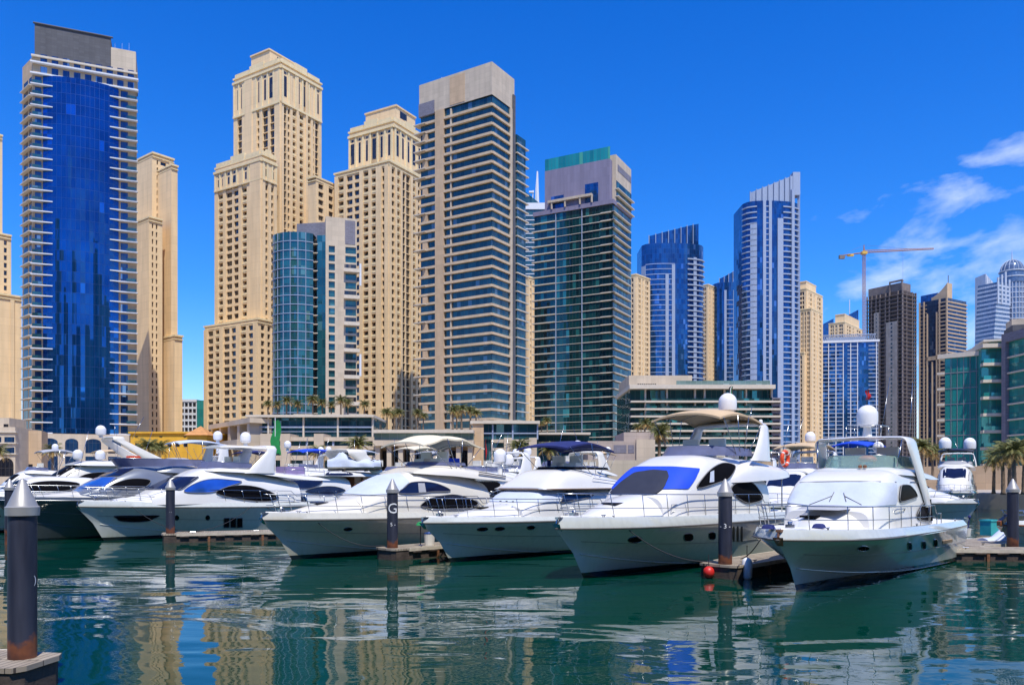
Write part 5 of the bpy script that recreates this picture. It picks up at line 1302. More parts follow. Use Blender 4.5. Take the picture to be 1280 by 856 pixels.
    def panel(s, name, mat, poly, bvh, off=.02, px=True, mirror=False, cuts=3, parent=None, frame=None, label=None):
        bm = bmesh.new(); vs = [bm.verts.new((x, y, 0)) for x, y in poly]; f = bm.faces.new(vs); bmesh.ops.triangulate(bm, faces=[f])
        for _ in range(cuts): bmesh.ops.subdivide_edges(bm, edges=list(bm.edges), cuts=1, use_grid_fill=True)
        cam_l = s.Mi @ Vector((0, 0, H)); top, low = {}, {}; mid = (sum(q[0] for q in poly)/len(poly), sum(q[1] for q in poly)/len(poly))
        for v in bm.verts:
            h = None
            for j in range(24):      # a point just off the silhouette slides in until it lies on the skin
                x, z = v.co.x+(mid[0]-v.co.x)*j/40, v.co.y+(mid[1]-v.co.y)*j/40
                if px: h = s.cast(x, z, bvh)
                else:
                    r = bvh.ray_cast(Vector((x, -12, z)), Vector((0, 1, 0))); h = (r[0], r[1]) if r[0] is not None else None
                if h: break
            if h is None: continue
            n = h[1]; eye = cam_l if px else Vector((h[0].x, -12, h[0].z))
            if n.dot(eye-h[0]) < 0: n = -n
            top[v] = h[0]+n*off; low[v] = h[0]-n*.03
        ids = {v: i for i, v in enumerate(top)}; V = [top[v] for v in ids]+[low[v] for v in ids]; k = len(ids); Fc = []
        for fc in bm.faces:
            if all(v in ids for v in fc.verts): Fc.append([ids[v] for v in fc.verts])
        for e in bm.edges:
            if len(e.link_faces) == 1 and all(v in ids for v in e.verts): a, b = [ids[v] for v in e.verts]; Fc.append([a, b, b+k, a+k])
        bm.free()
        if not Fc: return None
        mb = MB(); mb.mesh(V, Fc)
        if mirror: m2 = MB(); m2.mesh([(p.x, -p.y, p.z) for p in V], [fc[::-1] for fc in Fc]); m2.build(name, B_[mat], parent or s.root, smooth=True, merge=True, angle=40)
        o = mb.build(name, B_[mat], parent or s.root, smooth=True, merge=True, angle=40)
        if ('window' in name or 'windscreen' == name) and off < .052 and 'blind' not in name:
            ring = []
            for x, z in poly:
                if px: h = s.cast(x, z, bvh)
                else:
                    r = bvh.ray_cast(Vector((x, -12, z)), Vector((0, 1, 0))); h = (r[0], r[1]) if r[0] is not None else None
                if h:
                    n = h[1] if h[1].dot((cam_l if px else Vector((h[0].x, -12, h[0].z)))-h[0]) > 0 else -h[1]; ring.append(h[0]+n*(off+.004))
            if len(ring) > 5:
                mb = MB(); mb.tube(ring, .024, 5, closed=True)
                mb.build('window_gasket', B_['gasket'], o, smooth=True)
        return o
    def house(s, name, mat, keys, n=3.6, k=.12, ns=40, na=28, parent=None, close=True):
        """keys: (u, bottom z, top z, half width); superelliptic sections, sides leaning in by k"""
        us = [q[0] for q in keys]; fz0, fz1, fw = [pchip(us, [q[i] for q in keys]) for i in (1, 2, 3)]
        rows = []
        for i in range(ns+1):
            u = us[0]+(us[-1]-us[0])*i/ns; zb, zt, w = fz0(u), fz1(u), fw(u); r = []
            for j in range(na+1):
                a = math.pi*j/na; c, sn = math.cos(a), math.sin(a); q = abs(sn)**(2/n); y = math.copysign(abs(c)**(2/n), c)*w*(1-k*q); r.append((u, y, zb+(zt-zb)*q))
            rows.append(r)
        mb = MB(); mb.grid(rows)
        if close:
            mb.face(rows[-1]); mb.face(rows[0][::-1])
            mb.grid([[r[0] for r in rows], [r[-1] for r in rows]])
        o = mb.build(name, B_[mat], parent or s.root, smooth=True, angle=50)
        V = [p for r in rows for p in r]; nc = na+1; Fc = [(i*nc+j, i*nc+j+1, (i+1)*nc+j+1, (i+1)*nc+j) for i in range(ns) for j in range(na)]
        bvh = BVHTree.FromPolygons(V, Fc); o_ = (o, bvh); s.surf.append(o_); return o_
    def rail(s, t0, t1, h=.68, posts=9, both=True, mid=.36, inset=.10, bow=True, lean=.22, name='guard_rail'):
        """stainless rail along the deck edge, round the bow, with stanchions as its pieces"""
        def top(t, sg, hh):
            u, y, z = s.edge(t, inset); k = hh/h; lift = 1 if t < t1-.05 else .55
            return Vector((u-lean*k*(1 if t < .12 else .35), sg*(y+.05*k), z+hh*lift))
        ts = [t0+(t1-t0)*i/30 for i in range(31)]
        path = [top(t, -1, h) for t in ts[::-1]]; pm = [top(t, -1, mid) for t in ts[::-1]]
        if bow:
            path += [top(t, 1, h) for t in ts]; pm += [top(t, 1, mid) for t in ts]
        mb = MB(); e = s.edge(t1, inset)
        mb.tube([Vector((e[0]+.18, -e[1], e[2]))]+path+([Vector((e[0]+.18, e[1], e[2]))] if bow else []), .022, 5); mb.tube(pm, .015, 5)
        if not bow:
            mb.tube([top(t, 1, h) for t in ts], .019, 5); mb.tube([top(t, 1, mid) for t in ts], .013, 5)
        r = mb.build(name, B_['steel'], s.root, smooth=True)
        for i in range(posts):
            t = t0+(t1-t0)*(i+.4)/posts
            for sg in (-1, 1):
                u, y, z = s.edge(t, inset); mb = MB(); mb.tube([Vector((u+.16, sg*y, z-.03)), top(t, sg, h)], .018, 5); mb.build('stanchion', B_['steel'], r, smooth=True)
        return r
    def arch(s, name, mat, path, chord, thick=.16, parent=None):
        """hoop of slab section: path of (u, y, z) centres from foot to foot, chord per point along the boat"""
        rows = []; N = len(path)
        for i, (u, y, z) in enumerate(path):
            a, b = Vector(path[max(i-1, 0)]), Vector(path[min(i+1, N-1)]); d = b-a; nrm = Vector((0, -d.z, d.y)); nrm = nrm.normalized() if nrm.length > 1e-5 else Vector((0, 0, 1))
            c = chord[i]/2; t = thick/2; P0 = Vector((u, y, z)); X = Vector((1, 0, 0)); r = []
            for (cx, ct) in ((-1, 0), (-.8, .9), (-.3, 1), (.3, 1), (.8, .9), (1, 0), (.8, -.9), (.3, -1), (-.3, -1), (-.8, -.9)): r.append(P0+X*c*cx+nrm*t*ct)
            rows.append(r)
        mb = MB(); mb.grid(rows, closed=True); mb.face(rows[0][::-1]); mb.face(rows[-1])
        return mb.build(name, B_[mat], parent or s.root, smooth=True, angle=50)
    def hoop(s, name, mat, foot, top, yf, yt, cf, ct, thick=.18, r=.45, sweep=0.0):
        """radar arch: foot (u, z), top (u, z), half widths at foot and top"""
        path, ch = [], []; n = 7
        for i in range(n+1):
            q = i/n; path.append((foot[0]+(top[0]-foot[0])*q, -(yf+(yt-yf)*q**1.4), foot[1]+(top[1]-r-foot[1])*q)); ch.append(cf+(ct-cf)*q**.7)
        for i in range(1, 6):
            a = R(90*i/5); path.append((top[0]-sweep*i/5*.3, -(yt-r*(1-math.cos(a))), top[1]-r+r*math.sin(a))); ch.append(ct)
        for i in range(1, 4): path.append((top[0]-sweep, -(yt-r)*(1-i/3), top[1]+.05*i/3)); ch.append(ct)
        full = path+[(u, -y, z) for u, y, z in path[-2::-1]]; return s.arch(name, mat, full, ch+ch[-2::-1], thick)
    def canopy(s, name, mat, u0, u1, w, z0, z1, rise=.35, camber=.28, thick=.035, bows=3, foot=None, fmat='steel', sag=0.0, wpos=None):
        """canvas top on tube bows; front edge at u0/z0, rear at u1/z1"""
        rows = []; nu, nv = 16, 12
        for i in range(nu+1):
            q = i/nu; r = []
            for j in range(nv+1):
                v = -1+2*j/nv; z = z0+(z1-z0)*q+rise*(1-(2*q-1)**2)+camber*(1-abs(v)**2.4)-sag*abs(math.sin(q*math.pi*(bows-1)))*.5
                r.append(Vector((u0+(u1-u0)*q, v*w, z)))
            rows.append(r)
        mb = MB(); lo = [[p-Vector((0, 0, thick)) for p in r] for r in rows]; mb.grid(rows); mb.grid([r[::-1] for r in lo])
        for A, Bq in ((rows[0], lo[0]), (rows[-1], lo[-1]), ([r[0] for r in rows], [r[0] for r in lo]), ([r[-1] for r in rows], [r[-1] for r in lo])):
            drop = [p-Vector((0, 0, .06)) for p in Bq]; mb.grid([A, Bq]); mb.grid([Bq, drop])
        o = mb.build(name, B_[mat], s.root, smooth=True, angle=40)
        if foot:
            for b in range(bows):
                q = .04+.92*b/max(1, bows-1); i = round(q*nu); mb = MB(); fu, fz = foot
                pr = lo[i]; fp = Vector((fu+(b-(bows-1)/2)*.35, -w*.97, fz)); fq = Vector((fp.x, w*.97, fz))
                mb.tube([fp, pr[0]]+[p+Vector((0, 0, -.01)) for p in pr]+[fq], .02, 5); mb.build('canopy_bow', B_[fmat], o, smooth=True)
        return o
    def screen(s, name, mat, u0, u1, w, z, h, rake=.35, n=3.0, parent=None, zr=0.0):
        """U-shaped wind deflector open aft"""
        rows = [[], []]; N = 30
        for i in range(N+1):
            a = math.pi*(i/N-.5); c = abs(math.cos(a))**(2/n); sn = math.copysign(abs(math.sin(a))**(2/n), a); u = u1+(u0-u1)*c
            rows[0].append(Vector((u, w*sn, z+zr*(1-c)))); rows[1].append(Vector((u+rake*c, w*sn*.95, z+zr*(1-c)+h*(1-.25*(1-c)))))
        mb = MB(); mb.grid(rows); inn = [[p+Vector((.025, 0, 0)) for p in r] for r in rows]; mb.grid([inn[1], inn[0]]); mb.grid([rows[1], inn[1]])
        o = mb.build(name, B_[mat], parent or s.root, smooth=True); mb = MB(); mb.tube(rows[1], .018, 5); mb.build('screen_trim', B_['steel'], o, smooth=True); return o
    def dome(s, u, y, z, r, h=None, base=.15, name='satellite_dome'):
        h = h or r*2.1; mb = MB(); k = r
        prof = [(r*.62, 0), (r*.70, .04), (r*.95, .10), (r, .25*h)]+[(r*math.cos(a), h-r+r*math.sin(a)) for a in [R(90*i/8) for i in range(0, 9)]]
        mb.lathe((u, y, z), prof, 18); o = mb.build(name, B_['dome'], s.root, smooth=True, angle=50)
        if base: mb = MB(); mb.lathe((u, y, z-base), [(r*.45, 0), (r*.35, base)], 10); mb.build('dome_base', B_['white'], o)
        return o
    def tubes(s, name, mat, lines, r=.02, parent=None, n=5):
        mb = MB()
        for l in lines: mb.tube([Vector(p) for p in l], r, n)
        return mb.build(name, B_[mat], parent or s.root, smooth=True)
    def seat(s, u, y, z, w=.9, mat='creamw', name='helm_seat'):
        mb = MB(); mb.cbox((u, y, z+.25), (.55, w, .5)); mb.cbox((u+.32, y, z+.55), (.14, w, .75)); return mb.build(name, B_[mat], s.root)
    def anchor(s):
        u, y, z = s.edge(0.0); mb = MB(); mb.cbox((u+.12, 0, z-.05), (.7, .18, .09)); mb.tube([(u-.16, 0, z-.03), (u-.22, 0, z-.25), (u-.06, 0, z-.50)], [.04, .05, .04], 6)
        mb.mesh([(u-.27, -.20, z-.28), (u-.27, .20, z-.28), (u-.04, .12, z-.60), (u-.04, -.12, z-.60), (u-.22, 0, z-.50)], [(0, 1, 4), (1, 2, 4), (2, 3, 4), (3, 0, 4), (0, 3, 2, 1)])
        mb.build('anchor', B_[s.anc], s.root); mb = MB(); mb.cbox((u+.9, 0, z+.05), (.3, .24, .18)); mb.lathe((u+.9, 0, z+.14), [(.07, 0), (.10, .06), (.07, .11)], 10); mb.build('windlass', B_['steel'], s.root)
    def platform(s, w=1.3):
        mb = MB(); mb.cbox((s.L+w/2-.1, 0, .42), (w, s.B*.9, .14)); mb.build('swim_platform', B_['teak'], s.root)
    def cleats(s, ts):
        for t in ts:
            for sg in (-1, 1):
                u, y, z = s.edge(t, .14); mb = MB(); mb.tube([(u-.16, sg*y, z+.08), (u+.16, sg*y, z+.08)], .022, 5); mb.tube([(u-.05, sg*y, z-.02), (u-.05, sg*y, z+.08)], .02, 5); mb.tube([(u+.05, sg*y, z-.02), (u+.05, sg*y, z+.08)], .02, 5); mb.build('cleat', B_['steel'], s.root)
    def port(s, cx, cy, rx, ry, slope=0.0, sq=2.0, name='porthole', mat='dark', rim=True):
        pl = []
        for i in range(18):
            a = 2*math.pi*i/18; c, sn = math.cos(a), math.sin(a); x = rx*math.copysign(abs(c)**(2/sq), c); y = ry*math.copysign(abs(sn)**(2/sq), sn); pl.append((cx+x, cy+y+slope*x))
        o = s.panel(name, mat, pl, s.bvh_h, .012, cuts=1, mirror=True)
        if rim and o:
            pts = []
            for x, y in pl:
                h = s.cast(cx+(x-cx)*1.06, cy+(y-cy)*1.06, s.bvh_h)
                if h: pts.append(h[0]+(h[1] if h[1].y < 0 else -h[1])*.012)
            if len(pts) > 6: mb = MB(); mb.tube(pts, .018, 5, closed=True); mb.build('porthole_rim', B_['steel'], o, smooth=True)
        return o
    def sideport(s, u, z, ru, rz, **k):
        pl = [(u+ru*math.cos(2*math.pi*i/14), z+rz*math.sin(2*math.pi*i/14)) for i in range(14)]
        return s.panel('porthole', 'dark', pl, s.bvh_h, .012, px=False, cuts=1, mirror=True)
    def flag(s, u, y, z, h, mats, name='flag'):
        mb = MB(); mb.tube([(u, y, z), (u+.08, y, z+h)], .014, 4); p = mb.build('flag_staff', B_['steel'], s.root)
        for k, mt in enumerate(mats):
            mb = MB(); rows = []; hh = h*.5
            for i in range(7):
                q = i/6; rows.append([(u+.1+.12*k/len(mats)+.05*math.sin(q*5+k)+q*.05, y-.10+.20*(k/len(mats))+.06*math.sin(q*7), z+h*(.98-.62*q)), (u+.16+.05*math.sin(q*6+k+1), y-.10+.20*((k+1)/len(mats))+.06*math.sin(q*6+1), z+h*(.95-.6*q))])
            mb.grid(rows); mb.build(name, mt, p, smooth=True)
# ------------------------------------------------------------------ the six yachts moored bow-out
def wipers(y, pts):
    for ls in pts:
        P3 = []
        for px, py in ls:
            h = y.cast(px, py, y.surf[-1][1]) or y.cast(px, py, y.surf[0][1])
            if h: P3.append(h[0]+(h[1] if h[1].z > 0 or h[1].x < 0 else -h[1])*.06)
        if len(P3) > 1: y.tubes('wiper', 'gasket', [P3], .017)
UAE = None
def flag_mats():
    return [plain('flag_red_cloth', (.55, .015, .02), .8), plain('flag_green_cloth', (.01, .25, .07), .8), plain('flag_white_cloth', (.75, .75, .75), .8), plain('flag_black_cloth', (.01, .01, .01), .8)]
FL = flag_mats()
def yacht6():
    y = Yacht('motor_yacht', 'white motor yacht with white windscreen cover and white hardtop frame, nearest at right', (998, 737), 50, 17.4, 5.2, 1.95, 1.72, 2.0, .42, step=.10, chine=.46, blunt=6.0, anc='bronze')
    co = y.house('coach_roof', 'white', [(.4, 2.1, 2.36, .5), (2.0, 2.1, 2.75, 1.3), (4.2, 2.1, 3.05, 1.72), (6.0, 2.1, 3.1, 1.8)], n=2.6, k=.2)
    hs = y.house('cabin', 'white', [(3.0, 2.1, 2.9, 1.72), (3.6, 2.1, 3.38, 1.98), (4.3, 2.1, 3.95, 2.12), (5.1, 2.1, 4.36, 2.16), (6.2, 2.1, 4.58, 2.18), (9, 2.1, 4.6, 2.18), (11.2, 2.1, 4.2, 2.14)], n=7.0, k=.07)
    b = hs[1]
    y.panel('windscreen_cover', 'whitecover', round_poly([(984, 629), (999, 604.5), (1060, 603), (1120, 603.8), (1120.5, 630), (1085, 634), (1030, 634)], .10), b, .045, cuts=4)
    br = [h for h in (y.cast(px, py, b) for px, py in ((1000, 603.2), (1020, 602.2), (1045, 601.8), (1075, 601.8), (1100, 602), (1120, 602.4))) if h]
    y.tubes('brow_seam', 'gasket', [[h[0]+h[1]*.01 for h in br]], .022)
    y.panel('side_window', 'dark', round_poly([(1122.4, 629), (1125.2, 606), (1136, 606), (1143, 614), (1146, 621)], .2), b, .045, mirror=True)
    y.panel('saloon_window', 'dark', smooth_poly([(1145.6, 646), (1150, 633), (1158, 625), (1166, 625), (1170, 636), (1171.6, 648), (1157, 651)], 4), b, .045, mirror=True)
    y.tubes('cabin_trim', 'steel', [[(b_[0]) for b_ in [y.cast(px, py, b) for px, py in ((1137, 602.5), (1150, 603), (1160, 603.5))] if b_]], .03)
    wipers(y, [[(1012, 632), (1040, 621)], [(1037, 628), (1043, 616)], [(1077, 632), (1056, 621)], [(1058, 628), (1055, 617)]])
    y.house('flybridge', 'white', [(5.9, 4.4, 4.5, 1.6), (7, 4.35, 4.72, 1.95), (9, 4.3, 4.72, 2.05), (12, 4.15, 4.5, 2.05), (13.2, 4.15, 4.3, 2.0)], n=4, k=.06)
    y.screen('wind_deflector', 'greenscreen', 6.5, 10.2, 1.9, 4.66, .58, .45)
    y.hoop('radar_arch', 'white', (10.3, 2.9), (8.2, 6.0), 2.16, 1.98, .8, 1.6, .12, .3)
    y.dome(8.6, 0, 6.58, .46, 1.0, base=.45)
    y.tubes('antenna_rail', 'steel', [[(8.0, -.75, 6.05), (8.0, -.75, 6.6), (9.2, -.75, 6.6), (9.2, .75, 6.6), (8.0, .75, 6.6), (8.0, -.75, 6.6)], [(9.2, -.75, 6.05), (9.2, -.75, 6.6)], [(9.2, .75, 6.05), (9.2, .75, 6.6)], [(8, .75, 6.05), (8, .75, 6.6)]])
    y.dome(9.6, -.2, 5.45, .24, .48, base=.5, name='radar_dome')
    y.tubes('antenna', 'steel', [[(9.4, -1.6, 6.0), (9.9, -1.6, 8.6)]], .018); y.tubes('hardtop_post', 'steel', [[(6.9, 1.7, 4.7), (7.3, 1.8, 5.9)], [(6.9, -1.7, 4.7), (7.3, -1.8, 5.9)]], .035)
    y.flag(8.9, .1, 7.6, .75, FL[:1])
    y.tubes('ensign_staff', 'steel', [[(9.2, -.4, 6.0), (10.4, -.5, 9.0)]], .012)
    for k, yy in enumerate((-.9, .5)): y.seat(8.2, yy, 4.7)
    mb = MB(); mb.lathe((7.6, -.3, 4.95), [(.30, 0), (.42, .05), (.34, .22), (.12, .30)], 14); mb.build('helm_cover', B_['orange'], y.root, smooth=True)
    for px in (1079,): y.port(px, 685, 7, 3.0, -.05)
    for px, py in ((1137, 682.3), (1154.6, 681), (1169, 678.4)): y.port(px, py, 2.5, 4.6, 0, 3)
    y.panel('hull_vent', 'teak', [(1178, 675.5), (1190, 673.5), (1190, 677), (1178, 679)], y.bvh_h, .03, cuts=1)
    y.rail(.01, .72, .86, 9); y.anchor(); y.platform(1.2); y.cleats((.08, .5, .92))
    # deck gear: covered dinghy cushion, hatch, lights
    mb = MB(); mb.mesh(*pad(2.6, -.1, 2.98, 1.9, .85)); mb.build('sun_pad', B_['greycanvas'], y.root, smooth=True)
    mb = MB(); mb.cbox((1.5, .1, 2.72), (.6, .6, .08)); mb.build('deck_hatch', B_['dark'], y.root)
    mb = MB(); mb.lathe((6.35, -.55, 4.66), [(.07, 0), (.09, .1), (.02, .14)], 8); mb.lathe((6.35, -.35, 4.66), [(.07, 0), (.09, .1), (.02, .14)], 8); mb.build('horn', B_['bronze'], y.root)
    for (u, yy, s_) in ((-1.5, .55, .36), (.2, -.7, .42)):
        mb = MB(); mb.mesh(*pad(u, yy, 2.36, s_, .22)); mb.build('folded_cloth', B_['navycanvas'], y.root, smooth=True)
    y.tubes('grab_rail', 'steel', [[(4.6, -1.98, 2.75), (5.0, -2.2, 2.95), (6.2, -2.2, 2.95), (6.5, -2.05, 2.75)]])
    return y
def pad(u, yy, z, lu, ly):
    V, F = [], []; nu, ny = 8, 8
    for i in range(nu+1):
        for j in range(ny+1):
            a, b = -1+2*i/nu, -1+2*j/ny; V.append((u+a*lu/2, yy+b*ly/1, z+.16*(1-a**6)*(1-b**6)))
    for i in range(nu):
        for j in range(ny): F.append((i*(ny+1)+j, (i+1)*(ny+1)+j, (i+1)*(ny+1)+j+1, i*(ny+1)+j+1))
    return V, F
def yacht5():
    y = Yacht('motor_yacht', 'white flybridge yacht with bright blue windscreen cover and tan canvas top', (734, 721.6), 47, 16.6, 5.0, 2.12, 2.02, 2.05, .52, blunt=4.0)
    y.house('coach_roof', 'white', [(-.2, 2.4, 2.62, .4), (1.2, 2.4, 3.05, 1.2), (3, 2.4, 3.45, 1.65), (4.8, 2.4, 3.66, 1.85), (6, 2.4, 3.7, 1.9)], n=2.5, k=.2)
    hs = y.house('cabin', 'white', [(3.3, 2.4, 3.4, 1.72), (4.0, 2.4, 3.92, 2.02), (4.9, 2.4, 4.52, 2.16), (5.9, 2.4, 5.0, 2.2), (7.2, 2.4, 5.34, 2.22), (10.0, 2.4, 5.34, 2.2), (12.0, 2.4, 4.85, 2.15), (13.0, 2.4, 4.4, 2.1)], n=4.6, k=.08)
    b = hs[1]
    y.panel('windscreen_cover', 'bluecover', round_poly([(754.5, 611), (773.5, 586.5), (799, 583.5), (840, 583.5), (875, 585.7), (868, 600), (860, 611), (800, 612)], .10), b, .045, cuts=4)
    y.panel('windscreen_mesh', 'mesh', round_poly([(762, 617.5), (777, 603), (793, 591.5), (817, 588), (834.5, 589.5), (836.5, 596), (830.5, 610), (820, 618), (790, 619.5)], .12), b, .075, cuts=4)
    y.panel('side_window', 'dark', smooth_poly([(871, 610), (880.5, 594), (893, 583), (906, 579), (918.5, 583.5), (911, 597), (899, 602.5)], 4), b, .045, mirror=True)
    y.panel('window_blind', 'whitecover', [(886, 603), (887, 590), (891.5, 588), (891.5, 602)], b, .055, cuts=1)
    y.panel('saloon_window', 'dark', smooth_poly([(914, 608), (924.6, 602), (937, 602), (947.5, 612), (952, 624), (933, 628.5), (916, 617)], 4), b, .045, mirror=True)
    y.house('flybridge', 'white', [(8.4, 4.0, 4.25, 2.0), (9.6, 4.02, 4.85, 2.30), (11.2, 4.08, 5.22, 2.38), (13.2, 4.15, 5.05, 2.36), (15.0, 4.28, 4.85, 2.2), (15.8, 4.4, 4.66, 1.9)], n=4.0, k=.05)
    y.screen('wind_deflector', 'smoke', 7.5, 11.2, 1.98, 5.33, .50, .5)
    y.hoop('radar_arch', 'white', (11.7, 5.1), (12.55, 7.05), 2.18, 1.95, 2.3, .85, .22, .35)
    cp = y.canopy('canopy_top', 'tancanvas', 7.9, 12.6, 1.95, 7.15, 6.98, .36, .30, bows=4, foot=(10.2, 5.3))
    y.dome(12.4, .05, 7.78, .48, 1.02, base=.62)
    y.flag(13.0, .2, 7.1, 2.2, FL, 'ensign')
    y.tubes('antenna', 'steel', [[(12.4, -1.2, 7.1), (12.7, -1.2, 8.0)]], .015)
    mb = MB(); mb.lathe((12.9, -1.6, 7.1), [(.09, 0), (.11, .15), (.05, .22)], 8); mb.build('horn', B_['dome'], y.root)
    # flybridge aft rail, furniture
    y.tubes('flybridge_rail', 'steel', [[(13.2, -2.05, 4.95), (13.2, -2.05, 5.65), (15.2, -1.95, 5.6), (15.4, 1.9, 5.6), (13.2, 2.05, 5.65)], [(14.2, -2.0, 4.85), (14.2, -2.0, 5.62)], [(15.2, -1.95, 4.7), (15.2, -1.95, 5.6)], [(15.4, 0, 4.6), (15.4, 0, 5.6)], [(13.2, -2.03, 5.3), (15.25, -1.95, 5.25), (15.4, 1.9, 5.25)]])
    for yy in (-.8, .7): y.seat(9.4, yy, 5.3)
    mb = MB(); mb.cbox((11.6, .4, 5.5), (1.2, 2.2, .6)); mb.build('sofa', B_['creamw'], y.root)
    y.tubes('cockpit_post', 'steel', [[(14.8, -1.9, 2.2), (14.8, -1.9, 4.35)], [(14.8, 1.9, 2.2), (14.8, 1.9, 4.35)]], .035)
    y.port(793.6, 674, 8.5, 3.8, -.04)
    for px, py in ((860.5, 671), (890, 669.3)): y.port(px, py, 5.6 if px < 870 else 4.2, 4.6, -.05, 3)
    for px in (917, 922, 927): y.panel('hull_vent', 'black', smooth_poly([(px-1.2, 674), (px-1.2, 661), (px+.2, 657.5), (px+1.2, 660), (px+1.0, 676)], 3), y.bvh_h, .015, cuts=1)
    y.rail(.01, .78, .95, 10); y.anchor(); y.platform(1.4); y.cleats((.10, .5, .93))
    mb = MB(); mb.cbox((1.6, -.2, 3.13), (.75, .75, .06)); mb.build('deck_hatch', B_['mesh'], y.root)
    y.tubes('folded_chair', 'steel', [[(3.6, -1.9, 2.75), (3.6, -1.9, 3.05), (4.8, -2.0, 3.05), (4.8, -2.0, 2.75), (3.6, -1.9, 2.75)], [(4.0, -1.92, 2.75), (4.0, -1.92, 3.05)], [(4.4, -1.95, 2.75), (4.4, -1.95, 3.05)]], .014)
    mb = MB(); rr = []; 
    return y
def yacht4():
    y = Yacht('motor_yacht', 'white yacht with white windscreen cover, brown eave line and navy canvas top', (569, 702), 47, 14.8, 4.6, 2.0, 1.80, 2.2, .34, blunt=2.7)
    y.house('coach_roof', 'white', [(-.6, 2.0, 2.3, .4), (1.5, 2.0, 2.62, 1.1), (4.2, 2.0, 2.92, 1.7), (6, 2.0, 3.0, 1.8)], n=2.5, k=.2)
    hs = y.house('cabin', 'white', [(3.3, 2.0, 2.75, 1.65), (4.1, 2.0, 3.12, 1.92), (5.1, 2.0, 3.58, 2.02), (6.0, 2.0, 3.68, 2.06), (11.2, 2.0, 3.68, 2.0), (12, 2.0, 3.3, 1.95)], n=5.0, k=.08)
    b = hs[1]
    y.panel('windscreen_cover', 'whitecover', round_poly([(602, 626.5), (620, 611.5), (660, 611.5), (704, 613), (698, 628), (650, 628)], .08), b, .045, cuts=4)
    y.panel('side_window', 'navyglass', round_poly([(706.5, 614.5), (743, 617), (738, 621.5), (699.5, 629)], .12), b, .045, mirror=True)
    fb = y.house('flybridge', 'white', [(4.7, 3.62, 3.72, 1.85), (5.5, 3.6, 4.10, 2.02), (6.7, 3.58, 4.68, 2.06), (8.2, 3.58, 4.80, 2.08), (9.6, 3.58, 4.62, 2.1), (11.5, 3.58, 4.25, 2.1), (13.4, 3.58, 3.95, 2.0)], n=4.2, k=.16)
    mb = MB(); A = [(4.66, 0), (4.7, 1.4), (4.95, 1.85), (5.6, 2.04), (8, 2.13), (13.3, 2.05)]
    mb.tube([(u, -w, 3.62) for u, w in A[::-1]]+[(u, w, 3.62) for u, w in A[1:]], .05, 6); mb.build('eave_strip', plain('brown_eave_rubber', (.20, .13, .09), .5), y.root, smooth=True)
    y.screen('wind_deflector', 'dark', 7.2, 10.5, 1.85, 4.72, .16, .15)
    y.canopy('canopy_top', 'navycanvas', 6.6, 11.0, 1.9, 5.90, 5.80, .38, .16, bows=3, foot=(9.3, 4.4), sag=.08)
    mb = MB(); mb.cbox((6.3, -.3, 4.28), (.35, .5, .22)); mb.build('search_light', B_['bronze'], y.root)
    y.tubes('grab_rail', 'steel', [[(8.8, -2.0, 4.15), (8.8, -2.04, 4.22), (11.8, -2.04, 3.95), (11.8, -2.0, 3.9)]])
    for px, w in ((603, 6.6), (624.7, 6), (663.5, 5)): y.port(px, 661 if px < 610 else 660.4 if px < 640 else 659, w, 2.5, -.05)
    y.rail(.01, .76, .92, 9); y.anchor(); y.platform(1.1); y.cleats((.10, .5, .92))
    mb = MB(); mb.cbox((1.8, 0, 2.7), (.6, .6, .07)); mb.build('deck_hatch', B_['dark'], y.root)
    for yy in (-.7, .6): y.seat(8.6, yy, 4.6)
    mb = MB(); mb.lathe((7.9, .5, 4.78), [(.1, 0), (.12, .5)], 8); mb.build('helm_column', B_['navycanvas'], y.root)
    for k in range(3):
        mb = MB(); mb.cbox((3.2+.05*k, -1.0+.5*k, 3.0), (.1, .06, .05)); mb.build('deck_light', B_['black'], y.root)
    return y
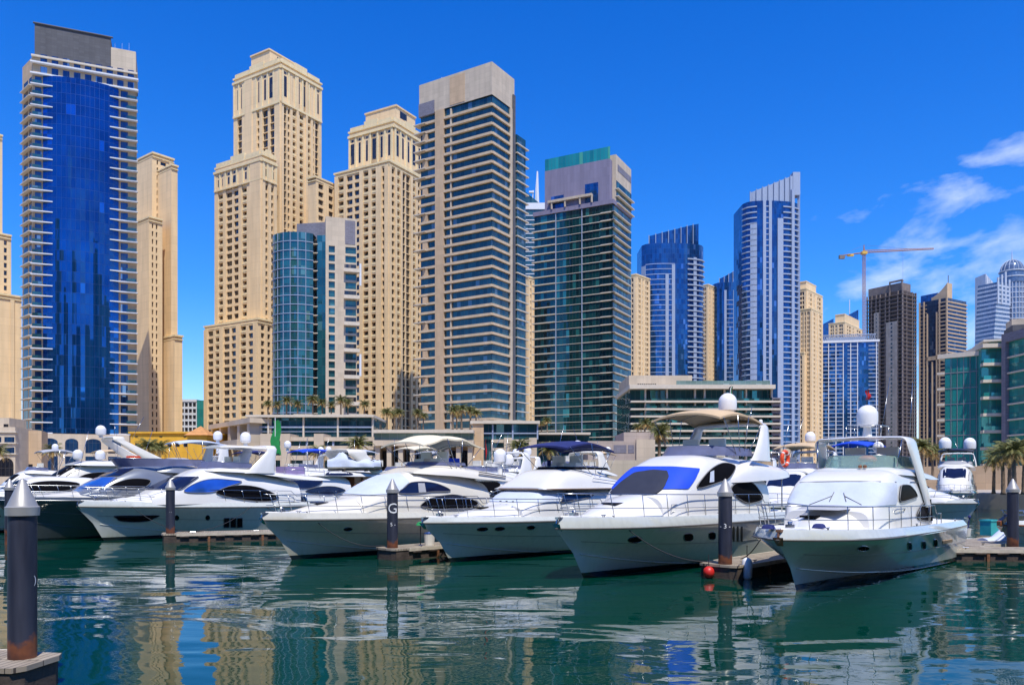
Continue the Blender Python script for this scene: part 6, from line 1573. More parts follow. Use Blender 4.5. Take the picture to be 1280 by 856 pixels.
def yacht3():
    y = Yacht('motor_yacht', 'cream white yacht with fully covered smooth white windscreen and cream canvas bimini', (370, 699), 47, 15.6, 4.8, 2.08, 1.86, 2.0, .42, hull='hullc', blunt=2.7)
    y.house('coach_roof', 'creamw', [(-.4, 2.2, 2.5, .4), (1.5, 2.2, 2.9, 1.15), (4, 2.2, 3.25, 1.75), (6, 2.2, 3.3, 1.8)], n=2.5, k=.2)
    hs = y.house('cabin', 'creamw', [(3.1, 2.2, 3.05, 1.55), (4.3, 2.2, 3.72, 1.95), (5.7, 2.2, 4.32, 2.1), (7.2, 2.2, 4.72, 2.14), (9.2, 2.2, 4.78, 2.14), (11.6, 2.2, 4.3, 2.1), (12.4, 2.2, 4.0, 2.05)], n=3.8, k=.10)
    b = hs[1]
    y.panel('windscreen_cover', 'whitecover', round_poly([(424, 616.5), (444, 604.5), (466, 595), (500, 591.5), (512, 602), (496, 617), (460, 619)], .10), b, .045, cuts=4)
    y.panel('side_window', 'navyglass', smooth_poly([(498, 616.3), (506, 609), (514, 603.2), (533, 602.4), (550, 606), (562.5, 613.3), (540, 614.5), (520, 616.8)], 4), b, .045, mirror=True)
    y.panel('window_blind', 'greycanvas', [(523, 615.5), (522, 604), (530, 604), (532, 615)], b, .058, cuts=1)
    y.panel('saloon_window', 'dark', smooth_poly([(525.6, 631), (539.7, 622), (565.4, 618), (584, 622), (597, 629), (584, 635.7), (554, 636.9), (533, 634.5)], 4), b, .045, mirror=True)
    y.house('flybridge', 'creamw', [(6.6, 4.5, 4.62, 1.6), (7.8, 4.42, 4.95, 1.95), (9.2, 4.35, 5.12, 2.12), (11.0, 4.2, 4.9, 2.2), (13.5, 4.05, 4.55, 2.15), (15.4, 4.0, 4.2, 1.9)], n=3.2, k=.10)
    y.screen('wind_deflector', 'smoke', 7.9, 10.5, 1.75, 4.98, .22, .2)
    y.canopy('canopy_top', 'creamcanvas', 7.0, 11.9, 1.95, 6.1, 6.05, .55, .25, bows=4, foot=(9.8, 4.8), sag=.22)
    y.tubes('flybridge_vent', 'rub', [[(11.2, -2.18, 4.6), (13.6, -2.14, 4.35)], [(11.2, -2.18, 4.5), (13.6, -2.14, 4.25)]], .03)
    y.port(435, 661, 5.2, 2.3, -.03)
    y.rail(.01, .80, .92, 10); y.anchor(); y.platform(1.2); y.cleats((.10, .5, .92))
    mb = MB(); mb.cbox((1.4, 0, 2.92), (.7, .7, .07)); mb.build('deck_hatch', B_['mesh'], y.root)
    for yy in (-.8, .7): y.seat(9.2, yy, 4.9)
    mb = MB(); mb.cbox((10.6, .3, 5.2), (1.0, 1.8, .5)); mb.build('table_cover', B_['bluecover'], y.root)
    y.dome(15.0, -.3, 5.2, .42, .95, base=.9); y.tubes('antenna', 'steel', [[(14.2, -1.4, 4.3), (14.6, -1.4, 7.2)]], .014)
    y.flag(13.2, -.6, 4.5, 2.3, FL[:1]+FL[3:], 'ensign')
    y.tubes('flybridge_rail', 'steel', [[(12.0, -2.0, 4.6), (12.0, -2.0, 5.2), (15.0, -1.8, 4.95), (15.1, 1.8, 4.95)], [(13.5, -1.95, 4.4), (13.5, -1.95, 5.1)], [(15, -1.8, 4.2), (15, -1.8, 4.95)]])
    return y
def yacht1():
    y = Yacht('motor_yacht', 'white yacht with bright blue side window, black oval saloon window and tan hardtop', (134, 675.4), 46, 17.6, 5.0, 2.30, 1.95, 1.9, .45)
    y.house('coach_roof', 'white', [(-.4, 2.4, 2.65, .4), (1.5, 2.4, 3.0, 1.2), (3.6, 2.4, 3.35, 1.8), (5, 2.4, 3.4, 1.8)], n=2.5, k=.2)
    hs = y.house('cabin', 'white', [(2.4, 2.4, 3.15, 1.55), (3.5, 2.4, 3.78, 1.98), (4.9, 2.4, 4.42, 2.14), (6.4, 2.4, 4.95, 2.2), (8.2, 2.4, 5.0, 2.2), (11, 2.4, 4.55, 2.2), (13.6, 2.4, 4.0, 2.1)], n=3.8, k=.10)
    b = hs[1]
    y.panel('windscreen', 'navyglass', round_poly([(178, 612), (193, 603), (208, 596.3), (250, 595.8), (226, 612.4)], .08), b, .045, cuts=4)
    y.panel('side_window', 'blueglass', smooth_poly([(230, 614.4), (245.4, 603.5), (265.4, 598.6), (289.8, 600), (302, 602.2), (285.4, 607.7), (263, 615.2)], 4), b, .045, mirror=True)
    y.panel('saloon_window', 'dark', smooth_poly([(269.8, 615.5), (285.4, 608), (307.6, 606.6), (329.8, 611), (348, 621), (336.5, 626.4), (312, 625.5), (285.4, 621)], 4), b, .045, mirror=True)
    y.house('flybridge', 'white', [(6.2, 4.75, 4.85, 1.5), (7.4, 4.7, 5.06, 1.95), (9.5, 4.6, 5.0, 2.14), (12, 4.3, 4.7, 2.2), (15.4, 4.05, 4.4, 2.1), (16.4, 4.05, 4.15, 1.9)], n=3.4, k=.08)
    y.screen('wind_deflector', 'smoke', 6.5, 9.6, 1.85, 4.98, .48, .3)
    y.hoop('radar_arch', 'white', (10.1, 4.6), (11.2, 6.62), 2.12, 1.9, 2.5, .8, .2, .3)
    y.house('hardtop', 'creamw', [(7.3, 6.5, 6.62, 1.5), (8, 6.5, 6.72, 1.85), (11.4, 6.45, 6.7, 1.85), (11.7, 6.45, 6.55, 1.8)], n=3, k=.1)
    y.dome(10.2, .3, 6.95, .40, .85, base=.3)
    y.panel('hull_window', 'dark', smooth_poly([(143, 644.3), (170, 643.9), (199, 643.7), (192, 648), (185.5, 651), (168, 652.3), (150, 651), (146, 648)], 3), y.bvh_h, .012, mirror=True)
    for px in (221, 259.6): y.port(px, 646.8, 2.6, 3.2)
    for px in (280, 288.3, 296.3): y.panel('hull_window', 'dark', round_poly([(px, 647.2), (px+6.8, 647), (px+6.6, 659), (px-.4, 659.3)], .06), y.bvh_h, .012, cuts=1, mirror=True)
    y.rail(.01, .80, .90, 11); y.anchor(); y.platform(1.3); y.cleats((.10, .45, .92))
    mb = MB(); mb.cbox((13.6, -.5, 4.85), (1.6, 1.6, .6)); mb.build('wet_bar', plain('mauve_upholstery', (.26, .20, .40), .7), y.root)
    y.tubes('flybridge_rail', 'steel', [[(12.2, -2.0, 4.6), (12.2, -2.0, 5.3), (15.8, -1.95, 5.05), (16.0, 1.9, 5.05)], [(14, -2.0, 4.4), (14, -2.0, 5.2)], [(15.8, -1.95, 4.2), (15.8, -1.95, 5.05)], [(12.2, -2.0, 4.95), (15.8, -1.95, 4.7)]])
    for yy in (-.8, .6): y.seat(8.6, yy, 4.95)
    mb = MB(); mb.cbox((1.4, 0, 3.02), (.7, .7, .07)); mb.build('deck_hatch', B_['mesh'], y.root)
    return y
def yacht2():
    y = Yacht('motor_yacht', 'dark charcoal hulled yacht with large blue windscreen, at left beyond the near piling', (40, 676), 46, 19.5, 5.4, 2.75, 2.5, 2.2, .28, hull='hulld', rubmat='steel')
    y.house('coach_roof', 'creamw', [(-.4, 2.75, 2.95, .4), (1.5, 2.75, 3.2, 1.2), (3.4, 2.75, 3.4, 1.8), (5, 2.75, 3.45, 1.8)], n=2.5, k=.2)
    hs = y.house('cabin', 'silver', [(2.6, 2.75, 3.3, 1.5), (4.0, 2.75, 4.1, 1.95), (5.4, 2.75, 4.8, 2.15), (6.8, 2.75, 5.2, 2.25), (9, 2.75, 5.15, 2.25), (12, 2.75, 4.5, 2.2), (15, 2.75, 3.6, 2.1)], n=3.8, k=.12)
    b = hs[1]
    y.panel('windscreen', 'blueglass', round_poly([(92, 610.5), (110, 597.5), (147, 596.5), (127, 610.5)], .06), b, .045, cuts=4)
    y.panel('sunroof', 'navyglass', round_poly([(111.5, 596), (132, 586.5), (168, 585.5), (149, 595)], .06), b, .045, cuts=4)
    y.panel('side_window', 'dark', smooth_poly([(137, 608.4), (155.6, 600), (174, 598), (188, 600.8), (180, 609), (160, 611)], 4), b, .045, mirror=True)
    y.screen('wind_deflector', 'smoke', 5.6, 11, 2.1, 5.05, .62, -.55, zr=.1)
    y.house('flybridge', 'silver', [(7.6, 4.7, 5.0, 1.8), (9, 4.6, 5.3, 2.2), (12, 4.4, 4.9, 2.2), (15.5, 3.9, 4.2, 2.1)], n=3.4, k=.1)
    mb = MB(); mb.mesh(*pad(9.6, -.4, 5.6, 1.6, .8)); mb.build('sun_pad', B_['greycanvas'], y.root)
    y.rail(.01, .7, .78, 9); y.anchor(); y.cleats((.1, .5)); y.platform()
    y.tubes('antenna', 'steel', [[(9.4, -1.8, 5.2), (8.6, -1.8, 6.9)], [(9.8, -1.2, 5.2), (9.0, -1.2, 7.0)]], .02)
    for u in (6, 7.5, 9): y.sideport(u, 1.6, .5, .16)
    return y
YACHTS = [yacht6(), yacht5(), yacht4(), yacht3(), yacht1(), yacht2()]
# ------------------------------------------------------------------ yachts further back
def back_yacht(label, stem, th, L, B=4.6, F=2.1, hull='hull', top='white', roof=4.8, canopy=None, arch=None, domes=(), screen='smoke', win='dark', name='motor_yacht', rail=True, fly=True, pos=None):
    y = Yacht(name, label, stem, th, L, B, F, F*.9, L*.11, .38, hull=hull, pos=pos)
    z0 = F+.1; s = L/17
    y.house('coach_roof', top, [(0, z0, z0+.3, .4), (1.8*s, z0, z0+.65, 1.2), (4*s, z0, z0+1.0, B*.36), (5.5*s, z0, z0+1.05, B*.37)], n=2.5, k=.2, ns=20, na=16)
    h = roof-z0
    hs = y.house('cabin', top, [(3.4*s, z0, z0+.9, B*.3), (4.6*s, z0, z0+h*.62, B*.39), (6*s, z0, z0+h*.9, B*.43), (7.5*s, z0, roof, B*.44), (11*s, z0, roof-.1, B*.44), (13*s, z0, roof-.7, B*.43)], n=3.8, k=.12, ns=28, na=20)
    b = hs[1]; zz = z0+1.0
    y.panel('side_window', win, smooth_poly([(5.2*s, zz+.1), (6.3*s, zz+h*.30), (8.2*s, zz+h*.36), (10*s, zz+h*.26), (9*s, zz+.05), (7*s, zz-.02)], 4), b, .045, px=False, mirror=True, cuts=2)
    y.panel('saloon_window', win, smooth_poly([(8.2*s, zz-.25), (9.6*s, zz+.12), (11.2*s, zz+.14), (12.3*s, zz-.25), (11*s, zz-.6), (9.4*s, zz-.55)], 4), b, .045, px=False, mirror=True, cuts=2)
    # windscreen seen from ahead: panel on the sloping front
    V = []; F_ = []; bad = False
    for i in range(9):
        for j in range(5):
            yy = (-1+2*i/8)*B*.33; u = (4.15+1.5*j/4)*s+abs(yy)*.18; r = b.ray_cast(Vector((u, yy, 20)), Vector((0, 0, -1)))
            if r[0] is None: bad = True; continue
            V.append(r[0]+r[1]*(.02 if r[1].z > 0 else -.02))
    if not bad:
        for i in range(8):
            for j in range(4): F_.append((i*5+j, (i+1)*5+j, (i+1)*5+j+1, i*5+j+1))
        mb = MB(); mb.mesh(V, F_); mb.build('windscreen', B_[win], y.root, smooth=True)
    if fly:
        y.house('flybridge', top, [(6.6*s, roof-.3, roof-.1, B*.33), (8*s, roof-.35, roof+.22, B*.42), (11*s, roof-.5, roof+.1, B*.44), (14*s, roof-.75, roof-.35, B*.42), (15*s, roof-.7, roof-.6, B*.36)], n=3.4, k=.1, ns=24, na=16)
        y.screen('wind_deflector', screen, 7.2*s, 10*s, B*.38, roof+.1, .42, .3)
        y.seat(9*s, -.7, roof+.1); y.seat(9*s, .6, roof+.1)
    if arch:
        fu, tu, zt = arch; y.hoop('radar_arch', top, (fu, roof-.2), (tu, zt), B*.44, B*.38, 2.0, .9, .2, .35)
    if canopy:
        mt, u0, u1, z = canopy; y.canopy('canopy_top', mt, u0, u1, B*.40, z, z, .3, .22, bows=3, foot=((u0+u1)/2, roof))
    for (u, yy, z, r) in domes: y.dome(u, yy, z, r, base=.4)
    if rail: y.rail(.01, .75, .7, 8)
    ra = random.Random(int(L*100+len(label)*7))
    for k in range(ra.choice((1, 2, 2))): u = ra.uniform(8, 12)*s; y.tubes('antenna', 'steel', [[(u, ra.uniform(-1.6, 1.6), roof), (u+ra.uniform(.1, .9), ra.uniform(-1.4, 1.4), roof+ra.uniform(2.0, 4.2))]], .02)
    y.anchor(); y.cleats((.1, .9)); y.platform(1.0)
    for u in (3.5, 5, 6.5): y.sideport(u*s, F*.62, .28, .14)
    return y
def hull_at(px, D, z=0.0): return Vector(((px-640)/1000*D, D, z))
yb = back_yacht('white yacht carrying a covered tender, between blue-window yacht and cream bimini yacht', None, 47, 18.5, 5.0, 2.2, pos=hull_at(252, 69), roof=5.0, win='navyglass', fly=False)
yb.house('upper_deck', 'white', [(9.5, 4.5, 4.65, 1.9), (10.5, 4.45, 4.95, 2.25), (17, 4.4, 4.85, 2.25), (18.6, 4.45, 4.6, 2.0)], n=4, k=.05)
yb.hoop('radar_arch', 'creamw', (17.3, 4.7), (14.9, 7.0), 2.2, 2.0, 1.5, 2.2, .2, .4)
yb.panel('upper_window', 'navyglass', smooth_poly([(11.0, 4.55), (12, 4.9), (13.6, 4.85), (14.2, 4.6), (13, 4.5)], 3), yb.surf[-1][1], .02, px=False, cuts=1)
yb.tubes('aft_post', 'wood', [[(15.5, -2.0, 2.3), (15.5, -2.0, 4.5)], [(17.8, -2.0, 2.3), (17.8, -2.0, 4.5)]], .09)
mb = MB(); mb.box((14.6, -1.9, 2.3), (3.2, 0, 0), (0, 3.8, 0), (0, 0, 2.2)); mb.build('aft_bulkhead', B_['wood'], yb.root)
def tender():
    o = yb.M @ Vector((12.6, -.2, 4.98)); root = empty('tender_boat', o, 'small tender under a crumpled white tarpaulin on an upper deck', 'boat', None, R(22)); rnd = random.Random(4)
    mb = MB(); rows = []
    for i in range(23):
        q = i/22; r = []; w = 1.05*(1-(1-min(1, q/.35))**2)*(1 if q < .8 else 1-.6*(q-.8)/.2); hh = 1.05+.75*math.exp(-((q-.28)/.13)**2)+.15*math.exp(-((q-.7)/.1)**2)
        for j in range(15):
            a = math.pi*j/14; wr = 1+.05*math.sin(9*a+q*17)+.04*math.sin(q*40+a*3); r.append((5.2*q, -math.cos(a)*w*wr, .35+max(.0, hh-.35)*math.sin(a)**.62*wr))
        rows.append(r)
    mb.grid(rows); mb.face(rows[-1]); mb.build('tarpaulin', B_['whitecover'], root, smooth=True)
    mb = MB(); rows = []
    for i in range(17):
        q = i/16; w = .95*(1-(1-min(1, q/.4))**2); rows.append([(5.1*q+.05, -math.cos(a)*w, .42-.42*math.sin(a)**.8) for a in [math.pi*j/10 for j in range(11)]])
    mb.grid(rows); mb.face(rows[-1]); mb.build('tender_hull', B_['hullc'], root, smooth=True)
    mb = MB(); mb.cbox((5.3, 0, .75), (.35, .4, .6)); mb.build('outboard', B_['creamw'], root)
    mb = MB(); mb.cbox((1.6, 0, .04), (.12, 1.4, .2)); mb.build('chock', B_['teak'], root); mb = MB(); mb.cbox((3.8, 0, .04), (.12, 1.4, .2)); mb.build('chock', B_['teak'], root)
tender()
for k, du in enumerate((0, .75)):
    o = yb.M @ Vector((16.2+du, -2.35, 5.55)); mb = MB(); c = o
    mb.tube([c+Vector((.40*math.cos(a), .08, .40*math.sin(a))) for a in [2*math.pi*i/14 for i in range(14)]], .13, 7, closed=True)
    tag(mb.build('tyre_fender', B_['black'], None, c, smooth=True), ('left' if not k else 'right')+' black tyre fender hung below the arch beside the covered tender', 'fender')
y0 = back_yacht('large white yacht with slanted radar arch and domes, behind the dark hulled yacht', None, 46, 20, 5.4, 2.5, pos=hull_at(-12, 73), roof=6.0, arch=None, fly=False, win='dark', top='creamw')
y0.house('upper_deck', 'white', [(6.5, 5.5, 5.6, 1.8), (8, 5.45, 5.95, 2.4), (15, 5.45, 5.95, 2.4), (18, 5.5, 5.7, 2.2)], n=4, k=.05)
y0.hoop('radar_arch', 'creamw', (14.2, 5.9), (10.6, 8.3), 2.3, 1.7, 2.4, 1.1, .25, .3)
y0.dome(9.4, -.2, 8.5, .48, 1.0, base=.2); y0.dome(6.9, -1.4, 6.05, .44, .95); y0.dome(8.9, -1.5, 6.05, .44, .95)
y0.tubes('antenna', 'steel', [[(12, -1.2, 8.2), (13.2, -1.2, 10.5)], [(11, .6, 8.2), (11, .6, 9.6)]], .02)
mb = MB(); mb.cbox((12.2, -2.0, 6.25), (1.9, .5, .45)); mb.build('life_raft', B_['orange'], y0.root)
back_yacht('white yacht with long white canopy and dome in front of the yellow building', None, 47, 15.5, 4.6, 2.2, pos=hull_at(118, 82), roof=5.2, canopy=('whitecover', 8.0, 13.2, 8.0), arch=(12.8, 13.2, 8.0), domes=((13.3, 0, 8.6, .5), (4.6, -1.6, 5.4, .5), (6.2, -1.4, 5.3, .5)))
back_yacht('white yacht with royal blue canopy and green windscreen behind the white radar arch', None, 47, 14, 4.4, 2.0, pos=hull_at(292, 92), roof=5.0, canopy=('bluecover', 8.0, 12.8, 7.4), screen='greenscreen', domes=((7.0, 0, 7.9, .42),))
back_yacht('small white yacht seen between navy canopy and cream bimini, bow rail hidden', None, 47, 13, 4.3, 2.0, pos=hull_at(520, 62), roof=4.7, win='dark', domes=((10.5, 0, 5.4, .45),), arch=(10.6, 11.0, 6.4))
back_yacht('white yacht with cream radar arch and white domes behind the navy canopy', None, 47, 14, 4.5, 2.1, top='creamw', pos=hull_at(628, 66), roof=5.2, arch=(11.4, 11.2, 6.6), domes=((9.2, -.6, 6.6, .5), (11.5, .7, 6.7, .32), (12.8, 0, 6.5, .30), (13.4, -.9, 6.6, .28)))
back_yacht('white yacht with short tan bimini and single dome, in the gap before the white hardtop', None, 52, 13.5, 4.4, 2.1, pos=hull_at(955, 58), roof=4.9, canopy=('tancanvas', 6.8, 11.2, 6.6), arch=(10.8, 11.6, 6.4), domes=((10.4, 0, 7.2, .42),), win='navyglass')
back_yacht('white yacht with black hardtop and twin domes beneath the broad palms', None, 58, 15.5, 5.0, 2.4, hull='hullc', pos=hull_at(1190, 99), roof=6.0, canopy=('black', 6.6, 11.4, 7.7), arch=(11.8, 12.6, 7.6), domes=((7.2, 1.2, 8.1, .75), (10.4, -1.5, 8.1, .75)), win='navyglass', screen='greycanvas')
back_yacht('white yacht showing its rounded bow to the right, behind stern of the nearest yacht', None, 128, 11.0, 4.0, 2.2, pos=hull_at(1203, 64), roof=4.3, canopy=('bluecover', 7.0, 10.5, 7.0), screen='greencanvas' if False else 'greenscreen')
back_yacht('white yacht at the extreme left, partly behind the near piling', None, 46, 15, 4.8, 2.1, pos=hull_at(-70, 60), roof=4.4, fly=False)
back_yacht('plain white motor boat beyond the cream bimini, low among the others', None, 47, 14, 4.6, 2.1, pos=hull_at(430, 84), roof=5.0, fly=True, canopy=('creamcanvas', 8, 12, 7.4))
back_yacht('sport boat with white hull in the second row, right of the covered tender', None, 47, 13.5, 4.5, 2.0, pos=hull_at(560, 88), roof=4.9, arch=(10.8, 11.0, 6.6), domes=((11, 0, 6.9, .42),))
ROW = [  # third row: (label, column, distance, length, kind)
 ('white boat with grey canopy in the far row, left of the slanted radar arch', -30, 100, 13, dict(canopy=('greycanvas', 7, 11, 7.6), domes=((9, 0, 8.0, .4),))),
 ('white boat with tan canopy in the far row, before the arched tower base', 45, 101, 13, dict(canopy=('tancanvas', 7, 11, 7.6))),
 ('white boat with cream arch in the far row, before the yellow building', 172, 100, 14, dict(arch=(10.6, 10.9, 7.2), domes=((10.8, 0, 7.5, .45),), roof=5.6)),
 ('white boat with navy canopy in the far row, right of the yellow building', 232, 99, 13, dict(canopy=('navycanvas', 7, 11, 7.4), roof=5.4)),
 ('white boat with twin domes in the far row, beside the green flag', 318, 101, 14, dict(arch=(10.6, 10.9, 7.4), domes=((10.4, -.9, 7.7, .4), (10.4, .9, 7.7, .4)), roof=5.6)),
 ('white boat with white canopy in the far row, under the mall piers', 372, 98, 13, dict(canopy=('whitecover', 7, 11, 7.5), roof=5.4)),
 ('white boat with grey canopy in the far row, before the terrace columns', 470, 99, 13.5, dict(canopy=('greycanvas', 7, 11, 7.3), roof=5.3)),
 ('white boat with pale dome in the far row, before the stepped low-rise', 590, 98, 13, dict(arch=(10, 10.4, 7.0), domes=((10.2, 0, 7.3, .5),), roof=5.4)),
 ('white boat with tan canopy in the far row, behind the navy canopy', 690, 97, 13, dict(canopy=('tancanvas', 7, 11, 7.2), roof=5.3)),
 ('white boat with navy windows in the far row, behind the tan canopy yacht', 812, 100, 13, dict(win='navyglass', roof=5.3)),
 ('white boat with cream arch in the far row, right of the life ring', 905, 98, 13, dict(arch=(10, 10.4, 6.8), roof=5.2)),
]
for lab, px_, D_b, L_b, kw in ROW:
    back_yacht(lab, None, 47, L_b, 4.4, 2.1, pos=hull_at(px_, D_b), rail=False, **{'roof': 5.2, **kw})
# white boat cut by the right edge, with varnished bow trim
def edge_boat():
    y = Yacht('motor_boat', 'small white boat with varnished wood bow trim at the right picture edge', None, 20, 9, 3.4, 1.6, 1.45, 1.1, .25, pos=hull_at(1268, 44.5), rubmat='wood', cat='boat')
    y.house('cabin', 'white', [(1.5, 1.6, 1.8, .8), (3, 1.6, 2.6, 1.3), (6, 1.6, 2.8, 1.4)], n=3.5, k=.12, ns=20, na=16)
    y.rail(.01, .6, .6, 6); y.anchor()
    mb = MB(); mb.box((-1.2, -.12, 1.6), (.9, 0, .5), (0, .24, 0), (0, 0, .25)); mb.build('bowsprit', B_['wood'], y.root)
edge_boat()
def jet():
    p = hull_at(1252, 47, .30); root = empty('jet_ski', p, 'white covered jet ski floating beside the right-hand pontoon', 'jet ski', None, R(200))
    mb = MB(); rows = []
    for i in range(15):
        q = i/14; w = .55*(1-(1-min(1, q/.5))**2); hh = .45+.5*math.exp(-((q-.45)/.18)**2)
        rows.append([(3*q-1.5, -math.cos(a)*w, -.25+(hh+.25)*math.sin(a)**.7) for a in [math.pi*j/10 for j in range(11)]])
    mb.grid(rows); mb.face(rows[-1]); mb.build('cover', B_['whitecover'], root, smooth=True)
    mb = MB(); rows = [[(3*q-1.5, s*.5*(1-(1-min(1, q/.5))**2), -.28+.1*abs(s)) for s in (-1, -.5, 0, .5, 1)] for q in [i/10 for i in range(11)]]; mb.grid(rows); mb.build('jet_hull', B_['hull'], root, smooth=True)
jet()
# ------------------------------------------------------------------ life ring on the fly rail
def life_ring():
    y = YACHTS[1]; c = y.M @ Vector((14.75, -2.1, 5.28)); root = empty('life_ring', c, 'orange life ring hung on the flybridge rail beside the tan canopy', 'life ring', None, R(47))
    mb = MB(); mb.tube([Vector((.38*math.cos(a), 0, .38*math.sin(a))) for a in [2*math.pi*i/20 for i in range(20)]], .105, 8, closed=True); mb.build('ring', B_['orange'], root, smooth=True)
    mb = MB()
    for k in range(4):
        a = math.pi/4+k*math.pi/2; d = Vector((math.cos(a), 0, math.sin(a))); t = Vector((-d.z, 0, d.x))
        mb.tube([d*.38-t*.04, d*.38+t*.04], .112, 8)
    mb.build('ring_band', B_['white'], root, smooth=True)
life_ring()
# ------------------------------------------------------------------ pontoons, pilings, ropes
def plank_mat():
    m, nt, N, L, b = nmat('pontoon_boards'); tc = N.new('ShaderNodeTexCoord'); mp = N.new('ShaderNodeMapping'); L.new(tc.outputs['Object'], mp.inputs[0])
    w = N.new('ShaderNodeTexBrick'); L.new(mp.outputs[0], w.inputs[0]); w.inputs['Scale'].default_value = 1; w.inputs['Brick Width'].default_value = .16; w.inputs['Row Height'].default_value = 2.4; w.inputs['Mortar Size'].default_value = .012
    w.inputs['Color1'].default_value = (.38, .31, .23, 1); w.inputs['Color2'].default_value = (.46, .39, .30, 1); w.inputs['Mortar'].default_value = (.08, .06, .05, 1)
    n = N.new('ShaderNodeTexNoise'); n.inputs['Scale'].default_value = 2; n.inputs['Detail'].default_value = 5; L.new(tc.outputs['Object'], n.inputs[0])
    mx = N.new('ShaderNodeMix'); mx.data_type = 'RGBA'; mx.blend_type = 'MULTIPLY'; mx.inputs[0].default_value = .6; L.new(w.outputs[0], mx.inputs[6]); L.new(n.outputs[0], mx.inputs[7]); L.new(mx.outputs[2], b.inputs['Base Color']); setp(b, Roughness=.85)
    return m
D_ = dict(board=plank_mat(), beam=plain('weathered_dark_beam', (.055, .040, .032), .8, var=.35, scale=2.5, bump=.4, bscale=8), edge=plain('pale_fender_strip', (.50, .44, .35), .7, var=.12, scale=4),
          pile=plain('blackened_steel_pile', (.030, .034, .058), .55, var=.30, scale=1.2, bump=.25, bscale=6), cone=plain('brushed_aluminium_cone', (.36, .35, .335), .45, metal=.35, var=.07, scale=3), white=plain('pile_letter_white', (.8, .8, .8), .6))
def pile_mat():
    """dark steel with a ragged rust collar just above the float"""
    m, nt, N, L, b = nmat('pile_steel'); tc = N.new('ShaderNodeTexCoord'); sp = N.new('ShaderNodeSeparateXYZ'); L.new(tc.outputs['Object'], sp.inputs[0])
    n = N.new('ShaderNodeTexNoise'); n.inputs['Scale'].default_value = 2.2; n.inputs['Detail'].default_value = 6; L.new(tc.outputs['Object'], n.inputs[0])
    mp = N.new('ShaderNodeMapping'); mp.inputs['Scale'].default_value = (5, 5, .5); L.new(tc.outputs['Object'], mp.inputs[0]); n2 = N.new('ShaderNodeTexNoise'); n2.inputs['Scale'].default_value = 1.0; n2.inputs['Detail'].default_value = 4; L.new(mp.outputs[0], n2.inputs[0])
    cr = N.new('ShaderNodeValToRGB'); L.new(n2.outputs[0], cr.inputs[0]); cr.color_ramp.elements[0].position = .3; cr.color_ramp.elements[1].position = .72; cr.color_ramp.elements[0].color = (.010, .012, .026, 1); cr.color_ramp.elements[1].color = (.036, .040, .064, 1)
    ad = N.new('ShaderNodeMath'); ad.operation = 'MULTIPLY_ADD'; L.new(n.outputs[0], ad.inputs[0]); ad.inputs[1].default_value = -1.1; L.new(sp.outputs[2], ad.inputs[2])
    mr = N.new('ShaderNodeMapRange'); L.new(ad.outputs[0], mr.inputs[0]); mr.inputs[1].default_value = .30; mr.inputs[2].default_value = .42; mr.inputs[3].default_value = 1; mr.inputs[4].default_value = 0
    rc = N.new('ShaderNodeValToRGB'); L.new(n.outputs[0], rc.inputs[0]); rc.color_ramp.elements[0].position = .35; rc.color_ramp.elements[1].position = .7; rc.color_ramp.elements[0].color = (.07, .022, .012, 1); rc.color_ramp.elements[1].color = (.26, .085, .03, 1)
    mx = N.new('ShaderNodeMix'); mx.data_type = 'RGBA'; L.new(mr.outputs[0], mx.inputs[0]); L.new(cr.outputs[0], mx.inputs[6]); L.new(rc.outputs[0], mx.inputs[7]); L.new(mx.outputs[2], b.inputs['Base Color'])
    setp(b, Roughness=.55); bp = N.new('ShaderNodeBump'); bp.inputs['Strength'].default_value = .35; bp.inputs['Distance'].default_value = .03; L.new(n.outputs[0], bp.inputs['Height']); L.new(bp.outputs[0], b.inputs['Normal'])
    return m
D_['pile'] = pile_mat()
def text_mesh(txt, size):
    cu = bpy.data.curves.new('mark', 'FONT'); cu.body = txt; cu.size = size; cu.align_x = 'CENTER'; cu.resolution_u = 3
    o = bpy.data.objects.new('mark', cu); COL.objects.link(o); dg = bpy.context.evaluated_depsgraph_get(); me = bpy.data.meshes.new_from_object(o.evaluated_get(dg)); bpy.data.objects.remove(o); return me
def piling(px, py_float, label, r=.285, marks=(), zf=.62):
    D = (H-zf)*1000/(py_float-598); loc = Vector(((px-640)/1000*D, D, 0)); root = empty('mooring_piling', loc, label, 'piling', 'pilings with conical caps')
    ztop = H; zc = ztop-.74; mb = MB(); mb.lathe((0, 0, 0), [(r, -2.0), (r, .6), (r, 1.4), (r, zc+.02)], 28); mb.build('post', D_['pile'], root, smooth=True, angle=40)
    mb = MB(); mb.lathe((0, 0, zc), [(r+.012, 0), (r+.045, .0), (r+.05, .17), (r+.02, .19), (.06, .70), (.02, .74), (0.0, .745)], 28); mb.build('cone_cap', D_['cone'], root, smooth=True, angle=30)
    ang0 = math.atan2(-loc.x, loc.y)      # faces the basin
    for (txt, size, z, da) in marks:
        me = text_mesh(txt, size); bt = bmesh.new(); bt.from_mesh(me); bmesh.ops.triangulate(bt, faces=bt.faces)
        for _ in range(4): bmesh.ops.subdivide_edges(bt, edges=[e for e in bt.edges if e.calc_length() > .05], cuts=1)
        bmesh.ops.triangulate(bt, faces=bt.faces); bt.to_mesh(me); bt.free(); me.transform(Matrix.Translation((0, z, 0)))
        a0 = math.atan2(-loc.y, -loc.x)+da
        for v in me.vertices:
            a = a0+v.co.x/r; v.co = Vector(((r+.009)*math.cos(a), (r+.009)*math.sin(a), v.co.y))
        me.materials.append(D_['white']); o = bpy.data.objects.new('painted_mark', me); COL.objects.link(o); o.parent = root
    return loc
pA = piling(28, 820, 'large dark piling with pointed grey cap, nearest to the viewer at far left', .262, ((')', .22, 2.1, .95),))
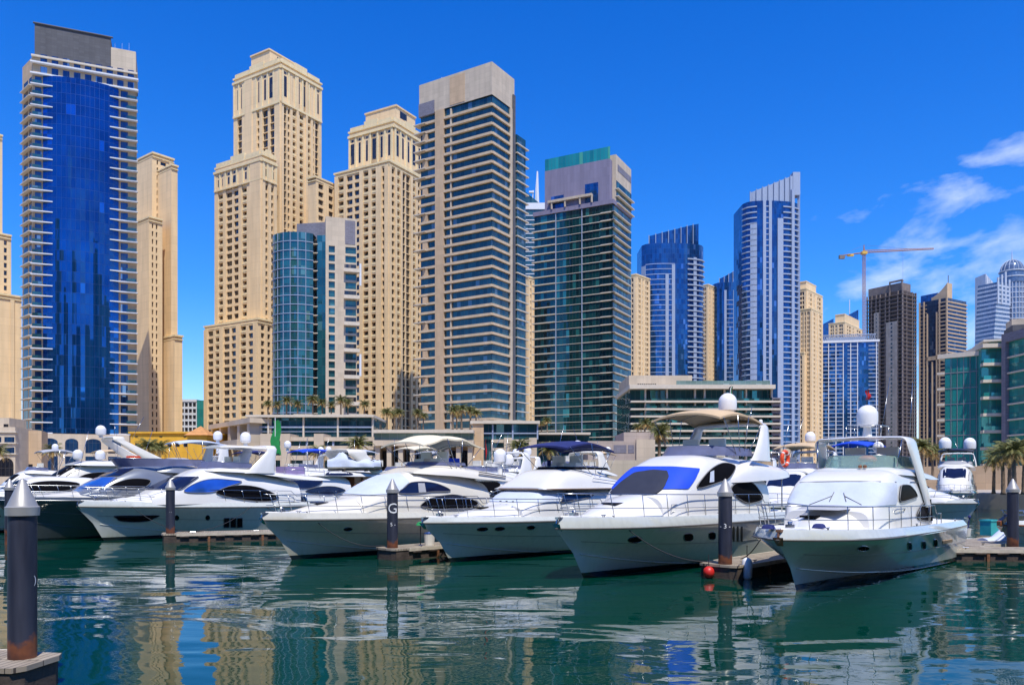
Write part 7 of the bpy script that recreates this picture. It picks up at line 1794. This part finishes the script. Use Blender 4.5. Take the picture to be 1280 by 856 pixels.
pB = piling(213, 666, 'piling in front of the white yacht with the bright blue side window', .28, (('. .', .22, 2.0, 0),))
pC = piling(490.5, 684, 'piling painted with a white letter G', .285, (('G', .74, 2.42, .05), ('5 -', .26, 1.75, .1)))
pE = piling(906.5, 704, 'piling painted with a white number 3, between blue-cover yacht and nearest yacht', .285, (('- 3 -', .28, 2.12, 0),))
pF = piling(1266, 680, 'piling at far right in front of the domed yacht', .285)
pG = piling(12, 668, 'small far piling peeping out left of the nearest piling', .28)
def pontoon(label, head, th, L, w=1.9, nose=1.2, zt=.60, posts=True, side=-1, name='pontoon', off=0.0):
    """floating walkway; its rounded nose at the head, running off at th"""
    root = empty(name, head, label, 'pontoon', 'floating pontoons', R(th)); o = off
    pl = [(-nose, -w*.30+o), (-nose*.9, -w*.46+o), (0, -w/2+o), (L, -w/2+o), (L, w/2+o), (0, w/2+o), (-nose*.9, w*.46+o), (-nose, w*.30+o)]
    mb = MB(); prism(mb, pl, zt-.10, zt); mb.build('deck_boards', D_['board'], root)
    mb = MB(); q = [(x*1.0+(.06 if x < 0 else 0), (y-o)*.96+o) for x, y in pl]; prism(mb, q, -.35, zt-.10); mb.build('float', D_['beam'], root)
    mb = MB()
    for sg in (-1, 1): mb.box((0, o+sg*(w/2+.035)-.035, zt-.16), (L, 0, 0), (0, .07, 0), (0, 0, .17))
    mb.build('edge_strip', D_['edge'], root)
    n = int(L/1.1)
    for i in range(n):
        for sg in (-1, 1): 
            mb = MB(); x = .5+i*1.1; mb.cbox((x, o+sg*(w/2+.09), zt-.20), (.55, .05, .07)); mb.build('fender_block', D_['beam'], root)
    if posts:
        for i in range(int(L/3.4)):
            for sg in (-1, 1): mb = MB(); mb.cbox((2+i*3.4, o+sg*(w/2-.02), .1), (.14, .12, .75)); mb.build('bracket', B_['bronze'], root)
    for i in range(int(L/4)):
        mb = MB(); x = 1+i*4; yy = o+side*(w/2-.2); mb.tube([(x-.16, yy, zt+.09), (x+.16, yy, zt+.09)], .025, 5); mb.tube([(x, yy, zt), (x, yy, zt+.09)], .03, 5); mb.build('cleat', B_['steel'], root)
    return root
def gap(p): return Vector((p.x, p.y, 0))
pontoon('pontoon finger beside the white yacht with the blue side window', gap(pB)+Vector((.25, .35, 0)), 22, 9.5, 1.9, .9, off=.1)
pontoon('pontoon finger at the piling with the white G', gap(pC)+Vector((.3, .35, 0)), 47, 15, 1.8, .9, off=.1)
pontoon('pontoon finger at the piling numbered 3', gap(pE)+Vector((.3, .4, 0)), 47, 14, 1.9, .9, off=.1)
pontoon('near pontoon end at the bottom left corner', gap(pA)+Vector((-.7, -.1, 0)), 172, 8, 1.5, 1.3, off=.0)
pontoon('long pontoon walkway crossing at the right edge', Vector((22.2, 41.5, 0)), -4, 14, 1.6, .2)
pontoon('pontoon finger beyond the nearest yacht, carrying a turquoise box', Vector((24.0, 43.5, 0)), 38, 12, 2.6, .2)
def locker():
    D = 51; p = hull_at(1237, D, .6); root = empty('dock_box', p, 'turquoise dock box standing on the right-hand pontoon', 'box', None, R(30)); tq = plain('turquoise_box_paint', (.03, .36, .36), .5)
    mb = MB(); mb.cbox((0, 0, .45), (.95, .7, .9)); mb.build('box_body', tq, root); mb = MB(); mb.cbox((0, 0, .94), (1.02, .78, .09)); mb.build('box_lid', tq, root)
    p = hull_at(1208.5, 50, .6); root = empty('bucket', p, 'cream bucket with a mop on the right-hand pontoon', 'bucket'); mb = MB(); mb.lathe((0, 0, 0), [(.20, 0), (.26, .5), (.24, .5), (.18, .05)], 14); mb.build('pail', B_['creamw'], root)
    mb = MB(); mb.tube([(0, 0, .05), (.2, .05, 1.2)], .03, 6); mb.lathe((.19, .05, 1.1), [(.03, 0), (.11, .1), (.05, .22)], 8); mb.build('mop', B_['navycanvas'], root)
locker()
def pedestal():
    a = gap(pC)+Vector((1.3, 1.4, .6)); root = empty('water_pedestal', a, 'small green-topped service post on the pontoon by the G piling', 'service post'); mb = MB(); mb.tube([(0, 0, 0), (0, 0, 1.1)], .03, 6); mb.build('stem', B_['black'], root); mb = MB(); mb.lathe((0, 0, 1.05), [(.02, 0), (.25, .05), (.16, .20), (.02, .24)], 12); mb.build('hood', FL[1], root)
    b = a+Vector((.45, .3, 0)); root = empty('bucket', b, 'cream bucket on the pontoon by the G piling', 'bucket'); mb = MB(); mb.lathe((0, 0, 0), [(.26, 0), (.30, .62), (.27, .62), (.2, .06)], 14); mb.build('pail', B_['creamw'], root); mb = MB(); mb.lathe((0, 0, .62), [(.31, 0), (.31, .06), (.05, .1)], 14); mb.build('pail_lid', B_['blueglass'], root)
pedestal()
def rope(name_label, a, b, sag, r=.022):
    a, b = Vector(a), Vector(b); pts = [a.lerp(b, i/18)-Vector((0, 0, sag*4*(i/18)*(1-i/18))) for i in range(19)]; mb = MB(); mb.tube(pts, r, 5)
    tag(mb.build('mooring_rope', B_['rope'], None, a, smooth=True), name_label, 'rope')
y6, y5, y4, y3, y1, y2 = YACHTS
def on(y, t, sg=-1): u, yy, z = y.edge(t, .14); return y.M @ Vector((u, sg*yy, z+.06))
rope('dark mooring line hanging from the blue-cover yacht to the number 3 piling', on(y5, .12), (pE.x-.5, pE.y+.1, .7), .55)
rope('dark mooring line hanging from the cream bimini yacht towards the G piling', on(y3, .12), (pC.x-.45, pC.y+.1, .72), .6)
rope('mooring line from the bow of the blue-window yacht to its piling', on(y1, .14), (pB.x+1.8, pB.y+1.0, .7), .7)
rope('mooring line rising from pontoon to the waist of the blue-window yacht', on(y1, .60), (pB.x+1.4, pB.y+.7, .7), .45)
rope('second waist line of the blue-window yacht, running aft', on(y1, .60), on(y1, .60)+Vector((3.6, 1.2, -1.7)), .2)
rope('mooring line from the nearest yacht bow to the number 3 pontoon', on(y6, .05, 1), (pE.x+1.0, pE.y+1.2, .7), .25)
def fender(loc, label, mat, r=.25, h=.75):
    root = empty('fender', loc, label, 'fender'); mb = MB(); n = 8; mb.lathe((0, 0, 0), [(r*math.cos(R(-90+180*i/n)) if i not in (0, n) else .02, h/2+(h/2-r)*(1 if i > n/2 else -1 if i < n/2 else 0)+r*math.sin(R(-90+180*i/n))) for i in range(n+1)], 14); mb.build('body', B_[mat], root, smooth=True); mb = MB(); mb.tube([(0, 0, h), (0, 0, h+.5)], .02, 5); mb.build('lanyard', B_['rope'], root)
fender(Vector((pE.x-.72, pE.y-.1, .02)), 'red ball fender at the waterline beside the number 3 piling', 'red', .24, .5)
fender(Vector((pE.x+.85, pE.y-.25, -.05)), 'white cylinder fender at pontoon nose between the two nearest yachts', 'dome', .22, .95)
def flagpole():
    p = hull_at(344, 120, GZ); root = empty('flagpole', p, 'flagpole with a limp green flag in front of the mall', 'flagpole'); mb = MB(); z1 = zpy(522, 120)-GZ; mb.tube([(0, 0, 0), (0, 0, z1)], .06, 6); mb.build('pole', B_['dome'], root)
    mb = MB(); rows = []
    for i in range(13):
        q = i/12; rows.append([(-.05-1.0*q*(.55)+.18*math.sin(q*9)-.2, .1*math.sin(q*6), z1-.5-5.2*q), (.25+.25*math.sin(q*7+1), .15*math.sin(q*5+1), z1-.3-5.0*q), (.75+.12*math.sin(q*8), .1, z1-.8-4.9*q)])
    mb.grid(rows); mb.build('flag', B_['green'], root, smooth=True)
flagpole()

# ------------------------------------------------------------------ sea haze between the far towers
def haze():
    mb = MB(); mb.box((-9600, -9600, -3.2), (19200, 0, 0), (0, 19200, 0), (0, 0, 290)); m = bpy.data.materials.new('haze_air'); m.use_nodes = True; nt = m.node_tree
    for n in list(nt.nodes): nt.nodes.remove(n)
    o = nt.nodes.new('ShaderNodeOutputMaterial'); v = nt.nodes.new('ShaderNodeVolumePrincipled'); v.inputs['Color'].default_value = (.80, .88, 1, 1); v.inputs['Density'].default_value = .00002; v.inputs['Anisotropy'].default_value = .2
    nt.links.new(v.outputs[0], o.inputs['Volume']); tag(mb.build('haze', m), kind='stuff')
haze()
